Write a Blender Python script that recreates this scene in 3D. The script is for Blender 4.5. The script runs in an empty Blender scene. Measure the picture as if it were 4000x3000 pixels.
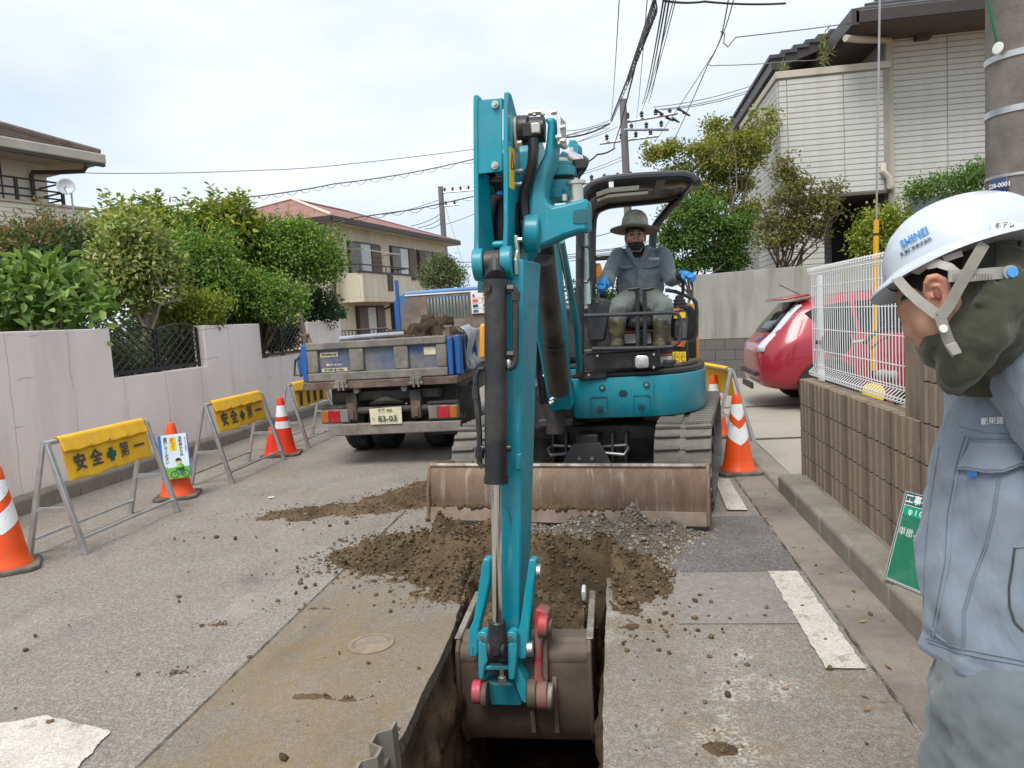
import bpy, bmesh, math, random
import numpy as np
from mathutils import Vector, Matrix
random.seed(7)
R=math.radians
scn=bpy.context.scene
# ---------------------------------------------------------------- camera
CAM_H=1.48
CR=(0.9879,0.1401,-0.0600)
yaw,pitch,roll=R(8.068),R(-5.080),R(-3.438)
def cam_axes():
    f=Vector((-math.sin(yaw)*math.cos(pitch),math.cos(yaw)*math.cos(pitch),math.sin(pitch)))
    r=Vector((math.cos(yaw),math.sin(yaw),0)); u=r.cross(f)
    c,s=math.cos(roll),math.sin(roll)
    return c*r+s*u,-s*r+c*u,f
cr,cu,cf=cam_axes()
camd=bpy.data.cameras.new('camera'); camd.sensor_width=36; camd.lens=36*2889/4000
camd.clip_start=.05; camd.clip_end=2000
cam=bpy.data.objects.new('camera',camd); scn.collection.objects.link(cam); scn.camera=cam
cam.matrix_world=Matrix(((cr.x,cu.x,-cf.x,0),(cr.y,cu.y,-cf.y,0),(cr.z,cu.z,-cf.z,CAM_H),(0,0,0,1)))
def ray(px,py):
    k=4000/2212
    return cf+cr*((px*k-2000)/2889)+cu*(-(py*k-1500)/2889)
def at(px,py,Y):      # point at street distance Y seen at photo position (px,py) on a 2212 px wide print
    d=ray(px,py); return Vector((0,0,CAM_H))+d*(Y/d.y)
def atx(px,py,X):
    d=ray(px,py); return Vector((0,0,CAM_H))+d*(X/d.x)
def gr(px,py,z=0.):
    d=ray(px,py); return Vector((0,0,CAM_H))+d*((z-CAM_H)/d.z)
# ---------------------------------------------------------------- sky, sun, exposure
w=bpy.data.worlds.new('World'); scn.world=w; w.use_nodes=True
nt=w.node_tree; nt.nodes.clear()
def nd(t,k,**a):
    n=t.nodes.new(k)
    for x,y in a.items(): setattr(n,x,y)
    return n
sun_el,sun_rot=R(58),R(200)
sky=nd(nt,'ShaderNodeTexSky',sky_type='NISHITA',sun_disc=False,sun_elevation=sun_el,sun_rotation=sun_rot)
tc=nd(nt,'ShaderNodeTexCoord'); mp=nd(nt,'ShaderNodeMapping'); mp.inputs['Scale'].default_value=(1,1,2.6); mp.inputs['Location'].default_value=(.35,.1,.2)
nz=nd(nt,'ShaderNodeTexNoise'); nz.inputs['Scale'].default_value=2.3; nz.inputs['Detail'].default_value=5; nz.inputs['Roughness'].default_value=.5
rp=nd(nt,'ShaderNodeValToRGB'); rp.color_ramp.elements[0].position=.34; rp.color_ramp.elements[1].position=.74
rp.color_ramp.elements[0].color=(5.3,6.8,8.9,1); rp.color_ramp.elements[1].color=(9.5,9.9,10.3,1)
mx=nd(nt,'ShaderNodeMixRGB'); mx.inputs[0].default_value=.86
bg=nd(nt,'ShaderNodeBackground'); bg.inputs['Strength'].default_value=.088
wo=nd(nt,'ShaderNodeOutputWorld')
L=nt.links.new
L(tc.outputs['Generated'],mp.inputs[0]); L(mp.outputs[0],nz.inputs['Vector']); 
sz=nd(nt,'ShaderNodeSeparateXYZ'); L(tc.outputs['Generated'],sz.inputs[0])
zz=nd(nt,'ShaderNodeMath',operation='MULTIPLY_ADD'); zz.inputs[1].default_value=.42; L(sz.outputs[2],zz.inputs[0]); L(nz.outputs[0],zz.inputs[2]); L(zz.outputs[0],rp.inputs[0])
L(sky.outputs[0],mx.inputs[1]); L(rp.outputs[0],mx.inputs[2]); L(mx.outputs[0],bg.inputs[0]); L(bg.outputs[0],wo.inputs[0])
sd=bpy.data.lights.new('sun','SUN'); sd.energy=2.3; sd.angle=R(28); sd.color=(1,.96,.9)
so=bpy.data.objects.new('sun',sd); scn.collection.objects.link(so)
# sun above and a little behind the camera
sdir=Vector((math.sin(sun_rot)*math.cos(sun_el),math.cos(sun_rot)*math.cos(sun_el),math.sin(sun_el)))
so.rotation_euler=sdir.to_track_quat('Z','Y').to_euler(); so.location=(0,-10,30)
scn.view_settings.view_transform='Standard'; scn.view_settings.look='None'
scn.view_settings.exposure=.42; scn.view_settings.gamma=1
scn.render.engine='CYCLES'
try:
    scn.cycles.use_denoising=True; scn.cycles.max_bounces=6
except Exception: pass
# ---------------------------------------------------------------- mesh helpers
def V(*a): return Vector(a)
class MB:
    def __init__(s): s.v=[]; s.f=[]
    def add(s,vs,fs,M=None):
        o=len(s.v)
        for p in vs:
            p=Vector(p); s.v.append(M@p if M is not None else p)
        for f in fs: s.f.append([i+o for i in f])
        return s
    def box(s,c,d,M=None,rz=0,rx=0,ry=0):
        x,y,z=[k/2 for k in d]; c=Vector(c)
        q=Matrix.Rotation(rz,3,'Z')@Matrix.Rotation(ry,3,'Y')@Matrix.Rotation(rx,3,'X')
        vs=[c+q@Vector((i*x,j*y,k*z)) for k in(-1,1) for j in(-1,1) for i in(-1,1)]
        return s.add(vs,[(0,2,3,1),(4,5,7,6),(0,1,5,4),(2,6,7,3),(0,4,6,2),(1,3,7,5)],M)
    def bx(s,x0,x1,y0,y1,z0,z1,M=None): return s.box(((x0+x1)/2,(y0+y1)/2,(z0+z1)/2),(abs(x1-x0),abs(y1-y0),abs(z1-z0)),M)
    def tube(s,pts,r,n=8,cap=True,closed=False,flat=1,M=None):
        P=[Vector(p) for p in pts]; N=len(P); rs=r if isinstance(r,(list,tuple)) else [r]*N
        T=[]
        for i in range(N):
            a=P[(i-1)%N] if (closed or i>0) else P[i]; b=P[(i+1)%N] if (closed or i<N-1) else P[i]
            T.append((b-a).normalized())
        ref=Vector((0,0,1)) if abs(T[0].z)<.9 else Vector((0,1,0))
        u=T[0].cross(ref).normalized(); vs=[]
        for i in range(N):
            u=(u-T[i]*u.dot(T[i])); u=u.normalized() if u.length>1e-6 else T[i].orthogonal().normalized()
            w_=T[i].cross(u)
            for k in range(n):
                a=2*math.pi*k/n; vs.append(P[i]+(u*math.cos(a)+w_*math.sin(a)*flat)*rs[i])
        fs=[]
        for i in range(N if closed else N-1):
            j=(i+1)%N
            for k in range(n): fs.append((i*n+k,i*n+(k+1)%n,j*n+(k+1)%n,j*n+k))
        if cap and not closed: fs+= [tuple(range(n))[::-1],tuple(range((N-1)*n,N*n))]
        return s.add(vs,fs,M)
    def cyl(s,a,b,r,r2=None,n=16,M=None): return s.tube([a,b],[r,r if r2 is None else r2],n,M=M)
    def lathe(s,prof,n=20,c=(0,0,0),M=None,sx=1,sy=1):
        c=Vector(c); vs=[];fs=[]
        for r,z in prof:
            for k in range(n):
                a=2*math.pi*k/n; vs.append(c+Vector((r*math.cos(a)*sx,r*math.sin(a)*sy,z)))
        for i in range(len(prof)-1):
            for k in range(n): fs.append((i*n+k,i*n+(k+1)%n,(i+1)*n+(k+1)%n,(i+1)*n+k))
        fs.append(tuple(range(n))[::-1]); m=len(prof)-1; fs.append(tuple(range(m*n,m*n+n)))
        return s.add(vs,fs,M)
    def prism(s,poly,d,M=None):     # poly: 3D points, d: extrude vector
        P=[Vector(p) for p in poly]; d=Vector(d); n=len(P)
        return s.add(P+[p+d for p in P],[tuple(range(n))[::-1],tuple(range(n,2*n))]+[(i,(i+1)%n,n+(i+1)%n,n+i) for i in range(n)],M)
    def yz(s,poly,x0,x1,M=None): return s.prism([(x0,a,b) for a,b in poly],(x1-x0,0,0),M)
    def xz(s,poly,y0,y1,M=None): return s.prism([(a,y0,b) for a,b in poly],(0,y1-y0,0),M)
    def xy(s,poly,z0,z1,M=None): return s.prism([(a,b,z0) for a,b in poly],(0,0,z1-z0),M)
    def loft(s,rings,cap=True,M=None):
        n=len(rings[0]); vs=[p for r_ in rings for p in r_]; fs=[]
        for i in range(len(rings)-1):
            for k in range(n): fs.append((i*n+k,i*n+(k+1)%n,(i+1)*n+(k+1)%n,(i+1)*n+k))
        if cap: fs+=[tuple(range(n))[::-1],tuple(range((len(rings)-1)*n,len(rings)*n))]
        return s.add(vs,fs,M)
    def sph(s,c,r,n=14,m=10,M=None,q=None):
        c=Vector(c); r=r if isinstance(r,(tuple,list)) else (r,r,r); rings=[]
        for i in range(m+1):
            t=math.pi*min(max(i/m,.02),.98); rg=[]
            for k in range(n):
                a=2*math.pi*k/n; p=Vector((r[0]*math.sin(t)*math.cos(a),r[1]*math.sin(t)*math.sin(a),-r[2]*math.cos(t)))
                rg.append(c+(q@p if q is not None else p))
            rings.append(rg)
        return s.loft(rings,True,M)
    def quad(s,a,b,c,d): return s.add([a,b,c,d],[(0,1,2,3)])
    def grid(s,fn,nu,nv):
        vs=[fn(i/nu,j/nv) for j in range(nv+1) for i in range(nu+1)]
        return s.add(vs,[(j*(nu+1)+i,j*(nu+1)+i+1,(j+1)*(nu+1)+i+1,(j+1)*(nu+1)+i) for j in range(nv) for i in range(nu)])
    def mesh(s,name,root=None,ang=35):
        vs=s.v
        if root is not None:
            mi=root.matrix_basis.inverted(); vs=[mi@p for p in vs]
        me=bpy.data.meshes.new(name); me.from_pydata([tuple(p) for p in vs],[],s.f); 
        bm=bmesh.new(); bm.from_mesh(me); bmesh.ops.recalc_face_normals(bm,faces=bm.faces); bm.to_mesh(me); bm.free()
        me.shade_smooth(); me.set_sharp_from_angle(angle=R(ang)); return me
    def build(s,name,mat,parent=None,root=None,bev=0,ang=35,remesh=0,sm=0,disp=None,kind=None,sub=0,thick=0):
        """parent: the part's owner; root: the top-level thing (vertices are in world coordinates and get its inverse)"""
        if root is None and parent is not None:
            root=parent
            while root.parent is not None: root=root.parent
        me=s.mesh(name,root if root is not None and not root.get('_local') else None,ang)
        o=bpy.data.objects.new(name,me); scn.collection.objects.link(o); me.materials.append(MAT(mat))
        if parent is not None: o.parent=parent
        if thick:
            m=o.modifiers.new('thickness','SOLIDIFY'); m.thickness=thick; m.offset=0
        if remesh:
            m=o.modifiers.new('skin','REMESH'); m.mode='VOXEL'; m.voxel_size=remesh; m.use_smooth_shade=True
        if sm:
            m=o.modifiers.new('soft','SMOOTH'); m.iterations=sm; m.factor=.5
        if sub:
            m=o.modifiers.new('fine','SUBSURF'); m.levels=sub; m.render_levels=sub
        if disp:
            for i,(sc,st,*k) in enumerate(disp):
                t=bpy.data.textures.new('relief','CLOUDS'); t.noise_scale=sc; t.noise_depth=3
                m=o.modifiers.new('relief','DISPLACE'); m.texture=t; m.strength=st; m.mid_level=.5; m.texture_coords='LOCAL'
                if k: m.direction=k[0]
        if bev:
            m=o.modifiers.new('edge','BEVEL'); m.width=bev; m.segments=2; m.limit_method='ANGLE'; m.angle_limit=R(40); m.use_clamp_overlap=True
        if kind: o['kind']=kind
        return o
def thing(name,label,cat,loc=(0,0,0),rz=0,group=None,local=False):
    o=bpy.data.objects.new(name,None); scn.collection.objects.link(o); o.empty_display_size=.1
    o.location=loc; o.rotation_euler=(0,0,rz); o['label']=label; o['category']=cat
    o.matrix_basis=Matrix.Translation(Vector(loc))@Matrix.Rotation(rz,4,'Z')
    if group: o['group']=group
    if local: o['_local']=1
    return o
def tag(o,label,cat,group=None):
    o['label']=label; o['category']=cat
    if group: o['group']=group
    return o
def struct(o,label=None): 
    o['kind']='structure'
    if label: o['label']=label
    return o
def dupe(root,loc,rz,label,scale=None):
    def cp(o,par):
        c=o.copy(); scn.collection.objects.link(c); c.parent=par
        for ch in list(o.children): cp(ch,c)
        return c
    c=cp(root,None); c.matrix_basis=Matrix.Translation(Vector(loc))@Matrix.Rotation(rz,4,'Z'); c['label']=label
    return c
def link(name,me,parent=None,M=None):
    o=bpy.data.objects.new(name,me); scn.collection.objects.link(o); o.parent=parent
    if M is not None: o.matrix_basis=M
    return o
def lettering(body,size,bold=0,spacing=1,align='CENTER',shear=0):
    c=bpy.data.curves.new('lettering','FONT'); c.body=body; c.size=size; c.align_x=align; c.align_y='CENTER'; c.offset=bold; c.space_character=spacing; c.shear=shear; c.resolution_u=2
    o=bpy.data.objects.new('lettering',c); scn.collection.objects.link(o); bpy.context.view_layer.update()
    me=bpy.data.meshes.new_from_object(o.evaluated_get(bpy.context.evaluated_depsgraph_get()))
    bpy.data.objects.remove(o); bpy.data.curves.remove(c); return me
def text(name,body,size,mat,parent,o,u,v,fn=None,**k):
    """flat print at point o with axes u (reading direction) and v (up), world coordinates; fn bends each vertex"""
    me=lettering(body,size,**k); root=parent
    while root.parent is not None: root=root.parent
    mi=Matrix() if root.get('_local') else root.matrix_basis.inverted()
    u=Vector(u).normalized() if fn is None else u; v=Vector(v).normalized() if fn is None else v
    for p in me.vertices:
        q=fn(p.co.x,p.co.y) if fn else Vector(o)+u*p.co.x+v*p.co.y
        p.co=mi@q
    ob=bpy.data.objects.new(name,me); scn.collection.objects.link(ob); ob.parent=parent; me.materials.clear(); me.materials.append(MAT(mat)); return ob
# ---------------------------------------------------------------- materials
_M={}; _DEF={}
def MAT(n):
    if n not in _M: _M[n]=_DEF[n](n)
    return _M[n]
class NT:
    def __init__(s,name):
        s.m=bpy.data.materials.new(name); s.m.use_nodes=True; s.t=s.m.node_tree; s.b=s.t.nodes['Principled BSDF']; s.o=s.t.nodes['Material Output']
        s.tc=s.t.nodes.new('ShaderNodeTexCoord').outputs['Object']
    def n(s,k,**a): return nd(s.t,k,**a)
    def l(s,a,b): s.t.links.new(a,b)
    def map(s,scale,rot=(0,0,0),loc=(0,0,0)):
        m=s.n('ShaderNodeMapping'); s.l(s.tc,m.inputs[0]); m.inputs['Scale'].default_value=scale if isinstance(scale,tuple) else (scale,)*3; m.inputs['Rotation'].default_value=rot; m.inputs['Location'].default_value=loc; return m.outputs[0]
    def noise(s,scale,detail=4,rough=.55,vec=None,dist=0):
        n=s.n('ShaderNodeTexNoise'); n.inputs['Scale'].default_value=scale; n.inputs['Detail'].default_value=detail; n.inputs['Roughness'].default_value=rough; n.inputs['Distortion'].default_value=dist
        s.l(vec if vec is not None else s.tc,n.inputs['Vector']); return n.outputs[0]
    def vor(s,scale,vec=None,out='Distance',feature='F1',rnd=1):
        n=s.n('ShaderNodeTexVoronoi',feature=feature); n.inputs['Scale'].default_value=scale; n.inputs['Randomness'].default_value=rnd
        s.l(vec if vec is not None else s.tc,n.inputs['Vector']); return n.outputs[out]
    def ramp(s,f,stops):
        r=s.n('ShaderNodeValToRGB'); e=r.color_ramp.elements
        while len(e)<len(stops): e.new(.5)
        for i,(p,c) in enumerate(stops):
            e[i].position=p; e[i].color=(c,c,c,1) if isinstance(c,(int,float)) else (*c,1)
        s.l(f,r.inputs[0]); return r.outputs[0]
    def mix(s,fac,a,b,mode='MIX'):
        m=s.n('ShaderNodeMixRGB',blend_type=mode)
        for i,x in ((0,fac),(1,a),(2,b)):
            if isinstance(x,(int,float)): m.inputs[i].default_value=x if i==0 else (x,x,x,1)
            elif isinstance(x,tuple): m.inputs[i].default_value=(*x,1)
            else: s.l(x,m.inputs[i])
        return m.outputs[0]
    def math(s,op,a,b=0,clamp=False):
        m=s.n('ShaderNodeMath',operation=op,use_clamp=clamp)
        for i,x in ((0,a),(1,b)):
            if isinstance(x,(int,float)): m.inputs[i].default_value=x
            else: s.l(x,m.inputs[i])
        return m.outputs[0]
    def bump(s,h,strength=.4,dist=.01):
        b=s.n('ShaderNodeBump'); b.inputs['Strength'].default_value=strength; b.inputs['Distance'].default_value=dist; s.l(h,b.inputs['Height']); s.l(b.outputs[0],s.b.inputs['Normal']); return b
    def col(s,c):
        if isinstance(c,tuple): s.b.inputs['Base Color'].default_value=(*c,1)
        else: s.l(c,s.b.inputs['Base Color'])
    def set(s,**k):
        for a,v in k.items():
            i=s.b.inputs[{'rough':'Roughness','metal':'Metallic','spec':'Specular IOR Level','coat':'Coat Weight','sheen':'Sheen Weight','trans':'Transmission Weight','alpha':'Alpha','sss':'Subsurface Weight'}[a]]
            if isinstance(v,(int,float)): i.default_value=v
            else: s.l(v,i)
def P(name,col,rough=.6,metal=0,var=.12,vs=3.,dirt=None,da=.5,ds=2.,dw=.12,bump=0,bs=80,spec=.5,coat=0,fine=0,streak=None):
    """paint-like surface: base colour, slow tone variation, patches of dirt with soft edges, fine relief"""
    def mk(n):
        t=NT(n); c=tuple(col)
        k=t.noise(vs,5); lo=tuple(x*(1-var) for x in c); hi=tuple(min(1,x*(1+var)) for x in c)
        o=t.ramp(k,[(.3,lo),(.7,hi)])
        if fine:
            o=t.mix(fine,o,t.ramp(t.noise(bs*2,2),[(.3,.25),(.7,.75)]),'OVERLAY')
        rr=rough
        if dirt:
            d=t.noise(ds,8,.65); msk=t.ramp(d,[(.5-dw+.5*(0.5-da),0),(.5+dw+.5*(0.5-da),1)])
            if streak:
                d2=t.noise(ds*3,6,.6,t.map((1,1,.12))); msk=t.mix(1,msk,t.ramp(d2,[(.42,0),(.66,1)]),'LIGHTEN' if streak>0 else 'MULTIPLY')
            o=t.mix(msk,o,tuple(dirt)); rr=t.ramp(msk,[(0,rough),(1,min(1,max(rough,.75)))])
        t.col(o); t.set(rough=rr,metal=metal,spec=spec,coat=coat)
        if bump: t.bump(t.noise(bs,4),bump,.004)
        return t.m
    _DEF[name]=mk
TEAL=(.0,.265,.345)
P('teal_paint',TEAL,.36,var=.12,vs=4,dirt=(.05,.06,.055),da=.10,ds=13,dw=.05,streak=0,coat=.2,bump=.06,bs=30,spec=.5)
P('teal_dark',(.001,.13,.165),.5,var=.15,dirt=(.05,.05,.045),da=.35,ds=6)
P('black_metal',(.017,.018,.021),.38,var=.25,dirt=(.11,.095,.075),da=.24,ds=4,dw=.2,bump=.05)
P('black_paint',(.02,.021,.024),.3,var=.2,dirt=(.06,.06,.06),da=.12,ds=9,coat=.2)
P('black_rubber',(.02,.02,.021),.75,var=.3,dirt=(.12,.1,.08),da=.3,ds=6,bump=.15,bs=120)
P('track_rubber',(.10,.095,.088),.85,var=.35,vs=6,dirt=(.21,.19,.165),da=.6,ds=5,dw=.2,bump=.3,bs=60)
P('hose',(.018,.018,.02),.55,bump=.15,bs=200)
P('chrome',(.8,.8,.8),.12,1,var=.03)
P('zinc',(.56,.57,.57),.42,1,var=.14,vs=9,dirt=(.3,.28,.25),da=.18,ds=10)
P('bolt',(.62,.6,.52),.35,.9,var=.1)
P('galvanised',(.52,.53,.54),.4,.75,var=.18,vs=14,dirt=(.36,.33,.29),da=.2,ds=7,bump=.05)
P('yellow_paint',(.8,.40,.02),.4,var=.1,dirt=(.25,.18,.1),da=.2,ds=6)
P('orange_cover',(.75,.33,.02),.35,var=.08)
P('red_paint',(.36,.03,.035),.5,var=.3,vs=8,dirt=(.17,.12,.095),da=.5,ds=9,dw=.1)
P('pink_paint',(.50,.05,.09),.45,var=.2,dirt=(.2,.13,.1),da=.3,ds=12)
P('bucket_steel',(.17,.128,.098),.62,.25,var=.3,vs=6,dirt=(.10,.075,.052),da=.45,ds=4,dw=.2,bump=.2,bs=40)
P('bucket_bright',(.42,.38,.33),.45,.5,var=.3,vs=12,dirt=(.17,.13,.1),da=.4,ds=10)
P('sticker_yellow',(.85,.60,.02),.45,var=.04,dirt=(.35,.28,.12),da=.08,ds=20)
P('sticker_white',(.72,.70,.66),.5,var=.05,dirt=(.4,.36,.3),da=.2,ds=16)
P('sticker_red',(.68,.12,.04),.5)
P('print_black',(.02,.02,.02),.6)
P('print_dark',(.055,.06,.06),.6)
P('print_green',(.012,.085,.06),.6)
P('print_blue',(.02,.15,.48),.5)
P('print_navy',(.02,.035,.11),.5)
P('print_white',(.8,.8,.79),.6)
P('print_red',(.6,.05,.03),.5)
P('print_grey',(.2,.2,.2),.6)
P('lamp_red',(.40,.008,.022),.18,dirt=(.18,.08,.07),da=.22,ds=12,coat=.6)
P('lamp_amber',(.42,.12,.012),.2,dirt=(.2,.12,.07),da=.25,ds=12,coat=.5)
P('beacon',(.8,.25,.01),.15,coat=.6)
P('lamp_clear',(.6,.61,.6),.12,.3,var=.15,vs=60,coat=.8,bump=.3,bs=120)
P('blue_truck',(.032,.08,.205),.55,var=.25,dirt=(.2,.185,.165),da=.52,ds=3.5,dw=.13,bump=.05)
P('blue_clean',(.016,.11,.36),.4,var=.12,dirt=(.16,.11,.08),da=.2,ds=7,dw=.08)
P('dust_steel',(.225,.208,.18),.8,var=.2,vs=5,dirt=(.13,.115,.1),da=.4,ds=6,bump=.1)
P('rust_steel',(.16,.115,.09),.8,var=.35,vs=7,dirt=(.09,.055,.04),da=.45,ds=6,bump=.15)
P('chassis',(.03,.028,.027),.7,var=.3,dirt=(.10,.09,.078),da=.4,ds=5,dw=.2)
P('tyre',(.022,.022,.023),.85,var=.2,dirt=(.1,.09,.08),da=.25,ds=6,bump=.2)
P('plate_cream',(.68,.62,.43),.5,var=.08,dirt=(.35,.3,.2),da=.25,ds=9)
P('tarp_blue',(.10,.25,.55),.5,dirt=(.3,.3,.3),da=.3,ds=5)
P('tarp_grey',(.35,.38,.42),.6,dirt=(.2,.19,.17),da=.35,ds=5)
P('cone_orange',(.80,.085,.008),.45,var=.05,dirt=(.5,.16,.07),da=.14,ds=14)
P('cone_red',(.80,.045,.012),.45,var=.05)
P('reflective',(.80,.82,.82),.35,var=.05,vs=20,dirt=(.25,.24,.22),da=.17,ds=22,dw=.05)
P('cone_base',(.085,.075,.065),.85,var=.25,dirt=(.17,.145,.115),da=.5,ds=9,bump=.15)
P('banner_yellow',(.84,.50,.018),.6,var=.1,vs=5,dirt=(.72,.33,.012),da=.3,ds=9,dw=.2)
P('board_white',(.66,.78,.86),.4)
P('board_green',(.012,.16,.085),.55,var=.12,vs=4,dirt=(.09,.22,.17),da=.2,ds=9)
P('board_dark',(.018,.10,.075),.55,var=.15,vs=4,dirt=(.06,.17,.13),da=.25,ds=7)
P('aluminium',(.7,.71,.71),.35,.8,var=.05)
P('grass_green',(.16,.42,.05),.6)
P('skin_print',(.75,.47,.33),.6)
P('white_wire',(.78,.80,.80),.4,var=.03)
P('concrete_pole',(.15,.13,.115),.9,var=.22,vs=3,dirt=(.27,.245,.22),da=.3,ds=4,dw=.2,bump=.5,bs=70,fine=.35)
P('kerb_concrete',(.285,.258,.218),.95,var=.16,vs=2.5,dirt=(.15,.13,.1),da=.38,ds=3,dw=.2,bump=.6,bs=90,fine=.6)
P('driveway',(.40,.36,.30),.95,var=.12,vs=1.2,dirt=(.26,.235,.19),da=.4,ds=1.2,dw=.25,bump=.3,bs=70,fine=.3)
P('gutter',(.245,.208,.175),.95,var=.16,vs=2.5,dirt=(.125,.1,.085),da=.40,ds=1.6,dw=.12,bump=.5,bs=100,fine=.55)
P('grey_render',(.37,.365,.335),.9,var=.07,vs=1.2,dirt=(.24,.235,.2),da=.22,ds=1.4,dw=.25,streak=1,bump=.1)
P('grey_block',(.165,.16,.15),.95,var=.2,vs=2.2,dirt=(.085,.083,.076),da=.4,ds=2.2,dw=.2,bump=.3,bs=60)
P('brown_block',(.325,.25,.18),.95,var=.16,vs=3,dirt=(.13,.095,.07),da=.36,ds=3,dw=.22,streak=1,bump=.5,bs=90,fine=.4)
P('mortar',(.13,.12,.11),.95)
P('iron',(.018,.018,.02),.5,var=.2)
P('white_siding',(.66,.66,.625),.7,var=.05,vs=1.5,dirt=(.48,.48,.44),da=.2,ds=1.2,dw=.25,bump=.5,bs=26)
P('siding_joint',(.32,.315,.29),.9)
P('cream_trim',(.52,.48,.39),.5,var=.05)
P('brown_fascia',(.043,.035,.031),.45,var=.15)
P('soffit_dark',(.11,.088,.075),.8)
P('roof_dark',(.055,.055,.06),.5,var=.3,vs=4)
P('dark_opening',(.02,.02,.022),.5)
P('house_beige',(.74,.665,.52),.9,var=.05,vs=.6,dirt=(.6,.535,.41),da=.2,ds=.8,dw=.25,streak=1)
P('soffit_beige',(.6,.54,.43),.9)
P('shutter_brown',(.15,.105,.088),.6,var=.08)
P('trim_brown',(.05,.038,.034),.5)
P('curtain',(.62,.66,.66),.8,var=.1,vs=4)
P('screen_grey',(.22,.215,.20),.7)
P('house_cream',(.72,.67,.56),.9,var=.05,vs=.8)
P('soffit_tan',(.46,.385,.3),.9,var=.06)
P('roof_brown',(.105,.078,.066),.85,var=.3,vs=5)
P('gutter_cream',(.5,.46,.38),.5)
P('dish',(.5,.53,.56),.4,var=.04)
P('awning_green',(.01,.14,.07),.4,var=.2)
P('cable',(.03,.03,.033),.6)
P('cable_light',(.16,.17,.19),.6)
P('pole_far',(.17,.165,.16),.9,var=.1)
P('insulator',(.05,.05,.055),.4)
P('bark',(.13,.095,.068),.95,var=.3,vs=10,bump=.5,bs=40)
P('bark_pale',(.27,.23,.18),.95,var=.25,vs=10,bump=.4,bs=40)
P('glove_blue',(.03,.25,.62),.6,var=.15,vs=20)
P('glove_black',(.025,.025,.028),.7)
P('boot',(.055,.047,.03),.5,var=.5,vs=14,dirt=(.15,.13,.06),da=.35,ds=16)
P('hair',(.012,.011,.011),.6)
P('hat_straw',(.58,.57,.50),.6,var=.15,vs=12,dirt=(.27,.23,.17),da=.3,ds=10)
P('mask_black',(.016,.016,.018),.85)
P('seat_black',(.022,.022,.025),.6)
P('strap',(.30,.285,.25),.75,var=.1,vs=60,bump=.5,bs=600)
P('plastic_grey',(.34,.325,.30),.45,var=.05)
P('plastic_blue',(.06,.33,.85),.3)
P('cloth_dark',(.05,.05,.055),.9)
P('plastic_white',(.75,.78,.70),.35)
P('car_plastic',(.022,.022,.024),.5)
P('cast_iron',(.20,.18,.16),.75,.2,var=.25,vs=20,dirt=(.33,.245,.16),da=.5,ds=9,dw=.2,bump=.5,bs=60)
P('sheet_steel',(.30,.29,.26),.6,.4,var=.2,vs=8,dirt=(.22,.17,.11),da=.45,ds=6)
P('white_pvc',(.75,.75,.73),.4,var=.06,dirt=(.36,.28,.2),da=.3,ds=12,dw=.05)
P('paper',(.75,.75,.73),.8)
def d_(name):
    def deco(f): _DEF[name]=f; return f
    return deco
def asphalt(n,stone=(.35,.318,.285),gap=(.16,.145,.13),scale=150,mud=.4,mudc=(.31,.235,.145),tint=None,white=0):
    t=NT(n)
    big=t.noise(.9,6,.6); cell=t.vor(scale,out='Color'); g=t.n('ShaderNodeSeparateColor'); t.l(cell,g.inputs[0])
    dist=t.vor(scale)
    v=t.math('ADD',t.math('MULTIPLY',g.outputs[0],.75),t.math('MULTIPLY',t.noise(scale*2.3,2),.3))
    c=t.ramp(v,[(.12,gap),(.5,tuple((a+b)/2 for a,b in zip(stone,gap))),(.85,stone),(.97,tuple(min(1,x*1.55) for x in stone))])
    c=t.mix(t.ramp(dist,[(.35,0),(.75,.6)]),c,gap)
    c=t.mix(.75,c,t.ramp(big,[(.3,(.40,.39,.38)),(.7,(.62,.61,.60))]),'OVERLAY')
    pale=t.noise(34,5,.6); c=t.mix(t.ramp(pale,[(.5,0),(.72,.45)]),c,tuple(min(1,x*1.25) for x in stone))
    m=t.noise(1.15,9,.68); m2=t.noise(11,6,.6)
    mk=t.mix(1,t.ramp(m,[(.5+.25*(.5-mud),0),(.68+.25*(.5-mud),.85)]),t.ramp(m2,[(.3,.25),(.6,1)]),'MULTIPLY')
    c=t.mix(mk,c,t.mix(t.noise(40,3),mudc,tuple(x*.6 for x in mudc)))
    if white:
        wn=t.noise(2.2,8,.7,t.map(1,loc=(3,5,0))); c=t.mix(t.mix(1,t.ramp(wn,[(.53,0),(.66,white)]),t.ramp(t.noise(70,3),[(.45,0),(.6,1)]),'MULTIPLY'),c,(.62,.61,.57))
    dk=t.noise(1.7,7,.6,t.map(1,loc=(9,2,0))); c=t.mix(t.ramp(dk,[(.6,0),(.75,.45)]),c,tuple(x*.45 for x in gap))
    sp=t.noise(3.4,6,.62,t.map((1,.28,1),loc=(5,1,0))); c=t.mix(t.ramp(sp,[(.55,0),(.75,.4)]),c,tuple(x*.75 for x in gap))
    lt=t.noise(2.1,7,.66,t.map(1,loc=(1,8,0))); c=t.mix(t.ramp(lt,[(.56,0),(.74,.35)]),c,tuple(min(1,x*1.2) for x in stone))
    t.col(c); t.set(rough=.92,spec=.25)
    h=t.mix(.5,t.ramp(dist,[(0,1),(.7,0)]),t.noise(scale*1.5,3)); t.bump(h,.55,.006); return t.m
_DEF['asphalt']=lambda n:asphalt(n,mud=.44,mudc=(.30,.225,.15))
_DEF['asphalt_patch']=lambda n:asphalt(n,(.275,.245,.21),(.15,.132,.112),190,mud=.85,mudc=(.29,.205,.115))
_DEF['asphalt_right']=lambda n:asphalt(n,(.33,.30,.265),(.165,.148,.13),160,mud=.66,mudc=(.26,.185,.105),white=.8)
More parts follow.
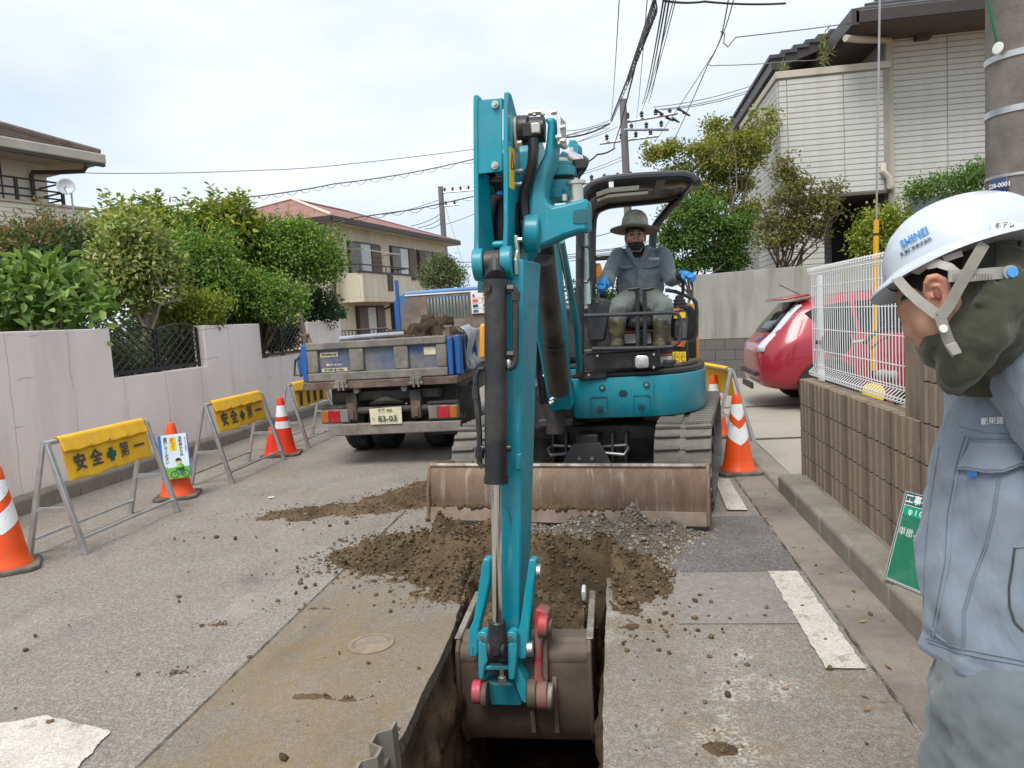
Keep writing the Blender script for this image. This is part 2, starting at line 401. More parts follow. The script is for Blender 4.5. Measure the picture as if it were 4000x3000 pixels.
_DEF['asphalt_dark']=lambda n:asphalt(n,(.25,.24,.235),(.085,.08,.08),150,mud=.28,mudc=(.16,.12,.1))
_DEF['asphalt_smooth']=lambda n:asphalt(n,(.33,.31,.285),(.19,.18,.165),260,mud=.2,mudc=(.27,.2,.13))
@d_('road_paint')
def _(n):
    t=NT(n); m=t.noise(9,9,.75); m2=t.noise(120,4,.7); m3=t.noise(36,6,.7)
    c=t.ramp(t.noise(5,6),[(.3,(.50,.465,.40)),(.7,(.66,.63,.575))])
    c=t.mix(t.ramp(m3,[(.45,0),(.7,.45)]),c,(.42,.375,.31)); c=t.mix(t.ramp(m,[(.54,0),(.64,.9)]),c,(.27,.24,.205)); c=t.mix(t.ramp(m2,[(.5,0),(.62,.8)]),c,(.3,.27,.235)); t.col(c); t.set(rough=.85); t.bump(m2,.5,.004); return t.m
@d_('stucco')
def _(n):
    t=NT(n)
    c=t.ramp(t.noise(.9,6,.6),[(.3,(.83,.73,.695)),(.7,(.915,.835,.80))])
    st=t.noise(2.0,7,.6,t.map((1,1,.16))); c=t.mix(t.ramp(st,[(.52,0),(.78,.55)]),c,(.52,.485,.47))
    gz=t.noise(3,8,.65); c=t.mix(t.ramp(gz,[(.58,0),(.8,.4)]),c,(.55,.51,.495))
    # joints of the blocks behind the render show as wandering cracks
    wob=t.n('ShaderNodeVectorMath',operation='ADD'); nzv=t.n('ShaderNodeTexNoise'); nzv.inputs['Scale'].default_value=3.2; nzv.inputs['Detail'].default_value=6; t.l(t.tc,nzv.inputs['Vector'])
    sc=t.n('ShaderNodeVectorMath',operation='SCALE'); t.l(nzv.outputs['Color'],sc.inputs[0]); sc.inputs['Scale'].default_value=.10; t.l(t.tc,wob.inputs[0]); t.l(sc.outputs[0],wob.inputs[1])
    sx=t.n('ShaderNodeSeparateXYZ'); t.l(wob.outputs[0],sx.inputs[0])
    fy=t.math('ABSOLUTE',t.math('SUBTRACT',t.math('FRACT',t.math('DIVIDE',sx.outputs[1],.78)),.5)); fz=t.math('ABSOLUTE',t.math('SUBTRACT',t.math('FRACT',t.math('DIVIDE',sx.outputs[2],.41)),.5))
    ly=t.math('GREATER_THAN',fy,.4945); lz=t.math('GREATER_THAN',fz,.489)
    on=t.ramp(t.noise(1.1,2,.5,t.map(1,loc=(4,1,2))),[(.50,0),(.53,1)]); on2=t.ramp(t.noise(.8,2,.5,t.map(1,loc=(1,7,3))),[(.38,0),(.42,1)])
    ck=t.math('MAXIMUM',t.math('MULTIPLY',ly,on2),t.math('MULTIPLY',lz,on))
    c=t.mix(t.math('MULTIPLY',ck,.5),c,(.27,.19,.17)); t.col(c); t.set(rough=.95,spec=.2)
    t.bump(t.math('SUBTRACT',t.noise(70,4),t.math('MULTIPLY',ck,1.5)),.45,.006); return t.m
def soil(n,a=(.20,.142,.085),b=(.07,.05,.033),sc=1):
    t=NT(n); c=t.ramp(t.noise(9*sc,9,.7),[(.28,b),(.55,tuple((x+y)/2 for x,y in zip(a,b))),(.75,a)])
    c=t.mix(.85,c,t.ramp(t.noise(3.1,6,.6),[(.3,.28),(.7,.68)]),'OVERLAY')
    c=t.mix(t.ramp(t.vor(60,rnd=1),[(.08,.6),(.22,0)]),c,tuple(x*1.5 for x in a)); t.col(c); t.set(rough=1,spec=.1)
    t.bump(t.mix(.5,t.noise(60*sc,6,.7),t.noise(18*sc,5,.6)),.9,.02); return t.m
_DEF['soil']=lambda n:soil(n)
_DEF['soil_wet']=lambda n:soil(n,(.125,.088,.056),(.04,.028,.019))
_DEF['soil_dark']=lambda n:soil(n,(.17,.118,.072),(.05,.034,.024),.7)
_DEF['soil_dry']=lambda n:soil(n,(.29,.21,.12),(.14,.095,.055))
@d_('gravel')
def _(n):
    t=NT(n); i=t.n('ShaderNodeNewGeometry').outputs['Random Per Island']
    c=t.ramp(i,[(0,(.13,.105,.078)),(.4,(.215,.18,.14)),(.85,(.30,.262,.215)),(1,(.43,.39,.34))]); c=t.mix(.5,c,t.ramp(t.noise(60,3),[(.3,.3),(.7,.7)]),'OVERLAY'); t.col(c); t.set(rough=.95,spec=.2); return t.m
@d_('clod')
def _(n):
    t=NT(n); i=t.n('ShaderNodeNewGeometry').outputs['Random Per Island']
    c=t.ramp(i,[(0,(.085,.06,.037)),(.6,(.14,.098,.06)),(1,(.2,.145,.088))]); c=t.mix(.5,c,t.ramp(t.noise(60,3),[(.3,.3),(.7,.7)]),'OVERLAY'); t.col(c); t.set(rough=1,spec=.1); t.bump(t.noise(120,4),.8,.01); return t.m
@d_('blade_rust')
def _(n):
    t=NT(n); a=t.noise(4,9,.7,t.map((1,1,.35))); c=t.ramp(a,[(.3,(.125,.07,.04)),(.5,(.21,.142,.098)),(.66,(.265,.2,.152)),(.8,(.34,.285,.24))])
    s_=t.noise(10,7,.7,t.map((2.2,1,.14),loc=(2,0,0))); c=t.mix(t.ramp(s_,[(.56,0),(.66,.75)]),c,(.40,.355,.315)); c=t.mix(t.ramp(t.noise(2.5,5),[(.5,0),(.7,.6)]),c,(.15,.085,.05))
    t.col(c); t.set(rough=.72,metal=.15); t.bump(t.noise(40,6),.3,.006); return t.m
@d_('asphalt_edge')
def _(n):
    return asphalt(n,(.2,.175,.145),(.08,.07,.06),90,mud=.6)
def leaf(name,cols,trans=.35,rough=.55,edge=None):
    def mk(n):
        t=NT(n); i=t.n('ShaderNodeNewGeometry').outputs['Random Per Island']; k=len(cols)
        c=t.ramp(i,[(j/(k-1),x) for j,x in enumerate(cols)]); c=t.mix(.55,c,t.ramp(t.noise(2.2,3),[(.3,.36),(.7,.66)]),'OVERLAY')
        t.col(c); t.set(rough=rough,spec=.35); tr=t.n('ShaderNodeBsdfTranslucent'); t.l(t.mix(1,c,(1.25,1.3,.7),'MULTIPLY'),tr.inputs[0])
        ms=t.n('ShaderNodeMixShader'); ms.inputs[0].default_value=trans; t.l(t.b.outputs[0],ms.inputs[1]); t.l(tr.outputs[0],ms.inputs[2]); t.l(ms.outputs[0],t.o.inputs[0]); return t.m
    _DEF[name]=mk
leaf('leaf_broad',[(0.061,0.121,0.033),(0.104,0.199,0.051),(0.199,0.313,0.082),(0.300,0.426,0.120)])
leaf('leaf_red',[(.07,.13,.04),(.12,.17,.055),(.2,.15,.075),(.34,.17,.11),(.1,.16,.05)])
leaf('leaf_dark',[(0.034,0.060,0.027),(0.052,0.092,0.036),(0.087,0.135,0.051)])
leaf('leaf_variegated',[(0.113,0.177,0.051),(0.215,0.284,0.082),(0.352,0.398,0.144),(0.574,0.540,0.250)])
leaf('leaf_yellow',[(0.070,0.135,0.030),(0.165,0.256,0.044),(0.335,0.369,0.060),(0.489,0.468,0.082)])
leaf('leaf_bright',[(0.060,0.128,0.032),(0.111,0.220,0.044),(0.211,0.330,0.066),(0.345,0.440,0.090)])
leaf('leaf_mid',[(.07,.16,.04),(.12,.22,.05),(.18,.28,.07)])
leaf('leaf_maple',[(0.095,0.142,0.036),(0.181,0.241,0.051),(0.318,0.341,0.074),(0.421,0.313,0.082)],.45)
leaf('leaf_brown',[(.12,.17,.05),(.17,.19,.06),(.22,.17,.075),(.15,.21,.06),(.29,.17,.10)],.4)
leaf('leaf_grey',[(0.095,0.128,0.067),(0.155,0.192,0.097),(0.215,0.249,0.128)])
leaf('leaf_litter',[(.25,.14,.06),(.38,.24,.11)],.1)
@d_('shingle_red')
def _(n):
    t=NT(n); sx=t.n('ShaderNodeSeparateXYZ'); t.l(t.tc,sx.inputs[0])
    f=t.math('FRACT',t.math('MULTIPLY',sx.outputs[2],9)); c=t.ramp(t.noise(1.5,5),[(.3,(.24,.115,.10)),(.7,(.31,.16,.14))]); c=t.mix(t.ramp(f,[(.0,.5),(.22,0)]),c,(.10,.05,.045)); c=t.mix(.4,c,t.ramp(t.noise(12,4,.6,t.map((.3,.3,2))),[(.3,.3),(.7,.7)]),'OVERLAY')
    t.col(c); t.set(rough=.8); t.bump(f,.5,.02); return t.m
@d_('glass_dark')
def _(n):
    t=NT(n); t.col(t.ramp(t.noise(1.2,3),[(.35,(.02,.025,.03)),(.65,(.06,.075,.085))])); t.set(rough=.06,spec=.9); return t.m
@d_('glass_car')
def _(n):
    t=NT(n); t.col((.012,.015,.018)); t.set(rough=.08,spec=.45); return t.m
@d_('car_red')
def _(n):
    t=NT(n); t.col((.32,.013,.03)); t.set(rough=.34,metal=.15,coat=.7); t.b.inputs['Coat Roughness'].default_value=.04; return t.m
@d_('helmet_white')
def _(n):
    t=NT(n); c=t.ramp(t.noise(5,4),[(.3,(.50,.555,.63)),(.7,(.575,.625,.69))]); m=t.noise(30,6,.7,dist=.8); c=t.mix(t.ramp(m,[(.68,0),(.73,.8)]),c,(.42,.33,.26)); m=t.noise(11,8,.75,t.map(1,loc=(1,1,4))); c=t.mix(t.ramp(m,[(.62,0),(.72,.55)]),c,(.52,.45,.38))
    t.col(c); t.set(rough=.28,coat=.4,spec=.5); return t.m
def cloth(name,a,b,dirt=None,weave=900,da=.6,rough=.9,wr=0):
    def mk(n):
        t=NT(n); c=t.ramp(t.noise(5,5,.6),[(.3,a),(.7,b)])
        if dirt:
            c=t.mix(t.ramp(t.noise(4.5,7,.65,t.map((1,1,.6),loc=(2,1,0))),[(.52,0),(.74,da)]),c,dirt)
        t.col(c); t.set(rough=rough,sheen=.25,spec=.2)
        h=t.noise(weave,2)
        if wr: h=t.math('ADD',t.math('MULTIPLY',h,.12),t.math('MULTIPLY',t.noise(9,3,.5,t.map((1.3,1.3,.55)),1.2),wr))
        t.bump(h,.5,.012 if wr else .002); return t.m
    _DEF[name]=mk
cloth('jacket_blue',(.185,.232,.29),(.245,.292,.35),(.165,.148,.122),da=.75,wr=2.2)
cloth('trouser_grey',(.12,.147,.158),(.165,.192,.2),(.2,.175,.13),da=.45,wr=.5)
cloth('shirt_grey',(.15,.185,.215),(.21,.25,.28),(.17,.16,.14),wr=1.2)
cloth('pants_op',(.135,.16,.155),(.185,.205,.195),(.2,.18,.12),wr=1.2)
cloth('hood_olive',(.045,.048,.032),(.068,.071,.048),(.095,.088,.064),rough=1,wr=1.4)
cloth('seam',(.15,.19,.24),(.19,.235,.29))
cloth('undershirt',(.62,.55,.53),(.7,.63,.6))
@d_('skin')
def _(n):
    t=NT(n); c=t.ramp(t.noise(14,4),[(.3,(.44,.235,.15)),(.7,(.52,.295,.195))]); t.col(c); t.set(rough=.5,sss=.15); t.b.inputs['Subsurface Radius'].default_value=(.01,.004,.002); t.bump(t.noise(250,3),.08,.002); return t.m
@d_('skin_ear')
def _(n):
    t=NT(n); t.col(t.ramp(t.noise(30,4),[(.3,(.47,.21,.14)),(.7,(.56,.275,.19))])); t.set(rough=.45,sss=.2); t.b.inputs['Subsurface Radius'].default_value=(.01,.004,.002); return t.m
P('blade_edge',(.285,.222,.175),.6,.2,var=.2,vs=5,dirt=(.2,.13,.09),da=.4,ds=6,bump=.15)
P('deck_mud',(.06,.055,.05),.9,var=.3,dirt=(.24,.19,.13),da=.6,ds=8,bump=.5,bs=60)
P('rust_grey',(.12,.115,.11),.6,.3,var=.2,dirt=(.2,.17,.13),da=.35,ds=6)
P('roof_under',(.018,.018,.02),.35,var=.2,coat=.3)
P('glass_green',(.42,.60,.56),.08,var=.05,coat=.4)
P('dark_plastic',(.045,.048,.055),.45,var=.15,dirt=(.12,.11,.1),da=.2,ds=7)
P('plastic_dgrey',(.10,.10,.10),.55,var=.12,dirt=(.16,.14,.12),da=.25,ds=8)
P('hose_sleeve',(.016,.013,.013),.85,bump=.5,bs=90)
P('hose_ribbed',(.016,.016,.018),.35,bump=.5,bs=45)
_DEF['soil_mud']=lambda n:soil(n,(.17,.12,.07),(.09,.06,.035))
P('board_bright',(.004,.30,.19),.4)
P('chalk',(.62,.68,.64),.9)
P('print_logo',(.03,.22,.50),.4)
P('liner_foam',(.55,.55,.56),.8)
P('ear_dark',(.20,.06,.04),.8)
P('hat_brim',(.30,.25,.17),.75,var=.2,vs=10,dirt=(.19,.15,.1),da=.4,ds=9)
cloth('seam_op',(.11,.14,.165),(.14,.17,.2))
@d_('skin_op')
def _(n):
    t=NT(n); t.col(t.ramp(t.noise(20,3),[(.3,(.44,.23,.155)),(.7,(.52,.285,.195))])); t.set(rough=.55,sss=.1); t.b.inputs['Subsurface Radius'].default_value=(.01,.004,.002); return t.m

@d_('teal_paint')
def _(n):
    t=NT(n); c=t.ramp(t.noise(3,6,.6),[(.3,tuple(x*.86 for x in TEAL)),(.7,tuple(x*1.1 for x in TEAL))])
    dust=t.noise(2.4,8,.66); c=t.mix(t.ramp(dust,[(.46,0),(.78,.34)]),c,(.20,.235,.225))          # dry dust film
    sc=t.noise(26,5,.6,t.map((1.3,1.3,.10),rot=(.12,.08,0))); c=t.mix(t.ramp(sc,[(.635,0),(.67,.5)]),c,(.09,.36,.42))   # pale scuffs
    sc2=t.noise(19,6,.62,t.map((1.6,1.6,.16),loc=(3,1,2))); c=t.mix(t.ramp(sc2,[(.655,0),(.69,.75)]),c,(.02,.075,.09))  # dark scratches
    sp=t.noise(55,4,.7); c=t.mix(t.ramp(sp,[(.68,0),(.73,.75)]),c,(.05,.06,.055))                 # mud specks
    ms=t.noise(7,8,.7,t.map(1,loc=(8,2,5))); mk=t.ramp(ms,[(.62,0),(.74,.7)]); c=t.mix(mk,c,(.16,.135,.1))
    t.col(c); t.set(rough=t.ramp(dust,[(.4,.33),(.8,.62)]),coat=.12); t.bump(t.math('ADD',t.math('MULTIPLY',t.noise(22,3),.5),t.math('MULTIPLY',mk,.6)),.12,.004); return t.m
_DEF['gravel_bed']=lambda n:soil(n,(.26,.22,.175),(.12,.1,.08),2)
_DEF['crack']=lambda n:asphalt(n,(.12,.105,.09),(.06,.052,.045),150,mud=.5)
from mathutils import noise as mn
def fbm(x,y,z=0,o=4):
    return mn.fractal(Vector((x,y,z)),1.0,2.0,o)
# ================================================================ ground, road, trench
TX0,TX1,TY0,TY1=-.83,-.105,.9,4.35
ysamp=[TY0+i*.06 for i in range(int((TY1-TY0)/.06)+1)]+[TY1]
def edgeL(y): return TX0+.011*fbm(y*5,1.3)+.02*fbm(y*1.7,7)+.004*fbm(y*19,3)-(.05*max(0,min(1,(y-3.3)/.5)))
def edgeR(y): return TX1+.006*fbm(y*9,4.3)+.0
# wide ground plate under everything, open above the trench
b=MB(); BIG=400
for x0,x1,y0,y1 in [(-BIG,BIG,-BIG,TY0),(-BIG,BIG,TY1,BIG),(-BIG,TX0-.1,TY0,TY1),(TX1+.06,BIG,TY0,TY1)]:
    b.quad((x0,y0,-.06),(x1,y0,-.06),(x1,y1,-.06),(x0,y1,-.06))
struct(b.build('ground','soil_dry'))
b=MB()
KL,KR=-5.26,1.22
for y0,y1 in [(-8,TY0),(TY1,70)]: b.quad((KL,y0,0),(KR,y0,0),(KR,y1,0),(KL,y1,0))
for i in range(len(ysamp)-1):
    a,c=ysamp[i],ysamp[i+1]
    b.quad((KL,a,0),(edgeL(a),a,0),(edgeL(c),c,0),(KL,c,0)); b.quad((edgeR(a),a,0),(KR,a,0),(KR,c,0),(edgeR(c),c,0))
road=struct(b.build('road','asphalt'))
# far cross street and verge beyond the work site
b=MB(); b.quad((-60,70,-.02),(60,70,-.02),(60,90,-.02),(-60,90,-.02)); struct(b.build('street','asphalt_dark'))
def strip(name,mat,xa,xb,y0,y1,z,n=60,jag=0.,sd=0,parent=None):
    b=MB(); pts=[]
    for i in range(n+1):
        y=y0+(y1-y0)*i/n
        pts.append((xa(y) if callable(xa) else xa+jag*fbm(y*12,sd), xb(y) if callable(xb) else xb+jag*fbm(y*11,sd+9), y))
    for i in range(n):
        p,q=pts[i],pts[i+1]; b.quad((p[0],p[2],z),(p[1],p[2],z),(q[1],q[2],z),(q[0],q[2],z))
    return struct(b.build(name,mat,parent))
strip('asphalt_patch','asphalt_patch',-1.705,lambda y:edgeL(y)+.001,TY0,4.3,.004,70,.006,3)
strip('saw_cut','crack',lambda y:-1.716-.006*max(0,fbm(y*7,3))-.004*fbm(y*30,1),lambda y:-1.708+.010*fbm(y*9,5)+.005*fbm(y*40,2),TY0,5.6,.0075,220)
strip('asphalt_patch','asphalt_right',lambda y:edgeR(y),.95,TY0,4.12,.004,70)
strip('asphalt_patch','asphalt_smooth',.24,.955,3.42,4.11,.008,20,.0,1)
strip('asphalt_patch','asphalt_dark',.12,.955,4.125,5.25,.004,20,.012,2)
strip('saw_cut','crack',lambda y:.955-.010*max(-.4,fbm(y*6,8)),lambda y:.960+.012*fbm(y*8,2)+.004*fbm(y*40,4),TY0,6.6,.0095,200)
strip('gutter','gutter',.97,KR,-2,6.9,.004,60,.006,4)
# painted lines
strip('road_marking','road_paint',.775,.93,2.98,4.105,.0125,60,.010,1)
b=MB(); q=[gr(1543,1037),gr(1575,1037),gr(1615,1105),gr(1571,1105)]; b.add([(p.x,p.y,.0125) for p in q],[(0,1,2,3)]); struct(b.build('road_marking','road_paint'))
b=MB(); q0=[gr(*p) for p in [(-160,1596),(100,1548),(240,1582),(205,1620),(140,1690),(-260,1800)]]; q=[]
for i in range(6):
    for k in range(40):
        p=q0[i].lerp(q0[(i+1)%6],k/40); q.append(p+V(.007*fbm(p.x*25,p.y*25,1),.007*fbm(p.x*25,p.y*25,9),0))
b.add([(p.x,p.y,.0065) for p in q],[tuple(range(len(q)))]); struct(b.build('road_marking','road_paint'))
# trench: earth walls, floor, ramp of loose soil at the far end, asphalt edge showing at the lip
b=MB(); D=-1.15
def wallfn(side):
    def f(u,v):
        y=TY0+(TY1-TY0)*u; z=-.055+(D+.055)*v
        e=edgeL(y) if side<0 else edgeR(y)
        k=min(1,v*5)
        n=(fbm(y*3,z*3,side*5,5)*.06+fbm(y*11,z*11,side,4)*.03)*k
        return (e-side*0+(.0 if side<0 else 0)+ (n+.03*k*(1 if side<0 else -1)*(1 if side<0 else 1)),y,z)
    return f
b.grid(wallfn(-1),110,40); b.grid(wallfn(1),90,30)
b.grid(lambda u,v:(TX0-.4+(TX1-TX0+.8)*u, TY0+(TY1-TY0)*v, D+.05*fbm(u*4,v*14,3)),16,50)
b.quad((TX0-.1,TY1,0-.03),(TX1+.1,TY1,-.03),(TX1+.1,TY1,D),(TX0-.1,TY1,D)); b.quad((TX0-.1,TY0,-.03),(TX1+.1,TY0,-.03),(TX1+.1,TY0,D),(TX0-.1,TY0,D))
struct(b.build('trench','soil_dark'))
b=MB()
for fn in (edgeL,edgeR):
    for i in range(len(ysamp)-1):
        a,c=ysamp[i],ysamp[i+1]; s=s2=0
        b.quad((fn(a),a,.004),(fn(c),c,.004),(fn(c)+s2,c,-.06),(fn(a)+s,a,-.06))
struct(b.build('asphalt_edge','asphalt_edge',road))
# ---- heaps: height fields of soil with loose clods on top
ICO=None
def ico():
    global ICO
    if ICO is None:
        bm=bmesh.new(); bmesh.ops.create_icosphere(bm,subdivisions=1,radius=1); ICO=([v.co.copy() for v in bm.verts],[[v.index for v in f.verts] for f in bm.faces]); bm.free()
    return ICO
def lumps(b,pts,rng):
    vs,fs=ico()
    for (x,y,z,r) in pts:
        sx,sy,sz=r*rng.uniform(.7,1.35),r*rng.uniform(.7,1.3),r*rng.uniform(.55,1.0); a=rng.uniform(0,6.28); ca,sa=math.cos(a),math.sin(a)
        o=len(b.v)
        for v in vs:
            k=rng.uniform(.62,1.25); px,py,pz=v.x*sx*k,v.y*sy*k,v.z*sz*k
            b.v.append(Vector((x+px*ca-py*sa,y+px*sa+py*ca,z+pz)))
        for f in fs: b.f.append([i+o for i in f])
def heap(name,mat,label,cat,blobs,x0,x1,y0,y1,step,rough,clods,cr,cmat,seed,base=0.0,floor=.0,extra=None):
    """blobs: (cx,cy,rx,ry,h) ; returns the heap with crumbs as its part"""
    rng=random.Random(seed)
    def h(x,y):
        if extra is None and base==0 and TY0<y<4.2 and edgeL(y)-.012<x<edgeR(y)+.012: return -1.
        z=0.
        for cx,cy,rx,ry,hh in blobs:
            d=((x-cx)/rx)**2+((y-cy)/ry)**2
            if d<6: z+=hh*math.exp(-d*1.4)
        e=fbm(x*5,y*5,seed,5); e2=fbm(x*17,y*17,seed+3,4)
        z=z*max(.15,1+1.1*e)+rough*min(1,z/.03)*(e2*.7+.3*fbm(x*40,y*40,seed+5,2))
        if extra: z=extra(x,y,z)
        return z-.014+base
    nx,ny=int((x1-x0)/step),int((y1-y0)/step); b=MB(); idx={}
    H=[[h(x0+i*step,y0+j*step) for i in range(nx+1)] for j in range(ny+1)]
    for j in range(ny):
        for i in range(nx):
            if max(H[j][i],H[j][i+1],H[j+1][i],H[j+1][i+1])>floor:
                q=[]
                for (jj,ii) in ((j,i),(j,i+1),(j+1,i+1),(j+1,i)):
                    if (jj,ii) not in idx:
                        idx[(jj,ii)]=len(b.v); b.v.append(Vector((x0+ii*step,y0+jj*step,H[jj][ii])))
                    q.append(idx[(jj,ii)])
                b.f.append(q)
    o=b.build(name,mat,ang=180); o['kind']='stuff'; o['label']=label; o['category']=cat
    pts=[]; t=0
    while len(pts)<clods and t<clods*40:
        t+=1; x,y=rng.uniform(x0,x1),rng.uniform(y0,y1); z=h(x,y)
        if z>floor-.004 or (z>floor-.013 and rng.random()<.18): pts.append((x,y,max(z,floor)+cr*.15,cr*(rng.uniform(.25,1.0)**2.2*1.15+(.9 if rng.random()<.03 else 0))))
    b=MB(); lumps(b,pts,rng); c=b.build('clods' if cmat=='clod' else 'stones',cmat,o,ang=180); c['kind']='stuff'
    return o
heap('dirt','soil','thin brown dirt smeared over the road beside the dozer blade','dirt',[(-2.35,5.65,.5,.22,.045),(-1.85,5.95,.35,.3,.06),(-1.75,6.35,.25,.35,.05),(-2.6,5.5,.3,.12,.03)],-3.1,-1.35,5.1,6.9,.03,.025,2600,.0085,'clod',11)
heap('dirt','soil','brown excavated dirt heaped left of the bucket','dirt',[(-1.35,4.42,.38,.25,.10),(-1.0,4.3,.3,.25,.14),(-.85,4.55,.35,.28,.11),(-1.65,4.5,.25,.16,.05),(-1.15,4.05,.3,.08,.035),(-1.5,4.85,.3,.2,.03),(-.95,3.9,.2,.2,.05)],-2.15,-.62,3.5,5.2,.018,.06,7500,.0105,'clod',12)
def fill(x,y,z):   # the heap runs down into the trench behind the bucket
    if TX0-.02<x<TX1+.02:
        k=max(0,min(1,(4.12-y)/.22)); k=k*k*(3-2*k)
        return z*(1-k)-.75*k+.03*fbm(x*9,y*9,2)
    return z
heap('dirt','soil','loose brown soil filling the end of the trench behind the bucket','dirt',[(-.45,4.1,.5,.35,.13),(-.05,4.05,.22,.22,.12),(-.5,4.4,.4,.25,.10),(.1,3.85,.12,.12,.05),(.02,3.62,.1,.1,.03)],-.9,.4,3.35,4.75,.018,.065,6500,.012,'clod',13,0,-.7,fill)
heap('gravel','gravel_bed','grey crushed stone pushed up in front of the dozer blade','gravel',[(.12,4.72,.22,.3,.10),(-.1,4.85,.4,.18,.07),(.14,4.35,.1,.35,.08),(-.5,4.9,.5,.15,.05),(.35,4.85,.25,.1,.04)],-.95,.62,3.72,5.2,.03,.03,7000,.0115,'gravel',14)
heap('dirt','soil','small dirt pile left of the trench by the round cover','dirt',[(-.98,3.78,.12,.12,.03),(-.75,3.9,.12,.15,.05)],-1.35,-.66,3.5,4.1,.02,.03,700,.008,'clod',15)
# crumbs and clods strewn over the asphalt
rng=random.Random(5); b=MB(); pts=[]
for cx,cy,sx,sy,n,r in [(-1.75,3.75,.35,.3,60,.013),(-1.5,4.1,.45,.3,160,.013),(-2.4,5.2,.6,.35,120,.016),(-1.25,2.9,.35,.5,50,.010),(.45,3.2,.3,.45,75,.013),(.1,2.7,.25,.5,110,.008),(.25,3.6,.25,.3,70,.012),(-3,4.2,.9,1.2,45,.008),(-2.3,3.1,.5,.5,35,.012),(.6,2.5,.35,.5,30,.009),(1.1,4.2,.06,1.0,25,.012),(.1,3.45,.16,.2,120,.013)]:
    for i in range(int(n*.5)):
        x,y=rng.gauss(cx,sx),rng.gauss(cy,sy)
        if edgeL(y)-.02<x<edgeR(y)+.02 or y<1.2 or x<-5: continue
        rr=r*rng.uniform(.15,1)**3*1.15+.0015; pts.append((x,y,.006+rr*.4,rr))
for px,py in [(872,366+0),]: pass
for px,py,r in [(612,1642,.02),(650,1262,.018),(600,1300,.014),(760,1510,.012),(905,1447,.012),(1502,1303,.022),(1577,1340,.012),(1615,1440,.014),(1590,1418,.011),(1880,1330,.017),(1555,1625,.014)]:
    p=gr(px,py); pts.append((p.x,p.y,r*.5,r))
lumps(b,pts,rng); o=b.build('crumbs','clod',ang=180); o['kind']='stuff'; o['label']='crumbs and clods of brown earth strewn over the asphalt'; o['category']='crumbs'
# thin trodden mud, raised a little, with ragged edges
for i,(cx,cy,rx,ry,h,sd) in enumerate([(-1.18,2.72,.28,.05,.022,31),(-1.02,2.5,.34,.07,.018,32),(-1.98,2.92,.09,.04,.016,33),(-1.28,3.18,.1,.06,.014,34),(.28,2.42,.09,.06,.02,35),(.05,2.42,.12,.05,.016,36),(-1.65,3.62,.25,.08,.016,37),(-2.1,3.45,.15,.06,.014,38),(.02,3.4,.14,.12,.022,39)]):
    heap('mud','soil',['ridge of brown mud on the patch left of the trench','broad smear of mud on the patch near the steel sheet','small reddish mud spot left of the saw cut','mud crumbs around the round iron cover','brown mud pat right of the trench, nearest the worker','mud pat right beside the trench edge near the worker','muddy crumbs over the saw cut left of the heap','thin mud patch on the road left of the saw cut','mud at the right lip of the trench by the bucket'][i],'mud',[(cx,cy,rx,ry,h)],cx-2.2*rx,cx+2.2*rx,cy-2.4*ry,cy+2.4*ry,.012,.02,110,.005,'clod',sd)
# fallen leaves and paper scraps in the gutter
rng=random.Random(9); b=MB()
for i in range(26):
    x=rng.uniform(.95,1.2); y=rng.uniform(2.2,6); 
    if i<5: x,y=rng.uniform(.5,1.1),rng.uniform(2.3,2.9)
    a=rng.uniform(0,6.3); l=rng.uniform(.012,.03); u=V(math.cos(a),math.sin(a),0)*l; v=V(-math.sin(a),math.cos(a),.3)*l*.35
    c=V(x,y,.014); b.add([c-u,c+v,c+u,c-v],[(0,1,2,3)])
o=b.build('leaf_litter','leaf_litter'); o['kind']='stuff'; o['label']='dry fallen leaves lying in the gutter by the kerb'; o['category']='leaves'
# ================================================================ kerbs
def kerb(name,xf,xb,y0,y1,n,h,top=.02,right=False,lab=''):
    k=thing(name,lab,'kerb',((xf+xb)/2,y0,0)); k['kind']='structure'
    ln=(y1-y0)/n; b=MB(); s=1 if right else -1; w_=abs(xb-xf)
    b.xz([(0,-.05),(0,h-.02),(s*top,h),(s*w_,h),(s*w_,-.05)],.003,ln-.003)
    me=b.mesh('kerb_stone'); me.materials.append(MAT('kerb_concrete'))
    for i in range(n):
        o=link('kerb_stone',me,k,Matrix.Translation((xf-(xf+xb)/2,i*ln,random.uniform(-.004,.004)))); m=o.modifiers.new('edge','BEVEL'); m.width=.012; m.segments=2
    return k
kerb('kerb',-5.26,-5.40,-2.0,15,28,.15,.02,False,'low concrete kerb at the foot of the pinkish wall')
kerb('kerb',1.22,1.40,1.2,5.95,8,.14,.02,True,'raised concrete kerb at the foot of the brown ribbed wall')
kerb('kerb',1.22,1.42,5.96,14.0,13,.035,.02,True,'dropped concrete kerb at the driveway entrance')
b=MB(); b.bx(1.40,1.44,1.2,5.95,-.02,.125); struct(b.build('kerb_joint','gutter'))
# driveway
b=MB(); b.add([(1.42,5.98,.03),(9,6.2,.05),(9,15.6,.08),(1.42,15.6,.05)],[(0,1,2,3)]); dw=struct(b.build('driveway','driveway'))
b=MB(); b.bx(1.44,9,8.05,8.075,.035,.052); b.bx(1.44,9,10.6,10.625,.035,.062); b.build('expansion_joint','asphalt_edge',dw)
b=MB(); b.bx(1.56,12,-2,5.95,-.05,.05); struct(b.build('yard','driveway'))
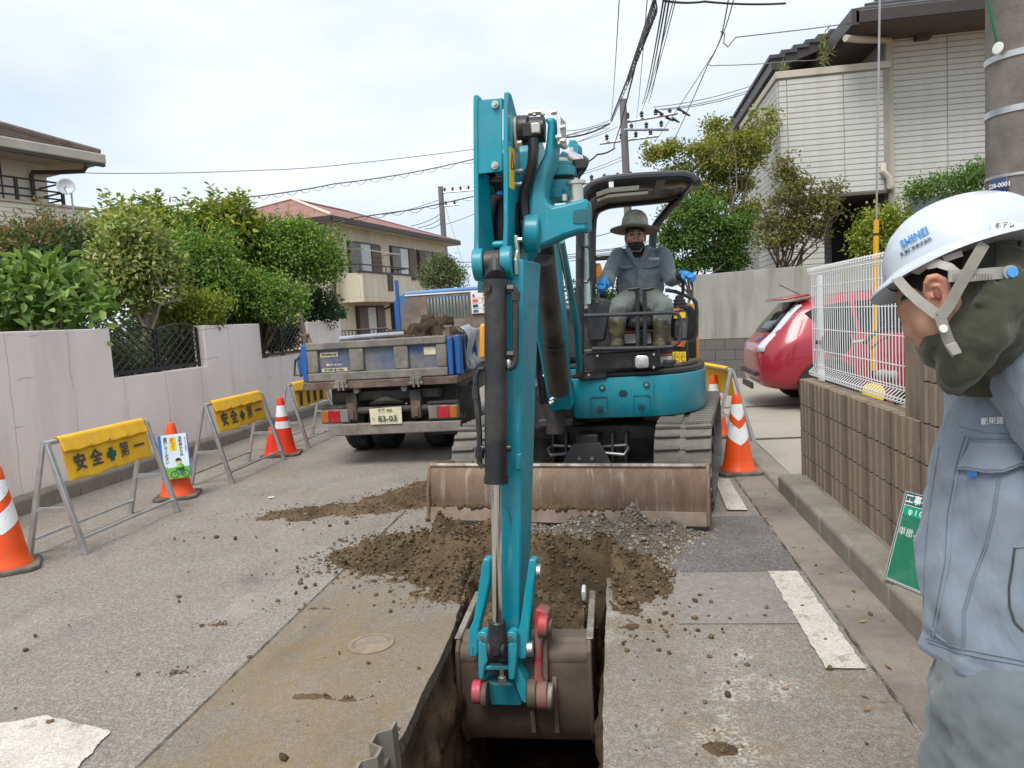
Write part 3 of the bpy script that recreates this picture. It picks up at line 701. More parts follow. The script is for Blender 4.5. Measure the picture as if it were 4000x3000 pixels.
# round valve cover, steel sheet
c=gr(802,1393); t=thing('valve_cover','round cast iron valve cover set in the asphalt left of the trench','manhole cover',(c.x,c.y,0))
b=MB(); b.lathe([(.108,.0),(.108,.009),(.085,.010),(.085,.006)],32,c); b.build('frame_ring','cast_iron',t)
b=MB(); b.lathe([(.083,.0),(.083,.0095),(.0,.0095)],32,c); b.build('lid','cast_iron',t,bev=.002)
b=MB(); p0=gr(795,1652); pts=[(-.0,0),(.05,.0),(.075,.045),(.13,.045),(.155,0),(.21,0),(.235,.045),(.29,.045)]
b.prism([(-.845+0*0+d*1.0,2.10+a,-.9) for a,d in pts]+[(-.833+d,2.10+a,-.9) for a,d in pts[::-1]],(-.03,0,1.0))
tag(b.build('trench_sheet','sheet_steel'),'corrugated steel trench sheet standing at the near left lip of the trench','steel sheet')
b=MB(); p=gr(586,1077); b.box((p.x,p.y,.012),(.05,.03,.006),rz=.4); tag(b.build('paper_scrap','paper'),'small white scrap lying on the road near the barriers','scrap')
# ================================================================ pinkish garden wall with iron fence panels
WX=-5.40
gw=thing('garden_wall','long pinkish white rendered garden wall with two fenced gaps','wall',(WX-.08,6,0))
b=MB(); b.yz([(-3,-.05),(-3,1.63),(7.36,1.63),(7.36,1.085),(9.22,1.085),(9.22,1.63),(10.8,1.63),(10.8,1.085),(12.6,1.085),(12.6,1.63),(14.25,1.63),(14.25,-.05)],WX-.16,WX)
b.build('wall','stucco',gw,bev=.008)
def iron_fence(y0,y1,label):
    f=thing('iron_fence',label,'fence',(WX-.09,y0,1.085),0,'iron fence panels in the garden wall'); x=WX-.09; z0,zt=1.13,1.60
    L_=y1-y0
    def top(y): 
        u=((y-y0)/L_*2)%1.0; return zt+.07*math.sin(math.pi*min(1,max(0,u)))
    b=MB(); b.tube([(x,y0+.02+(L_-.04)*i/40,top(y0+.02+(L_-.04)*i/40)-.01) for i in range(41)],.012,6); b.build('top_rail','iron',f)
    b=MB(); b.bx(x-.015,x+.015,y0+.02,y1-.02,z0-.02,z0+.02); b.build('bottom_rail','iron',f)
    for yy in (y0+.03,(y0+y1)/2-.03,(y0+y1)/2+.03,y1-.03):
        b=MB(); b.bx(x-.013,x+.013,yy-.016,yy+.016,1.085,top(yy)); b.build('post','iron',f)
    n=16; st=(L_-.1)/(n-5)
    for s in (1,-1):
        for i in range(-5,n):
            ya=y0+.05+i*st; yb=ya+s*0+5*st
            pts=[]
            for k in range(13):
                u=k/12; y=ya+u*5*st if s>0 else ya+5*st-u*5*st; z=z0+u*(zt+.06-z0)
                if y0+.03<=y<=y1-.03 and z<=top(y)-.01: pts.append((x+s*.006,y,z))
            if len(pts)>1:
                b=MB(); b.tube([pts[0],pts[-1]],.008,5); b.build('bar','iron',f)
iron_fence(7.36,9.22,'black iron lattice fence panel in the nearer gap of the pinkish wall')
iron_fence(10.8,12.6,'black iron lattice fence panel in the farther gap of the pinkish wall')
b=MB(); b.bx(-40,WX-.16,-3,25,-.05,.75); struct(b.build('garden_bed','soil_dark'))
# ================================================================ ribbed brown block wall
bw=thing('block_wall','low brown ribbed block wall with a taller end beside the kerb','wall',(1.5,6.1,0)); bw['_local']=1
def rib_block(ln):
    b=MB(); prof=[(0.0,0.004)]; n=int(round(ln/.0975))
    for i in range(n):
        a=i*.0975; prof+= [(-.018+.006*0,a+.006),(-.022,a+.02),(-.020,a+.045),(-.023,a+.07),(-.016,a+.076),(0.004,a+.080),(0.004,a+.0955)] if i<n-1 else [(-.018,a+.006),(-.022,a+.02),(-.020,a+.045),(-.023,a+.07),(-.016,a+.082),(0.0,a+.084)]
    prof+=[(.1,ln-.006),(.1,.004)]
    b.xy([(x,-y) for x,y in prof],.004,.196); me=b.mesh('block'); me.materials.append(MAT('brown_block')); return me
me=rib_block(.39)
for r in range(8):
    z=.07+.2*r; nrun=11
    for i in range(nrun):
        y=6.08-i*.39-(.0)
        if r>=4 and y>3.99: continue
        link('block',me,bw,Matrix.Translation((1.45-1.5,y-6.1,z))@Matrix.Rotation(random.uniform(-.002,.002),4,'Z'))
b=MB(); b.bx(1.452-1.5,1.542-1.5,-4.2,-.025,-.03,.868); b.bx(1.452-1.5,1.542-1.5,-4.2,-2.12,.869,1.668); b.build('mortar_core','brown_block',bw)
del bw['_local']
# ---- white welded mesh panel standing on the wall
mf=thing('mesh_fence','white welded wire mesh fence panel on top of the brown ribbed wall','fence',(1.52,6.0,.87)); x=1.52; y0,y1=5.98,4.03
def wire(pts,r=.0032): 
    b=MB(); b.tube(pts,r,5); return b
for z in (.97,.985,1.10,1.26,1.42,1.58,1.66,1.675): wire([(x,y0,z),(x,y1,z)],.0034).build('wire','white_wire',mf)
for z,dx in ((.93,-.03),(1.70,-.03),(.915,-.0)): wire([(x+dx,y0,z),(x+dx,y1,z)],.0034).build('wire','white_wire',mf)
b=wire([(x,y0,.905),(x-.02,y0,.90),(x-.035,y0,.915),(x-.035,y0,.935),(x,y0,.965),(x-.004,y0,1.0),(x-.004,y0,1.64),(x,y0,1.67),(x-.035,y0,1.695),(x-.03,y0,1.72),(x,y0,1.715)])
me=b.mesh('wire',mf); me.materials.append(MAT('white_wire'))
n=int((y0-y1)/.05)
for i in range(n+1): link('wire',me,mf,Matrix.Translation((0,-i*.05,0)))
for yy in (5.88,4.12):
    b=MB(); b.bx(x+.006,x+.046,yy-.025,yy+.025,.86,1.66); b.build('post','white_wire',mf,bev=.004)
b=MB(); b.bx(x-.01,x+.06,3.985,4.02,.87,1.3); 
# ================================================================ grey retaining wall behind the driveway
rw=thing('retaining_wall','grey rendered retaining wall on a base of concrete blocks behind the red car','wall',(1.6,15.2,0),R(-25)); rw['_local']=1
b=MB(); b.bx(0,8.5,0,.16,.826,2.115); b.build('render','grey_render',rw,bev=.01)
b=MB(); b.bx(.0,8.5,.02,.14,-.05,.80); b.build('mortar_core','mortar',rw)
b=MB(); b.bx(.004,.396,0,.16,.003,.203); me=b.mesh('block'); me.materials.append(MAT('grey_block'))
for r in range(4):
    for i in range(22):
        o=link('block',me,rw,Matrix.Translation((i*.4-(.2 if r%2 else 0)+.0,random.uniform(-.004,.004),r*.206)))
        if r%2 and i==0: o.matrix_basis=Matrix.Translation((.2-.2,0.0,r*.206))@Matrix.Diagonal((.5,1,1,1))
del rw['_local']
b=MB(); b.bx(1.75,30,15.5,60,-.05,1.2); struct(b.build('house_plot','soil_dark'))
# ================================================================ trees and shrubs
def fast_mesh(name,co,quads):
    me=bpy.data.meshes.new(name); me.vertices.add(len(co)); me.vertices.foreach_set('co',co.astype(np.float32).ravel())
    n=len(quads); me.loops.add(n*4); me.loops.foreach_set('vertex_index',quads.astype(np.int32).ravel()); me.polygons.add(n)
    me.polygons.foreach_set('loop_start',np.arange(0,n*4,4,dtype=np.int32)); me.polygons.foreach_set('loop_total',np.full(n,4,dtype=np.int32)); me.update(calc_edges=True); return me
def leaves(centres,axes,normals,ln,wd,fold=.25,droop=.15):
    """six-point folded leaves"""
    n=len(centres); side=np.cross(normals,axes); side/=np.linalg.norm(side,axis=1)[:,None]+1e-9
    L_=ln[:,None]; W=wd[:,None]; b=centres
    P_=np.stack([b, b+axes*L_*.35+side*W*.5+normals*W*fold, b+axes*L_*.72+side*W*.42+normals*(W*fold*.8-L_*droop*.5), b+axes*L_-normals*L_*droop, b+axes*L_*.72-side*W*.42+normals*(W*fold*.8-L_*droop*.5), b+axes*L_*.35-side*W*.5+normals*W*fold],1)
    co=P_.reshape(-1,3); i=np.arange(n)[:,None]*6
    return co,np.concatenate([i+np.array([0,1,2,3]),i+np.array([0,3,4,5])],0)
def crown(blobs,n,ln,wd,seed,clump=10,spread=.10,shell=.55,up=.35,gaps=.25):
    """blobs: (x,y,z,rx,ry,rz). Leaves sit in clumps through the volume, thicker to the outside, with gaps"""
    rs=np.random.RandomState(seed); bl=np.array(blobs,float); vol=bl[:,3]*bl[:,4]*bl[:,5]; vol=vol**.75; pr=vol/vol.sum()
    nc=max(1,n//clump); k=rs.choice(len(bl),nc,p=pr); d=rs.normal(size=(nc,3)); d/=np.linalg.norm(d,axis=1)[:,None]
    r_=(shell+(1-shell)*rs.rand(nc))**.8*rs.uniform(.75,1.12,nc); r_=np.where(rs.rand(nc)<.22,r_*rs.rand(nc),r_)
    c=bl[k,:3]+d*bl[k,3:]*r_[:,None]
    if gaps>0:
        keep=np.array([mn.noise(Vector((p[0]*1.9,p[1]*1.9,p[2]*1.9+seed)))>-.55+gaps*.9-.25 for p in c]); c=c[keep]; d=d[keep]
    m=len(c); cen=np.repeat(c,clump,0)+rs.normal(scale=spread,size=(m*clump,3)); out=np.repeat(d,clump,0)
    N=len(cen); ax=out*.6+rs.normal(scale=.7,size=(N,3)); ax[:,2]+=up*.6; ax/=np.linalg.norm(ax,axis=1)[:,None]+1e-9
    nm=rs.normal(scale=.55,size=(N,3))+out*.35; nm[:,2]+=.85; nm-=ax*np.sum(nm*ax,1)[:,None]; nm/=np.linalg.norm(nm,axis=1)[:,None]+1e-9
    l=ln*rs.uniform(.6,1.25,N); w_=wd*rs.uniform(.7,1.2,N)
    return leaves(cen,ax,nm,l,w_)
def branch_pts(a,b,rng,k=5,wob=.08):
    a,b=Vector(a),Vector(b); L_=(b-a).length
    return [a.lerp(b,i/k)+Vector((rng.uniform(-1,1),rng.uniform(-1,1),rng.uniform(-.5,.5)))*wob*L_*(0 if i in(0,) else 1) for i in range(k+1)]
def tree(name,label,cat,base,blobs,n,ln,wd,mat,seed,trunk=.05,*a_,layers=0,shoots=0,**k_):
    return tree_(name,label,cat,base,blobs,n,ln,wd,mat,seed,trunk,*a_,layers=layers,shoots=shoots,**k_)
def tree_(name,label,cat,base,blobs,n,ln,wd,mat,seed,trunk=.05,bark='bark',group=None,clump=10,spread=.10,limbs=7,shell=.55,gaps=.25,stems=1,up=.35,fork=.4,layers=0,shoots=0):
    t=thing(name,label,cat,base,0,group); rng=random.Random(seed); base=Vector(base)
    full=blobs
    if layers:   # foliage in flat tiers with air between them
        full=[]
        for (x,y,z,rx,ry,rz) in blobs:
            for j in range(layers): full.append((x+rng.uniform(-.55,.55)*rx,y+rng.uniform(-.55,.55)*ry,z+rng.uniform(-.8,.9)*rz,rx*rng.uniform(.3,.6),ry*rng.uniform(.3,.6),rz*rng.uniform(.12,.24)))
    co,q=crown(full,n,ln,wd,seed,clump,spread,shell,up,gaps)
    sh=[]
    if shoots:   # long new shoots standing out of the crown
        rs=np.random.RandomState(seed+77); C_s=[];A_s=[]
        for j in range(shoots):
            x,y,z,rx,ry,rz=blobs[rng.randrange(len(blobs))]; p=Vector((x+rng.uniform(-.8,.8)*rx,y+rng.uniform(-.8,.8)*ry,z+rz*rng.uniform(.5,.9))); d=Vector((rng.uniform(-.35,.35),rng.uniform(-.35,.35),1)).normalized(); L2=rng.uniform(.15,.36)
            sh.append((p,p+d*L2)); m=int(L2/(ln*.33))
            for k in range(m):
                a=k*2.4; o=Vector((math.cos(a),math.sin(a),.55)).normalized(); C_s.append(p+d*L2*(k+1)/m); A_s.append(o)
        C_s=np.array(C_s); A_s=np.array(A_s); nm=np.tile(np.array([0,0,1.]),(len(C_s),1))+rs.normal(scale=.3,size=C_s.shape); nm-=A_s*np.sum(nm*A_s,1)[:,None]; nm/=np.linalg.norm(nm,axis=1)[:,None]
        co2,q2=leaves(C_s,A_s,nm,ln*rs.uniform(.6,1.1,len(C_s)),wd*rs.uniform(.7,1.1,len(C_s))); q=np.concatenate([q,q2+len(co)]); co=np.concatenate([co,co2])
    co=co-np.array(base); me=fast_mesh('crown',co,q); me.materials.append(MAT(mat)); o=link('crown',me,t)
    cx=Vector((sum(b_[0] for b_ in blobs)/len(blobs),sum(b_[1] for b_ in blobs)/len(blobs),sum(b_[2] for b_ in blobs)/len(blobs)))
    b=MB(); 
    for s in range(stems):
        p0=base+Vector((rng.uniform(-.15,.15),rng.uniform(-.15,.15),0))*(1 if stems>1 else 0); top=base.lerp(cx,fork)+Vector((rng.uniform(-.2,.2),rng.uniform(-.2,.2),0))*(1 if stems>1 else .3)
        tp=branch_pts(p0,top,rng,5,.04); b.tube(tp,[trunk*(1-.09*i) for i in range(6)],8)
        for j in range(max(2,limbs//stems)):
            bl=rng.choice(blobs); e=Vector((bl[0]+rng.uniform(-.7,.7)*bl[3],bl[1]+rng.uniform(-.7,.7)*bl[4],bl[2]+rng.uniform(-.2,.85)*bl[5]))
            bp=branch_pts(tp[-1].lerp(tp[-2],rng.random()),e,rng,5,.07); b.tube(bp,[trunk*.5*(1-.17*i)+.003 for i in range(6)],6)
            for m in range(3):
                s0=bp[rng.randint(2,4)]; e2=s0+Vector((rng.uniform(-1,1)*bl[3],rng.uniform(-1,1)*bl[4],rng.uniform(-.1,.9)*bl[5]))*.6
                b.tube(branch_pts(s0,e2,rng,3,.07),[trunk*.2+.003,trunk*.14+.002,trunk*.1+.002,.002],5)
    for p,e in sh: b.tube([p-(e-p)*.6,e],[.006,.002],4)
    b.build('trunk',bark,t,root=t); return t
def bl(px,py,Y,rx,ry,rz):
    p=at(px,py,Y); return (p.x,p.y,p.z,rx,ry,rz)
G=.75
def base_of(px,Y,z=G):
    p=at(px,650,Y); return (p.x,p.y,z)
GL='garden plants behind the pinkish wall'
tree('broadleaf_shrub','glossy shrub with large pale green leaves at the far left above the wall','shrub',base_of(110,7.3),[bl(60,640,7.3,.5,.5,.32),bl(150,640,7.3,.42,.45,.25),bl(20,690,7.2,.4,.4,.25),bl(190,690,7.4,.3,.3,.2),bl(90,600,7.3,.35,.4,.15)],1500,.15,.065,'leaf_broad',1,.03,'bark_pale',GL,7,.09,8,.5,.22,2)
tree('photinia','tall shrub with red new shoots by the left house balcony','shrub',base_of(60,10.2),[bl(50,545,10,.75,.7,.4),bl(110,560,10,.7,.7,.36),bl(15,545,10.2,.45,.5,.3),bl(150,525,10.4,.4,.5,.3),bl(75,500,10.2,.28,.35,.3)],7500,.085,.035,'leaf_red',2,.05,'bark',GL,10,.09,9,.45,.25,shoots=30)
tree('camellia','dark green camellia in the shade behind the variegated shrub','shrub',base_of(130,10),[bl(90,600,9.6,.7,.6,.45),bl(170,590,9.8,.65,.6,.5),bl(215,620,9.8,.5,.6,.5),bl(30,590,9.6,.5,.5,.5),bl(195,530,10.2,.35,.45,.3)],9000,.085,.045,'leaf_dark',3,.05,'bark',GL,9,.08,7,.3,.08)
tree('variegated_shrub','pale edged variegated shrub above the nearer iron fence','shrub',base_of(280,8.9),[bl(285,560,8.9,.52,.5,.45),bl(260,620,8.9,.42,.5,.35),bl(320,590,8.9,.42,.45,.42),bl(290,510,8.9,.36,.4,.3),bl(350,560,9,.2,.3,.3),bl(240,560,9,.25,.3,.35)],7800,.085,.04,'leaf_variegated',4,.05,'bark_pale',GL,9,.07,8,.5,.2,2,shoots=24)
tree('persimmon_tree','yellow green tree with upright shoots behind the variegated shrub','tree',base_of(300,11.6),[bl(290,510,11.6,.75,.6,.4),bl(250,525,11.6,.4,.5,.35),bl(345,525,11.6,.55,.6,.45),bl(275,485,11.7,.3,.35,.25),bl(330,480,11.8,.22,.25,.28)],5600,.125,.06,'leaf_yellow',5,.06,'bark',GL,8,.1,8,.5,.3,shoots=34)
tree('magnolia_tree','tall loose tree with long upright shoots left of the beige house','tree',base_of(455,12.0),[bl(450,540,12,.65,.6,.55),bl(430,500,12,.4,.4,.4),bl(490,500,12,.45,.45,.42),bl(460,465,12,.25,.25,.25),bl(520,480,12,.22,.22,.28),bl(510,500,12.2,.45,.5,.45),bl(400,540,12,.4,.45,.5)],5600,.12,.055,'leaf_yellow',6,.06,'bark_pale',GL,8,.09,9,.45,.3,shoots=36)
tree('dogwood','mid green leafy shrub between the variegated shrub and the round tree','shrub',base_of(430,10.6),[bl(420,585,10.6,.45,.5,.5),bl(460,560,10.8,.45,.5,.5),bl(400,540,10.8,.3,.4,.4),bl(480,610,10.6,.35,.4,.35)],6500,.07,.038,'leaf_bright',7,.045,'bark_pale',GL,9,.08,7,.45,.22,shoots=14)
tree('azalea','low azalea bush above the joint of the pinkish wall','shrub',base_of(410,9.6,.9),[bl(405,660,9.6,.42,.4,.25),bl(450,665,9.6,.3,.35,.22),bl(360,675,9.5,.3,.35,.2),bl(420,690,9.6,.4,.4,.15)],5200,.055,.024,'leaf_yellow',8,.03,'bark',GL,9,.05,6,.5,.1)
tree('round_shrub','rounded bright green shrub above the farther iron fence','shrub',base_of(560,11.2),[bl(560,640,11.2,.62,.55,.4),bl(520,640,11.2,.4,.45,.4),bl(610,650,11.2,.42,.5,.36),bl(560,610,11.2,.4,.4,.2)],9000,.06,.032,'leaf_bright',9,.045,'bark',GL,9,.06,6,.6,.02)
tree('clipped_tree','clipped dome shaped bright green tree in front of the beige house','tree',base_of(655,12.6,.9),[bl(640,545,12.6,.95,.7,.42),bl(600,520,12.6,.6,.6,.35),bl(690,570,12.6,.45,.55,.35),bl(575,570,12.6,.5,.55,.4),bl(640,500,12.6,.5,.5,.2),bl(560,510,12.6,.35,.4,.25)],15000,.07,.036,'leaf_bright',10,.07,'bark_pale',GL,9,.07,8,.6,.1,1,.3,.55,shoots=26)
tree('dark_shrub','dark shrub under the clipped tree beside the green awning','shrub',base_of(690,13.6),[bl(690,660,13.6,.4,.45,.45),bl(660,640,13.6,.35,.4,.5),bl(715,670,13.6,.2,.3,.3)],3600,.06,.032,'leaf_dark',12,.04,'bark',GL,9,.06,5,.5,.05)
for i,(y0,y1,lb) in enumerate([(7.45,9.15,'low clipped hedge behind the nearer iron fence'),(10.9,12.5,'low dark hedge behind the farther iron fence')]):
    tree('hedge',lb,'hedge',(-5.95,(y0+y1)/2,.75),[(-5.98-.12*(k%2),y0+.1+(y1-y0+.9)*k/8,1.24+(.12 if i else 0)+.05*(k%3),.22,.3,.26) for k in range(9)],7500,.045,.028,'leaf_grey' if i==0 else 'leaf_dark',20+i,.02,'bark',GL,9,.05,10,.6,0)
tree('bamboo_grass','dark strappy leaves hanging over the farther iron fence','plant',(-6.2,11.7,.75),[(-6.1,11.3+.25*k,1.5+.04*(k%2),.22,.25,.22) for k in range(5)],1500,.22,.03,'leaf_dark',25,.015,'bark',GL,8,.08,6,.5,.1)
tree('round_tree','small round grey green tree beyond the dump truck','tree',base_of(955,23,0),[bl(955,590,23,.66,.6,.45),bl(930,600,23,.4,.5,.4),bl(980,600,23,.38,.5,.4),bl(955,570,23,.42,.4,.3)],6500,.075,.04,'leaf_grey',13,.07,'bark',None,9,.08,6,.6,.08)
GR='trees above the grey retaining wall'
def br(px,Y,z=1.2):
    p=at(px,560,Y); return (p.x,p.y,z)
tree('maple_tree','tall green maple with yellowish tips right of the excavator canopy','tree',br(1545,16.6),[bl(1545,370,16.6,1.0,.8,.55),bl(1600,310,16.6,.75,.7,.5),bl(1480,350,16.6,.9,.7,.4),bl(1640,270,16.8,.45,.5,.35),bl(1560,290,16.8,.5,.5,.35),bl(1500,410,16.6,.9,.8,.5),bl(1590,420,16.6,.6,.7,.6),bl(1420,330,16.6,.35,.5,.2),bl(1655,300,16.6,.25,.4,.3)],15000,.075,.04,'leaf_maple',14,.05,'bark_pale',GR,8,.075,18,.4,.3,3,.1,.35,layers=6)
tree('maple_tree','lower spreading green maple directly behind the operator','tree',br(1490,15.9),[bl(1470,480,15.9,1.0,.7,.45),bl(1540,490,15.9,.8,.7,.5),bl(1440,540,16,.6,.6,.5),bl(1500,555,16,.7,.6,.4),bl(1590,520,15.9,.45,.6,.6),bl(1560,570,16,.5,.5,.3)],19000,.07,.038,'leaf_mid',15,.05,'bark_pale',GR,8,.08,14,.35,.12,3,.1,.3,layers=6)
tree('smoke_bush','bronze leaved small tree in front of the white house','tree',br(1700,14.9,1.4),[bl(1740,470,14.9,.72,.6,.4),bl(1690,500,14.9,.6,.6,.4),bl(1720,410,14.9,.45,.5,.45),bl(1800,470,14.8,.4,.5,.28),bl(1700,365,14.9,.25,.35,.3),bl(1660,470,15,.35,.4,.35),bl(1780,430,14.9,.32,.4,.25)],7000,.07,.04,'leaf_brown',16,.04,'bark',GR,8,.08,16,.4,.3,2,.1,.3,layers=6)
tree('laurel_shrub','yellow green shrub between the bronze tree and the worker','shrub',br(1890,14.2,1.3),[bl(1895,500,14.2,.38,.45,.5),bl(1935,480,14.2,.3,.4,.35),bl(1870,530,14.2,.28,.4,.4)],3800,.07,.035,'leaf_yellow',17,.03,'bark',GR,8,.07,6,.5,.12)
tree('nandina','feathery nandina shrub under the white house wall beside the pole','shrub',br(2020,14.0,1.3),[bl(2010,405,14.0,.42,.4,.2),bl(2060,395,14.0,.35,.4,.25),bl(2100,390,14,.35,.4,.3),bl(2125,375,14,.25,.3,.25),bl(1980,415,14,.25,.3,.15)],3600,.07,.025,'leaf_mid',18,.02,'bark',GR,8,.07,9,.4,.25,2)
tree('street_tree','dark leafy trees far down the street behind the excavator','tree',(-.9,46,0),[(-1.4,46,2.2,1.6,1,1.5),(.6,46,2.0,1.4,1,1.3),(1.9,45,2.3,1.0,1,1.6)],3500,.25,.14,'leaf_dark',19,.15,'bark',None,8,.3,8,.5,.05)

tree('hedge','tall dark boundary hedge filling the gaps behind the garden shrubs','hedge',(-9.6,13,.75),[(-9.3-.3*(k%3),7.5+1.0*k,1.45+.1*(k%2),.6,.8,.75) for k in range(12)],15000,.09,.05,'leaf_dark',60,.05,'bark',GL,9,.1,10,.5,0)
# ================================================================ beige house with red roof
hm=thing('beige_house','two storey beige house with reddish brown hip roof beyond the dump truck','house',(-12,30,0)); hm['_local']=0
A=V(-10.6,27.3,0)          # near right wall corner
ur=V(.19,.982,0).normalized()   # receding (street) side
ul=V(-.982,.19,0)          # side facing the camera, to the left
LR,LL,ZE=11.0,7.2,5.45
def hp(u,v,z,off=0):       # u along street side, v along camera side, off outwards from the street side
    return A+ur*u+ul*v+V(0,0,z)-ul*off
def face(b,o,du,dv,poly,t,out): b.prism([o+du*a+dv*c for a,c in poly],out*t)
b=MB(); b.prism([hp(0,0,-.1),hp(LR,0,-.1),hp(LR,LL,-.1),hp(0,LL,-.1)],(0,0,ZE+.1)); b.build('wall','house_beige',hm)
ov=.62; e=[hp(-ov,-ov,ZE),hp(LR+ov,-ov,ZE),hp(LR+ov,LL+ov,ZE),hp(-ov,LL+ov,ZE)]; rz_=7.05
r1,r2=hp(3.2,LL/2,rz_),hp(LR-3.2,LL/2,rz_)
b=MB(); up=V(0,0,.2); b.add([p+up for p in e]+[r1+up*.5,r2+up*.5],[(0,1,5,4),(1,2,5),(2,3,4,5),(3,0,4)]); roof=b.build('roof','shingle_red',hm,ang=10)
for i in range(4):
    b=MB(); a,c=e[i],e[(i+1)%4]; d=(c-a).normalized(); n_=V(d.y,-d.x,0)*.06; b.prism([a-n_,c-n_,c+n_,a+n_],(0,0,.2)); b.build('fascia','trim_brown',roof)
b=MB(); b.add([p+V(0,0,.002) for p in e],[(0,1,2,3)]); b.build('soffit','soffit_beige',roof)
b=MB(); b.tube([e[0]+up+V(0,0,.03),r1+V(0,0,.13)],.07,6); b.build('ridge_cap','soffit_beige',roof)
b=MB(); b.tube([r1+V(0,0,.12),r2+V(0,0,.12)],.06,6); b.tube([e[1]+up,r2+V(0,0,.12)],.05,6); b.tube([e[3]+up,r1+V(0,0,.12)],.05,6); b.build('ridge_cap','shingle_red',roof)
out=-ul
def pane(b,u0,u1,z0,z1,t,o0=0): b.prism([hp(u0,0,z0,o0),hp(u1,0,z0,o0),hp(u1,0,z1,o0),hp(u0,0,z1,o0)],out*t)
def window(u0,u1,z0,z1,parts):
    b=MB(); pane(b,u0,u1,z0,z1,.07); w_=b.build('window','trim_brown',hm)
    n=len(parts); d=(u1-u0-.12)/n
    for i,k in enumerate(parts):
        b=MB(); pane(b,u0+.06+d*i+.02,u0+.06+d*(i+1)-.02,z0+.08,z1-.08,.04 if k!='shutter_brown' else .08,.07); b.build('pane' if k!='shutter_brown' else 'shutter',k,w_)
        if k=='shutter_brown':
            for j in range(9):
                b=MB(); zz=z0+.15+(z1-z0-.3)*j/8; pane(b,u0+.08+d*i,u0+.04+d*(i+1),zz,zz+.03,.02,.15); b.build('slat','shutter_brown',w_)
window(1.35,3.95,2.95,4.95,['screen_grey','curtain','shutter_brown'])
window(4.9,7.35,3.55,5.0,['screen_grey','curtain','shutter_brown'])
window(7.6,9.9,3.55,5.0,['shutter_brown','screen_grey','shutter_brown'])
window(1.6,3.9,.3,2.35,['shutter_brown','curtain','shutter_brown'])
window(4.6,6.2,.9,2.5,['glass_dark','glass_dark'])
b=MB(); b.prism([hp(0,2.3,3.9)+V(0,0,0)-ur*.0,hp(0,4.9,3.9),hp(0,4.9,5.0),hp(0,2.3,5.0)],-ur*.08); w_=b.build('window','trim_brown',hm)
for i in range(2):
    b=MB(); b.prism([hp(-.08,2.36+1.25*i,3.96),hp(-.08,3.55+1.25*i,3.96),hp(-.08,3.55+1.25*i,4.94),hp(-.08,2.36+1.25*i,4.94)],-ur*.04); b.build('shutter','shutter_brown',w_)
# balcony
b=MB(); bo=1.05
for poly in ([(.55,0),(4.75,0)],):
    b.prism([hp(.55,0,2.45),hp(4.75,0,2.45),hp(4.75,0,2.45,bo),hp(.55,0,2.45,bo)],(0,0,.15))
    b.prism([hp(.55,0,2.6,bo-.14),hp(4.75,0,2.6,bo-.14),hp(4.75,0,2.6,bo),hp(.55,0,2.6,bo)],(0,0,.98)); b.prism([hp(.55,0,2.6,0),hp(.69,0,2.6,0),hp(.69,0,2.6,bo-.14),hp(.55,0,2.6,bo-.14)],(0,0,.98)); b.prism([hp(4.61,0,2.6,0),hp(4.75,0,2.6,0),hp(4.75,0,2.6,bo-.14),hp(4.61,0,2.6,bo-.14)],(0,0,.98))
bal=b.build('balcony','house_beige',hm,bev=.015)
b=MB(); b.prism([hp(.5,0,3.582,bo-.2),hp(4.8,0,3.582,bo-.2),hp(4.8,0,3.582,bo+.04),hp(.5,0,3.582,bo+.04)],(0,0,.06)); b.build('coping','trim_brown',bal)
b=MB(); b.prism([hp(2.55,0,2.9,bo),hp(3.0,0,2.9,bo),hp(3.0,0,3.55,bo),hp(2.55,0,3.55,bo)],out*.03); b.build('grille','trim_brown',bal)
b=MB(); b.tube([hp(.55,0,3.9,.1),hp(.55,0,3.9,bo-.08),hp(4.75,0,3.9,bo-.08),hp(4.75,0,3.9,.1)],.03,6); b.build('handrail','trim_brown',bal)
for u in (.55,1.6,2.65,3.7,4.75):
    b=MB(); b.tube([hp(u,0,3.63,bo-.08),hp(u,0,3.9,bo-.08)],.02,5); b.build('baluster','trim_brown',bal)
b=MB(); b.tube([hp(1.3,0,4.55,.6),hp(4.4,0,4.5,.75)],.02,6); b.tube([hp(1.35,0,4.6,0),hp(1.35,0,4.55,.8)],.03,5); b.tube([hp(4.2,0,4.5,0),hp(4.2,0,4.5,.85)],.03,5); b.build('drying_pole','aluminium',bal)
b=MB(); b.tube([hp(.1,0,5.2,.08),hp(.1,0,0,.08)],.05,8); b.build('downpipe','trim_brown',hm)
b=MB(); b.tube([hp(-.08,-.3+.5,5.2),hp(-.08,.2,0)],.05,8); b.build('downpipe','curtain',hm)
b=MB(); b.tube([hp(3.9,0,2.43,.6),hp(3.9,0,2.3,.4),hp(3.75,0,2.15,.08),hp(3.75,0,.1,.08)],.05,8); b.build('downpipe','trim_brown',hm)
# green awning and black gate fence by the garden end
b=MB(); p=at(745,682,16.2); n=10
b.loft([[V(p.x-1.0+1.0*u,p.y-.45*math.sin(a*math.pi/8)*1.0,p.z-.05+.22*math.cos(a*math.pi/8)) for a in range(5)]+[V(p.x-1+1.0*u,p.y+.1,p.z+.15),V(p.x-1+u,p.y+.1,p.z-.07)] for u in (0,.33,.66,1.0)])
tag(b.build('awning','awning_green',bev=.02),'small dark green curved awning beyond the garden wall','awning')
gp=thing('gate_fence','black railing in front of the beige house, left of the earth load','fence',(-6.4,17,0))
xa,xb=at(738,720,17.5),at(838,712,17.5)
for z in (.75,1.42):
    b=MB(); b.tube([(xa.x,17.5,z),(xb.x,17.5,z)],.02,6); b.build('rail','iron',gp)
for i in range(14):
    x=xa.x+(xb.x-xa.x)*i/13; b=MB(); b.tube([(x,17.5,.0),(x,17.5,1.42)],.012,5); b.build('bar','iron',gp)
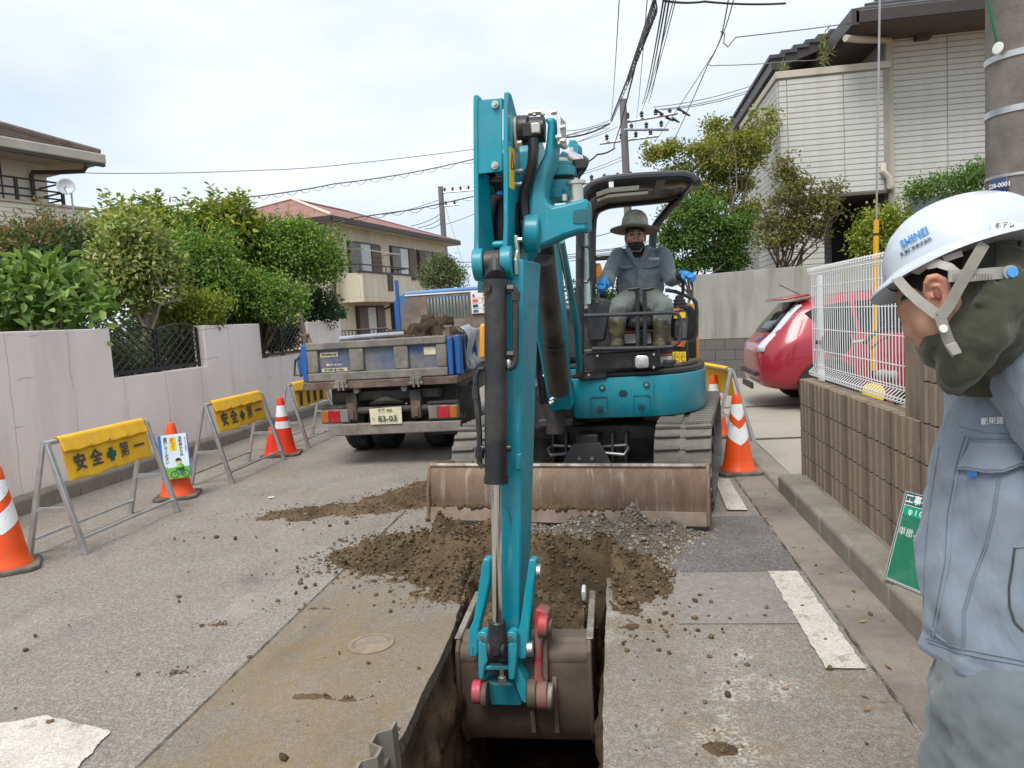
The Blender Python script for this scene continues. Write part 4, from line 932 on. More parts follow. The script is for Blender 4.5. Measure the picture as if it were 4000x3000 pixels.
# ================================================================ cream house at the far left
lx=lambda x,y,Y:at(x*1000/1659/ (4000/2212),(400+y*1000/1659)/(4000/2212),Y)
C0=lx(640,345,16.5)
hl=thing('cream_house','cream house with brown roof and railed balcony at the far left','house',(C0.x,C0.y,.6),R(-19.5)); hl['_local']=1
# local frame: x into the plot (negative) / street side at x=0, y along the street towards the camera is negative; z above .6
ZC=C0.z-.6
T=Matrix.Translation((0,0,0))
def B(): return MB()
b=B(); b.bx(-9,-.95,-14,-.72,-.1,ZC); b.build('wall','house_cream',hl)
b=B(); b.add([(0,0,ZC),(0,-16,ZC),(-11,-16,ZC),(-11,0,ZC),(-5.5,-5.5,ZC+2.35),(-5.5,-10.5,ZC+2.35)],[(0,1,5,4),(1,2,5),(2,3,4,5),(3,0,4)]); rf=b.build('roof','roof_brown',hl,ang=10)
for j in range(22):
    u=j/23; v=(j+1.05)/23; b=B(); b.add([(-5.5*u+.02,-5.5*u,ZC+2.35*u+.055),(-5.5*u+.02,-16+5.5*u,ZC+2.35*u+.055),(-5.5*v,-16+5.5*v,ZC+2.35*v+.03),(-5.5*v,-5.5*v,ZC+2.35*v+.03),(-5.5*u+.02,-5.5*u,ZC+2.35*u),(-5.5*u+.02,-16+5.5*u,ZC+2.35*u)],[(0,1,2,3),(4,5,1,0)]); b.build('tile_course','roof_brown',rf)
b=B(); b.tube([(0.02,0.02,ZC+.06),(-5.5,-5.5,ZC+2.45)],.09,7); b.build('ridge_cap','roof_brown',rf)
b=B(); b.bx(-.02,.12,-16,.1,ZC-.2,ZC+.03); b.build('fascia','gutter_cream',rf,bev=.03)
b=B(); b.bx(-11,-.03,0,.1,ZC-.2,ZC+.03); b.build('fascia','gutter_cream',rf,bev=.03)
b=B(); b.bx(.0,.10,-16,.08,ZC-.26,ZC-.205); b.build('gutter','brown_fascia',rf)
b=B(); b.quad((0,-16,ZC-.19),(0,0,ZC-.19),(-11,0,ZC-.19),(-11,-16,ZC-.19)); b.build('soffit','soffit_tan',rf)
ZP=ZC-1.32
b=B(); b.bx(-.94,.05,-14,-.42,ZP-1.05,ZP); bal=b.build('balcony','house_cream',hl)
for j in range(10):
    b=B(); b.bx(.05,.065,-14,-.42,ZP-1.02+j*.1,ZP-.94+j*.1); b.build('siding_board','house_cream',bal,bev=.006)
b=B(); b.bx(-.12,.09,-14,-.37,ZP+.001,ZP+.05); b.bx(-.94,-.121,-.57,-.37,ZP+.001,ZP+.05); b.build('coping','soffit_tan',bal)
for z in (.18,.34,.55):
    b=B(); b.tube([(-.05,-14,ZP+z),(-.05,-.95,ZP+z),(-.9,-.95,ZP+z)],.022,5); b.build('rail','iron',bal)
for k in range(9):
    b=B(); b.bx(-.08,-.02,-.98-k*1.0,-.92-k*1.0,ZP+.05,ZP+.57); b.build('post','iron',bal)
b=B(); b.bx(-.96,-.88,-6.5,-4.55,ZP-.9,ZC-.5); w_=b.build('window','brown_fascia',hl); b=B(); b.bx(-.88,-.86,-6.4,-4.65,ZP-.8,ZC-.55); b.build('pane','glass_dark',w_)
b=B(); b.tube([(-.88,-1.1,ZC-.45),(-.88,-1.1,ZP-1)],.05,8); b.tube([(-.88,-1.1,ZC-.42),(-.5,-.7,ZC-.42),(-.1,-.35,ZC-.40),(-.05,-.3,ZC-.28)],.05,8); b.build('downpipe','trim_brown',hl)
b=B(); b.bx(-.95,-.935,-1.75,-1.72,ZP-1,ZC-.2); b.bx(-.95,-.935,-4.2,-4.17,ZP-1,ZC-.2); b.build('wall_joint','trim_brown',hl)
b=B(); b.tube([(-.9,-3.9,ZC-.25),(-.88,-3.9,ZC-.3),(-.88,-3.9,ZP-1)],.045,8); b.build('vent_pipe','cream_trim',hl)
b=B(); b.tube([(-.35,-8,ZC-.52),(-.35,-2.2,ZC-.62)],.02,6); b.bx(-.95,-.3,-3.55,-3.47,ZC-.66,ZC-.56); b.build('drying_pole','aluminium',hl)
del hl['_local']
dd=lx(428,550,15.0); sdish=thing('satellite_dish','pale grey satellite dish on the balcony corner of the cream house','satellite dish',(dd.x,dd.y,dd.z-.6))
q=Vector((.55,-.8,.22)).to_track_quat('Z','Y').to_matrix()
b=MB(); rings=[]
for i in range(7):
    r_=.012+.165*i/6; rings.append([dd+q@V(r_*math.cos(a),r_*1.05*math.sin(a),.06*(r_/.178)**2) for a in [2*math.pi*k/28 for k in range(28)]])
b.loft(rings,False); b.build('reflector','dish',sdish,thick=.012)
b=MB(); b.tube([dd+q@V(0,-.16,.05),dd+q@V(-.02,-.12,.22)],.009,6); b.sph(dd+q@V(-.02,-.1,.23),.025); b.build('feed_arm','dish',sdish)
b=MB(); b.tube([(dd.x+.02,dd.y+.12,dd.z-.75),(dd.x+.02,dd.y+.12,dd.z),(dd.x,dd.y,dd.z)],.022,6); b.build('mast','galvanised',sdish)
# ================================================================ white house on the right
HY=17.0
hr=thing('white_house','large white house with textured horizontal siding and dark eaves','house',(6,HY,1.2))
zf=lambda x,y,Y=HY:at((2600+x*1400/2212)/(4000/2212),(y*1400/2212)/(4000/2212),Y)
pc,pd=zf(690,455),zf(1375,395)            # parapet corners (balcony block)
x0,x1=pc.x,pd.x; zt=pc.z; zb=zf(1060,1200).z
x2=x1+6.5
# balcony block (front), main wall just behind it, street side wall
b=MB(); b.bx(x0,x1,HY,HY+4.5,zb,zt); b.build('wall','siding_joint',hr)
b=MB(); b.bx(x1+.02,x2,HY+.35,HY+9,1.1,7.6); b.build('wall','siding_joint',hr)
b=MB(); b.bx(x0+.05,x1,HY+2.6,HY+9,1.1,zb); b.bx(x0,x0+.9,HY+.1,HY+2.59,1.1,zb-.01); b.build('wall','siding_joint',hr)
b=MB(); b.bx(x0+1.7,x1+.02,HY+4.5,HY+9,zb,7.3); b.build('wall','siding_joint',hr)
def courses(x_a,x_b,yy,z0,z1,face_,step=.118):
    n=int((z1-z0)/step); 
    if face_=='front':
        b=MB(); b.xz([(0,0),(x_b-x_a,0)],0,0) if 0 else b.prism([(0,0,0),(0,-.012,.006),(0,-.018,step-.022),(0,0,step-.016)],(x_b-x_a,0,0))
    else:
        b=MB(); b.prism([(0,0,0),(-.012,0,.006),(-.018,0,step-.022),(0,0,step-.016)],(0,x_b-x_a,0))
    me=b.mesh('siding_board'); me.materials.append(MAT('white_siding'))
    for i in range(n):
        p=V(x_a,yy,z0+i*step) if face_=='front' else V(yy,x_a,z0+i*step)
        link('siding_board',me,hr,Matrix.Translation(p-hr.matrix_basis.translation))
jw=.02
for a,c in [(x0+.02,x0+.17),(x0+.19,x0+1.32),(x0+1.34,x1-.12)]: courses(a,c,HY,zb+.02,zt-.12,'front')
for a,c in [(x1+.2,x1+1.28),(x1+1.30,x1+2.4),(x1+2.42,x1+3.5),(x1+3.52,x2)]: courses(a,c,HY+.35,1.2,7.5,'front')
courses(HY+.01,HY+4.4,x0,zb+.02,zt-.12,'side'); courses(HY+4.55,HY+9,x0+1.7,zb+.02,7.2,'side'); courses(x0+.05,x0+.9,HY+.1,1.2,zb-.02,'front'); courses(HY+.1,HY+2.5,x0,1.2,zb-.02,'side')
courses(x0+1,x1-.02,HY+2.6,1.2,zb-.02,'front')
b=MB(); b.bx(x0-.05,x1+.03,HY-.05,HY+.1,zt-.115,zt+.03); b.bx(x0-.05,x0+.1,HY+.1,HY+4.5,zt-.115,zt+.03); b.build('coping','cream_trim',hr,bev=.01)
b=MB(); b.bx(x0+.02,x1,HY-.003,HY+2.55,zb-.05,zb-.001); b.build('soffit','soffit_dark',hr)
b=MB(); b.bx(x0+1.75,x1-.1,HY+2.5,HY+2.58,1.1,zb-.1); dr=b.build('door','dark_opening',hr)
b=MB(); b.bx(x0+2.0,x0+2.3,HY+2.47,HY+2.5,1.2,zb-.3); b.build('panel','trim_brown',dr)
b=MB(); xx=x1+.1; b.bx(xx-.07,xx+.07,HY+.2,HY+.34,1.2,7.2); dp=b.build('downpipe','cream_trim',hr,bev=.02)
b=MB(); b.tube([zf(1110,235,HY-.8),zf(1180,243,HY-.6),(xx,HY+.25,zf(1390,225).z)],.07,8); b.build('gutter_pipe','cream_trim',dp)
b=MB(); b.tube([zf(1343,1015,HY),zf(1345,1060,HY-.1),zf(1380,1095,HY-.1),zf(1382,1150,HY-.1),(xx,HY+.2,zf(1400,1160).z)],.065,8); b.build('pipe_elbow','cream_trim',dp)
# window by the pole
wp=zf(1475,1205,HY+.3); b=MB(); b.bx(wp.x,wp.x+2.4,HY+.26,HY+.35,1.9,wp.z); w_=b.build('window','cream_trim',hr); b=MB(); b.bx(wp.x+.06,wp.x+2.34,HY+.24,HY+.26,1.95,wp.z-.06); b.build('pane','glass_dark',w_)
b=MB(); v=zf(1590,205,HY+.2); b.bx(v.x-.14,v.x+.14,HY+.12,HY+.34,v.z-.12,v.z+.12); b.build('vent','soffit_dark',hr)
# upper roof: eave corner, dark fascia, soffit
ec=zf(1165,75,HY-.95); er=ec+V(7,0,0)
ex,ey,ez=ec.x,ec.y,ec.z
pe=1.35
b=MB(); b.add([(ex,ey,ez),(x2+1,ey,ez),(x2+1,ey+8,ez+3.4),(ex+0,ey+8,ez+3.4)],[(0,1,2,3)]); b2=b
rf=None
b=MB(); b.bx(ex,x2+1,ey-.06,ey+.06,ez-.24,ez+.02); rf=b.build('roof','brown_fascia',hr,bev=.02)
# gable rake: descends away along the street side
g0=V(ex,ey,ez); g1=V(ex-1.55,ey+9.5,ez-3.55)
b=MB(); b.prism([(ex-.07,ey-.06,ez-.26),(ex+.07,ey-.06,ez-.26),(ex+.07,ey-.06,ez+.05),(ex-.07,ey-.06,ez+.05)],(0,12,0)); b.build('rake_board','brown_fascia',rf)
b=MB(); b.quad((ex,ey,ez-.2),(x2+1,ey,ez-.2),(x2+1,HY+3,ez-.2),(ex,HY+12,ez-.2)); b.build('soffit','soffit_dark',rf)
for j in range(14):   # tile courses on the front slope
    y=ey+j*.28; z=ez+.0+j*.17; xs=ex+j*.28; b=MB(); b.add([(xs,y,z+.07),(x2+1,y,z+.07),(x2+1,y+.3,z+.2),(xs+.3,y+.3,z+.2),(xs,y,z),(x2+1,y,z)],[(0,1,2,3),(4,5,1,0)]); b.build('tile_course','roof_dark',rf)
# lower side roof behind the parapet
l0=zf(575,490,HY+3); l1=zf(870,425,HY+3)
b=MB(); b.prism([(l0.x,HY+1.5,l0.z-.25),(l0.x,HY+1.5,l0.z),(l1.x+1,HY+1.5,l1.z+.55),(l1.x+1,HY+1.5,l1.z+.3)],(0,11,0)); lr=b.build('side_roof','brown_fascia',hr)
for j in range(9):
    u=j/8; x=l0.x+(l1.x+1-l0.x)*u; z=l0.z+(l1.z+.55-l0.z)*u; b=MB(); b.bx(x-.05,x+.3,HY+1.45,HY+12.4,z+.01,z+.09); b.build('tile_course','roof_dark',lr)
tree('roof_weed','spiky weed growing from the roof edge of the white house','plant',zf(985,420,HY-.0),[(*zf(990,230,HY),.08,.08,.1),(*zf(1005,350,HY),.10,.10,.2),(*zf(990,390,HY),.08,.08,.12)],70,.20,.014,'leaf_variegated',41,.012,'bark_pale',None,6,.04,4,.3,0)
tree('roof_weed','tiny weed on the lower roof tiles of the white house','plant',zf(728,440,HY+1),[(*zf(728,420,HY+1),.05,.05,.1)],30,.18,.016,'leaf_variegated',42,.008,'bark_pale',None,6,.03,3,.3,0)
# ================================================================ traffic cones
def sleeve(b,r0,r1,H,za,zb,n,amp,r_off=.002,ph=0):
    """reflective band on the cone between heights za and zb; amp bends its edges into chevrons"""
    vs=[]; fs=[]
    def rad(z): return r0+(r1-r0)*z/H+r_off
    for k in range(n+1):
        a=2*math.pi*k/n+ph; u=(k/n*4)%2; tri=abs(u-1)
        for z in (za-amp*(1-tri),za-amp*(1-tri)+(zb-za)*.5,zb-amp*(1-tri)):
            z=min(z,H*.88); vs.append((rad(z)*math.cos(a),rad(z)*math.sin(a),z+.03))
    for k in range(n):
        for j in range(2): fs.append((k*3+j,(k+1)*3+j,(k+1)*3+j+1,k*3+j+1))
    b.add(vs,fs)
def cone(kind,loc,rz,label):
    t=thing('traffic_cone',label,'traffic cone',loc,rz); t['_local']=1
    b=MB(); s,c=.19,.05; b.xy([(-s+c,-s),(s-c,-s),(s,-s+c),(s,s-c),(s-c,s),(-s+c,s),(-s,s-c),(-s,-s+c)],0,.032); b.build('base','cone_base',t,bev=.008)
    H=.67; r0,r1=.138,.033; n=32; body='cone_orange' if kind!='red' else 'cone_red'
    b=MB(); b.lathe([(r0+.016,.031),(r0+.012,.045),(r0,.06)]+[(r0+(r1-r0)*z/H,z+.03) for z in (.1,.2,.3,.4,.5,.6,.66)]+[(r1-.004,H+.03),(r1-.016,H+.032)],n); b.build('body',body,t,ang=50)
    b=MB()
    if kind=='chevron': sleeve(b,r0,r1,H,.32,.46,48,.09,ph=-math.pi/2-math.pi/2); b.build('reflector','reflective',t); b=MB(); sleeve(b,r0,r1,H,.54,.595,48,.10,ph=-math.pi); b2=MB(); 
    if kind=='chevron':
        b=MB(); n2=48
        vs=[];fs=[]
        for k in range(n2+1):
            a=2*math.pi*k/n2-math.pi; u=(k/n2*4)%2; tri=abs(u-1)
            for z in (.53-.09*(1-tri),.55,.585):
                r_=r0+(r1-r0)*z/H+.002; vs.append((r_*math.cos(a),r_*math.sin(a),z+.03))
        for k in range(n2):
            for j in range(2): fs.append((k*3+j,(k+1)*3+j,(k+1)*3+j+1,k*3+j+1))
        b.add(vs,fs); b.build('reflector','reflective',t)
        b=MB(); sleeve(b,r0,r1,H,.612,.64,32,0); b.build('label_band','print_navy',t)
    elif kind=='plain':
        b=MB(); sleeve(b,r0,r1,H,.612,.64,32,0); b.build('label_band','print_navy',t)
    else:
        for za,zb in ((.30,.385),(.44,.575)):
            b=MB(); sleeve(b,r0,r1,H,za,zb,32,0); b.build('reflector','reflective',t)
    del t['_local']; return t
p=gr(18,1232); cone('chevron',(p.x-.02,p.y+.02,0),R(38),'orange cone with white chevrons cut off by the left edge of the picture')
p=gr(378,1076); cone('plain',(p.x,p.y+.05,0),R(20),'orange cone carrying the cyclist notice between two yellow barriers')
p=gr(612,984); cone('red',(p.x,p.y+.05,0),R(15),'red cone with two white bands behind the second barrier, beside the truck')
p=gr(586,987); sc=cone('red',(p.x-.02,p.y+.1,0),R(15),'short red cone tucked behind the banded red cone and barrier leg'); sc.matrix_basis=sc.matrix_basis@Matrix.Diagonal((.75,.75,.5,1))
for ch in list(sc.children):
    if ch.name.startswith('reflector'): bpy.data.objects.remove(ch)
p=gr(1597,1022); cone('chevron',(p.x,p.y+.03,0),R(4),'orange cone with white chevrons beside the dozer blade')
p=gr(1549,946); cone('red2',(p.x,p.y+.1,0),R(10),'orange banded cone half hidden behind the excavator track')
# ---- notice hung on the cone
cc=gr(378,1076)+V(0,.05,0); tilt=.27
nb=thing('cone_notice','pale blue notice with a drawn cyclist hung on an orange cone','sign',(cc.x,cc.y,.2))
u=V(.80,.60,0).normalized(); fr=V(.60,-.80,0); up=V(-fr.x*.23,-fr.y*.23,1).normalized(); O=V(cc.x,cc.y,.40)+fr*.105
def np_(a,c,d=0): return O+u*a+up*c+fr*d
def card(b,x0,x1,z0,z1,d,t=.004): b.prism([np_(x0,z0,d),np_(x1,z0,d),np_(x1,z1,d),np_(x0,z1,d)],fr*t)
b=MB(); card(b,-.125,.125,-.20,.20,-.004,.004); b.build('backing','print_blue',nb)
b=MB(); card(b,-.10,.115,-.205,.205,.001); b.build('face','board_white',nb)
b=MB(); card(b,-.10,.115,-.205,-.10,.0055,.001); b.sph(np_(.03,-.10,.006),(.035,.035,.02)); b.build('meadow','grass_green',nb)
b=MB(); card(b,-.035,.025,.055,.175,.0055,.001); b.build('yellow_panel','sticker_yellow',nb)
def vtext(s,x,z,size,mat,dz): 
    for i,ch in enumerate(s): text('lettering',ch,size,mat,nb,np_(x,z-i*dz,.0075),u,up,bold=size*.02)
vtext('降りて',-.005,.152,.042,'print_red',.037); vtext('自転車からは',.058,.165,.032,'print_dark',.031); vtext('通行してください。',-.068,.165,.033,'print_dark',.031)
vtext('思いやり運転を',.1,.16,.018,'print_red',.02)
for dx in (-.02,.075):
    b=MB(); b.tube([np_(dx+.03*math.cos(a),-.165+.03*math.sin(a),.008) for a in [2*math.pi*k/20 for k in range(20)]],.003,5,closed=True); b.build('wheel','print_dark',nb)
b=MB(); b.tube([np_(-.02,-.165,.009),np_(.0,-.12,.009),np_(.04,-.13,.009),np_(.075,-.165,.009),np_(.02,-.168,.009),np_(.04,-.13,.009)],.003,5); b.build('bicycle','print_blue',nb)
b=MB(); b.prism([np_(.0,-.115,.008),np_(.07,-.13,.008),np_(.065,-.085,.008),np_(.035,-.065,.008)],fr*.001); b.build('coat','awning_green',nb)
b=MB(); b.prism([np_(.025+.024*math.cos(a),-.05+.026*math.sin(a),.009) for a in [2*math.pi*k/16 for k in range(16)]],fr*.001); b.build('face_mark','skin_print',nb)
b=MB(); b.prism([np_(.025+.026*math.cos(a),-.044+.028*math.sin(a),.0102) for a in [math.pi*k/10 for k in range(11)]],fr*.001); b.build('hair_mark','print_black',nb)
# ================================================================ folding barriers with yellow banners
def barrier(loc,rz,Lb,label,kind='text',bh=.30,b0=.12,b1=.04):
    t=thing('barrier',label,'barrier',loc,rz,'folding barriers around the road works'); t['_local']=1; H=.80; s=.22
    for x in (0,Lb):
        for sg in (-1,1):
            b=MB(); w_=.03; y0,y1=sg*s,sg*.012; b.prism([(x-.005,y0-w_*.7,0),(x-.005,y0+w_*.7,0),(x-.005,y1+w_*.5,H),(x-.005,y1-w_*.5,H)],(.035 if sg<0 else .028,0,0)); b.build('leg','galvanised',t,bev=.004)
        b=MB(); b.bx(x-.004,x+.02,-s*.55,s*.55,.315,.345); b.build('brace','galvanised',t)
    b=MB(); b.cyl((-.01,0,H),(Lb+.03,0,H),.02,n=12); b.build('top_tube','galvanised',t)
    for sg in (-1,1):
        b=MB(); z=.11; y=sg*(s-.03); b.cyl((.02,y,z),(Lb,y,z),.012,n=8); b.build('rail','zinc',t)
    xa,xb=b0,Lb-b1
    def ban(u,v):   # cover wraps over the tube and hangs down the front, slightly rippled
        x=xa+(xb-xa)*u; rip=.003*math.sin(u*23+v*4)*v+.003*math.sin(u*9)
        if v<.12: a=v/.12*math.pi; return (x,.026*math.cos(a),H+.026*math.sin(a))
        d=(v-.12)/.88; return (x,-.026-.045*d-.010*math.sin(u*7)*d+rip,H-bh*d+.006*math.sin(u*17)*d)
    b=MB(); b.grid(ban,46,22); bn=b.build('banner','banner_yellow',t,thick=.003,ang=180)
    def flap(u,v):
        x=xa-.004+(xb-xa+.008)*u; rip=.004*math.sin(u*13+2)*v
        if v<.3: a=v/.3*math.pi; return (x,.031*math.cos(a),H+.031*math.sin(a))
        d=(v-.3)/.7; return (x,-.031-.028*d+rip-.006*d,H-.085*d+.004*math.sin(u*31)*d)
    b=MB(); b.grid(flap,46,12); b.build('flap','banner_yellow',bn,thick=.003,ang=180)
    for u_ in (.28,.5,.72):
        b=MB(); b.sph((xa+(xb-xa)*u_,-.062,H-.07),.006); b.build('snap','print_dark',bn)
    cx=(xa+xb)/2; W=xb-xa
    def fb(x,y): 
        x_=cx+x; u_=(x_-xa)/W; d=(H-(H-bh*.62+y))/bh; rip=.003*math.sin(u_*23+(.12+.88*d)*4)*(.12+.88*d)+.003*math.sin(u_*9)
        return V(x_,-.026-.045*d-.010*math.sin(u_*7)*d+rip-.011,H-bh*.62+y)
    if kind=='text':
        sz=.125*W/.95
        for ch,fx in (('安',-.36),('全',-.18),('第',.17),('一',.36)):
            text('lettering',ch,sz,'print_dark',bn,None,None,None,fn=lambda x,y,f=fx:fb(f*W+x,y),bold=.0012 if ch=='第' else .004)
        b=MB(); k=.022; L2=.052
        b.add([fb(a,c) for a,c in [(-k,-L2),(k,-L2),(k,-k),(L2,-k),(L2,k),(k,k),(k,L2),(-k,L2),(-k,k),(-L2,k),(-L2,-k),(-k,-k)]],[tuple(range(12))]); b.build('cross','print_green',bn)
    else:
        for i in range(4):
            x0=-W*.44+i*W*.23
            b=MB(); b.add([fb(x0,-.085),fb(x0+W*.085,-.085),fb(x0+W*.15,.075),fb(x0+W*.065,.075)],[(0,1,2,3)]); b.build('stripe','print_black',bn)
    del t['_local']; return t
barrier((-3.985,4.62,0),R(90),1.12,'nearest yellow safety barrier, its banner over most of the rail')
barrier((-4.06,6.80,0),R(91),1.22,'middle yellow safety barrier between the notice cone and the red cone')
barrier((-4.10,8.78,0),R(91),1.2,'farthest yellow barrier with black stripes beside the truck tailgate','stripe')
barrier((1.20,7.95,0),R(101),1.1,'barrier seen end on beside the excavator, right of the track','stripe')
# ================================================================ utility poles and cables
rp_=thing('utility_pole','thick brown grey concrete utility pole behind the worker','utility pole',(2.32,4.6,0))
b=MB(); b.lathe([(.19,0),(.185,2),(.172,8),(.165,11)],36,(2.32,4.6,0)); b.build('shaft','concrete_pole',rp_,ang=60)
for z,tw in ((2.45,.02),(2.74,.03)):
    b=MB(); b.lathe([(.1865,z-.018),(.190,z-.016),(.190,z+.016),(.1865,z+.018)],36,(2.32,4.6,0)); b.build('steel_band','zinc',rp_)
b=MB(); b.lathe([(.188,2.09),(.190,2.092),(.190,2.104),(.188,2.106)],36,(2.32,4.6,0)); b.build('steel_band','zinc',rp_)
def polept(a,z,r_=.192): return V(2.32+r_*math.sin(a),4.6-r_*math.cos(a),z)
b=MB(); b.grid(lambda u,v:polept(-1.35+.5*u,1.965+.125*v,.194),8,2); pl=b.build('number_plate','print_navy',rp_,thick=.003)
text('lettering','228-0001',.034,'print_white',pl,None,None,None,fn=lambda x,y:polept(-1.1+x/.194,2.05+y,.197),bold=.001)
text('lettering','印西市',.032,'print_white',pl,None,None,None,fn=lambda x,y:polept(-1.08+x/.194,1.995+y,.197),bold=.001)
c=polept(-1.05,2.78,.21); b=MB(); q=(c-V(2.32,4.6,2.78)).to_track_quat('Z','Y').to_matrix().to_4x4(); b.lathe([(.0,.0),(.028,.001),(.032,.004),(.028,.008),(0.001,.009)],20,M=Matrix.Translation(c)@q); b.build('white_disc','plastic_white',rp_)
b=MB(); b.tube([polept(-1.2,5.2,.2),polept(-1.25,3.6,.21),polept(-1.15,3.05,.26),polept(-1.1,2.8,.2)],.008,6); b.build('green_lead','awning_green',rp_)
gw_=thing('guy_wire','steel guy wire with a yellow cover rising beyond the mesh fence','guy wire',(2.1,6.42,0)); g0,g1=atx(1888,800,2.1),atx(1893,475,2.1); dg=(g1-g0).normalized()
b=MB(); b.tube([g0,g1],.021,10); b.build('yellow_cover','yellow_paint',gw_)
b=MB(); b.tube([g0.lerp(g1,.90),g0.lerp(g1,.915)],.0225,10); b.build('black_tie','cable',gw_)
b=MB(); b.tube([g1,g1+dg*6],.008,6); b.build('wire','galvanised',gw_)
b=MB(); b.lathe([(.07,0),(.05,.12),(.028,.3)],12,V(g0.x-dg.x*.9,g0.y-dg.y*.9,.05)); b.tube([g0-dg*.9,g0],.02,8); b.build('anchor_boot','cable',gw_)
# distant poles
def q5(x,y,Y): return at((1750+x*1000/2212)/(4000/2212),(300+y*1000/2212)/(4000/2212),Y)
def far_pole(name,label,top,Y,arms,r_=.15):
    t=thing(name,label,'utility pole',(top.x,top.y,0)); b=MB(); b.tube([(top.x,top.y,0),(top.x,top.y,top.z)],[r_*1.3,r_],12); b.build('shaft','pole_far',t)
    for dx0,dx1,dz,dy in arms:
        b=MB(); b.tube([(top.x+dx0,top.y+dy,top.z-dz),(top.x+dx1,top.y+dy*-1,top.z-dz)],.05,6); b.build('cross_arm','galvanised',t)
        n=max(2,int(abs(dx1-dx0)/.45))
        for i in range(n):
            x=top.x+dx0+(dx1-dx0)*(i+.5)/n; b=MB(); b.lathe([(.03,0),(.07,.05),(.05,.1),(.08,.15),(.03,.22)],8,(x,top.y,top.z-dz+.05)); b.build('insulator','insulator',t)
    return t
CP=q5(1510,195,28); far_pole('street_pole','concrete pole with many cross arms rising behind the excavator canopy',CP,28,[(-.1,1.9,.75,.3),(-.9,1.2,1.45,.2),(-1.5,.4,2.85,0),(.0,1.6,1.15,-.3),(0,1.3,3.5,.2)],.125)
b=MB(); 
for i in range(6):
    p=CP+V(1.1+.2*i,-.3+.1*(i%3),-.55-.12*(i%4)); b.tube([p,p+V(.26,.1,-.14)],[.06,.025],6)
tag(b.build('insulator_cluster','insulator'),'cluster of black insulators on the cross arm of the central pole','insulators')
LP=at((900+1815*1000/2212)/(4000/2212),(650+175*1000/2212)/(4000/2212),42); far_pole('street_pole','thin pole with one cross arm right of the beige house',LP,42,[(.0,2.3,.35,0),(0,1.0,1.1,0)],.15)
def cable(label,pts,r=.012,sag=0,mat='cable',coil=0,n=24,name='cable'):
    P_=[Vector(p) for p in pts]; out=[]
    for i in range(len(P_)-1):
        for k in range(n):
            u_=k/n; p=P_[i].lerp(P_[i+1],u_); p.z-=sag*4*u_*(1-u_); out.append(p)
    out.append(P_[-1]); b=MB(); b.tube(out,r,5); o=tag(b.build(name,mat),label,'cable')
    if coil:
        b=MB(); d=(P_[-1]-P_[0]); L_=d.length; m=int(L_/coil); s_=[]
        for k in range(m*6):
            u_=k/(m*6); f_=u_*(len(out)-1); i=int(f_); p=out[i].lerp(out[min(i+1,len(out)-1)],f_-i); a=u_*m*2*math.pi; s_.append(p+V(.07*math.cos(a)*.35,0,-.06+.07*math.sin(a)))
        b.tube(s_,r*.45,4); b.build('spiral_hanger',mat,o,root=None) if 0 else None
        me=b.mesh('spiral_hanger'); me.materials.append(MAT(mat)); link('spiral_hanger',me,o)
    return o
z7=lambda x,y,Y:at((2300+x*700/1548)/(4000/2212),(y*750/1659)/(4000/2212),Y)
def c7(label,a,Ya,c,Yc,r=.012,sag=.1,mat='cable',coil=0): return cable(label,[z7(*a,Ya),z7(*c,Yc)],r,sag,mat,coil)
cable('thick black cable bundle sweeping from the central pole over the road, left strand',[z7(190,1035,27.5),z7(330,690,16),z7(455,330,10),z7(575,-20,7)],.019,.0,'cable',.5)
cable('thick black cable sweeping from the central pole over the road, right strand',[z7(215,1270,27.5),z7(275,1080,24),z7(385,640,15),z7(430,430,11),z7(570,-10,7)],.018,.0,'cable',0)
for i,(a,c) in enumerate([((460,900),(645,0)),((480,890),(668,0)),((515,880),(695,0)),((435,1000),(735,-20)),((400,1100),(505,-10)),((495,860),(750,0))]):
    c7('thin cable rising from the central pole, %s of six from left'%['first','second','third','fourth','fifth','sixth'][i],a,27.5,c,8,.010 if i<3 else .006,.15,'cable' if i<3 else 'cable_light')
c7('single thin cable left of the thick bundle','a' and (195,1000),27.5,(263,0),9,.007,.1,'cable_light')
cable('black horizontal cable along the top edge of the picture',[z7(640,5,9),z7(1000,14,9.5),z7(1700,30,10)],.014,.02)
cable('drop cable from the top of the picture to the first clamp, then to the tree',[z7(1205,0,12),z7(1140,330,15),z7(1030,555,18),z7(740,1200,24)],.012,.03,'cable_light')
cable('second drop cable converging with the first above the maple',[z7(1250,0,12),z7(1160,290,14.5),z7(1060,490,18),z7(570,1225,26)],.010,.03,'cable_light')
cable('service cable with a curled loop to the white house eave',[z7(1160,300,15),z7(1140,270,15),z7(1175,290,15),z7(1165,370,15),z7(1200,405,15),z7(1270,322,15),z7(1900,250,16),z7(2230,205,16.3)],.011,.0,'cable_light')
cable('lower service cable to the white house parapet',[z7(1030,555,18),z7(1100,565,17.5),z7(1800,525,16.5),z7(2080,500,17)],.010,.02,'cable_light')
for i,(a,c) in enumerate([((560,925),(1420,738)),((600,945),(1400,775)),((630,950),(1400,795))]):
    c7('cable running right from the central pole to behind the white house, %s of three'%['top','middle','lowest'][i],a,28,c,26,.014,.1,'cable_light')
h2=lambda x,y,Y:at((900+x*1000/2212)/(4000/2212),(650+y*1000/2212)/(4000/2212),Y)
cable('long lattice wrapped cable crossing the sky left of the arm',[h2(-1600,430,17),h2(0,280,22),h2(900,150,25),h2(1830,0,27),z7(185,1065,28)],.022,.05,'cable_light',.6)
cable('thin single cable high in the sky left of the arm',[lx(330,447,18),lx(900,460,20),lx(1659,440,22),h2(830,0,23),h2(2200,-160,27)],.012,.02,'cable_light')
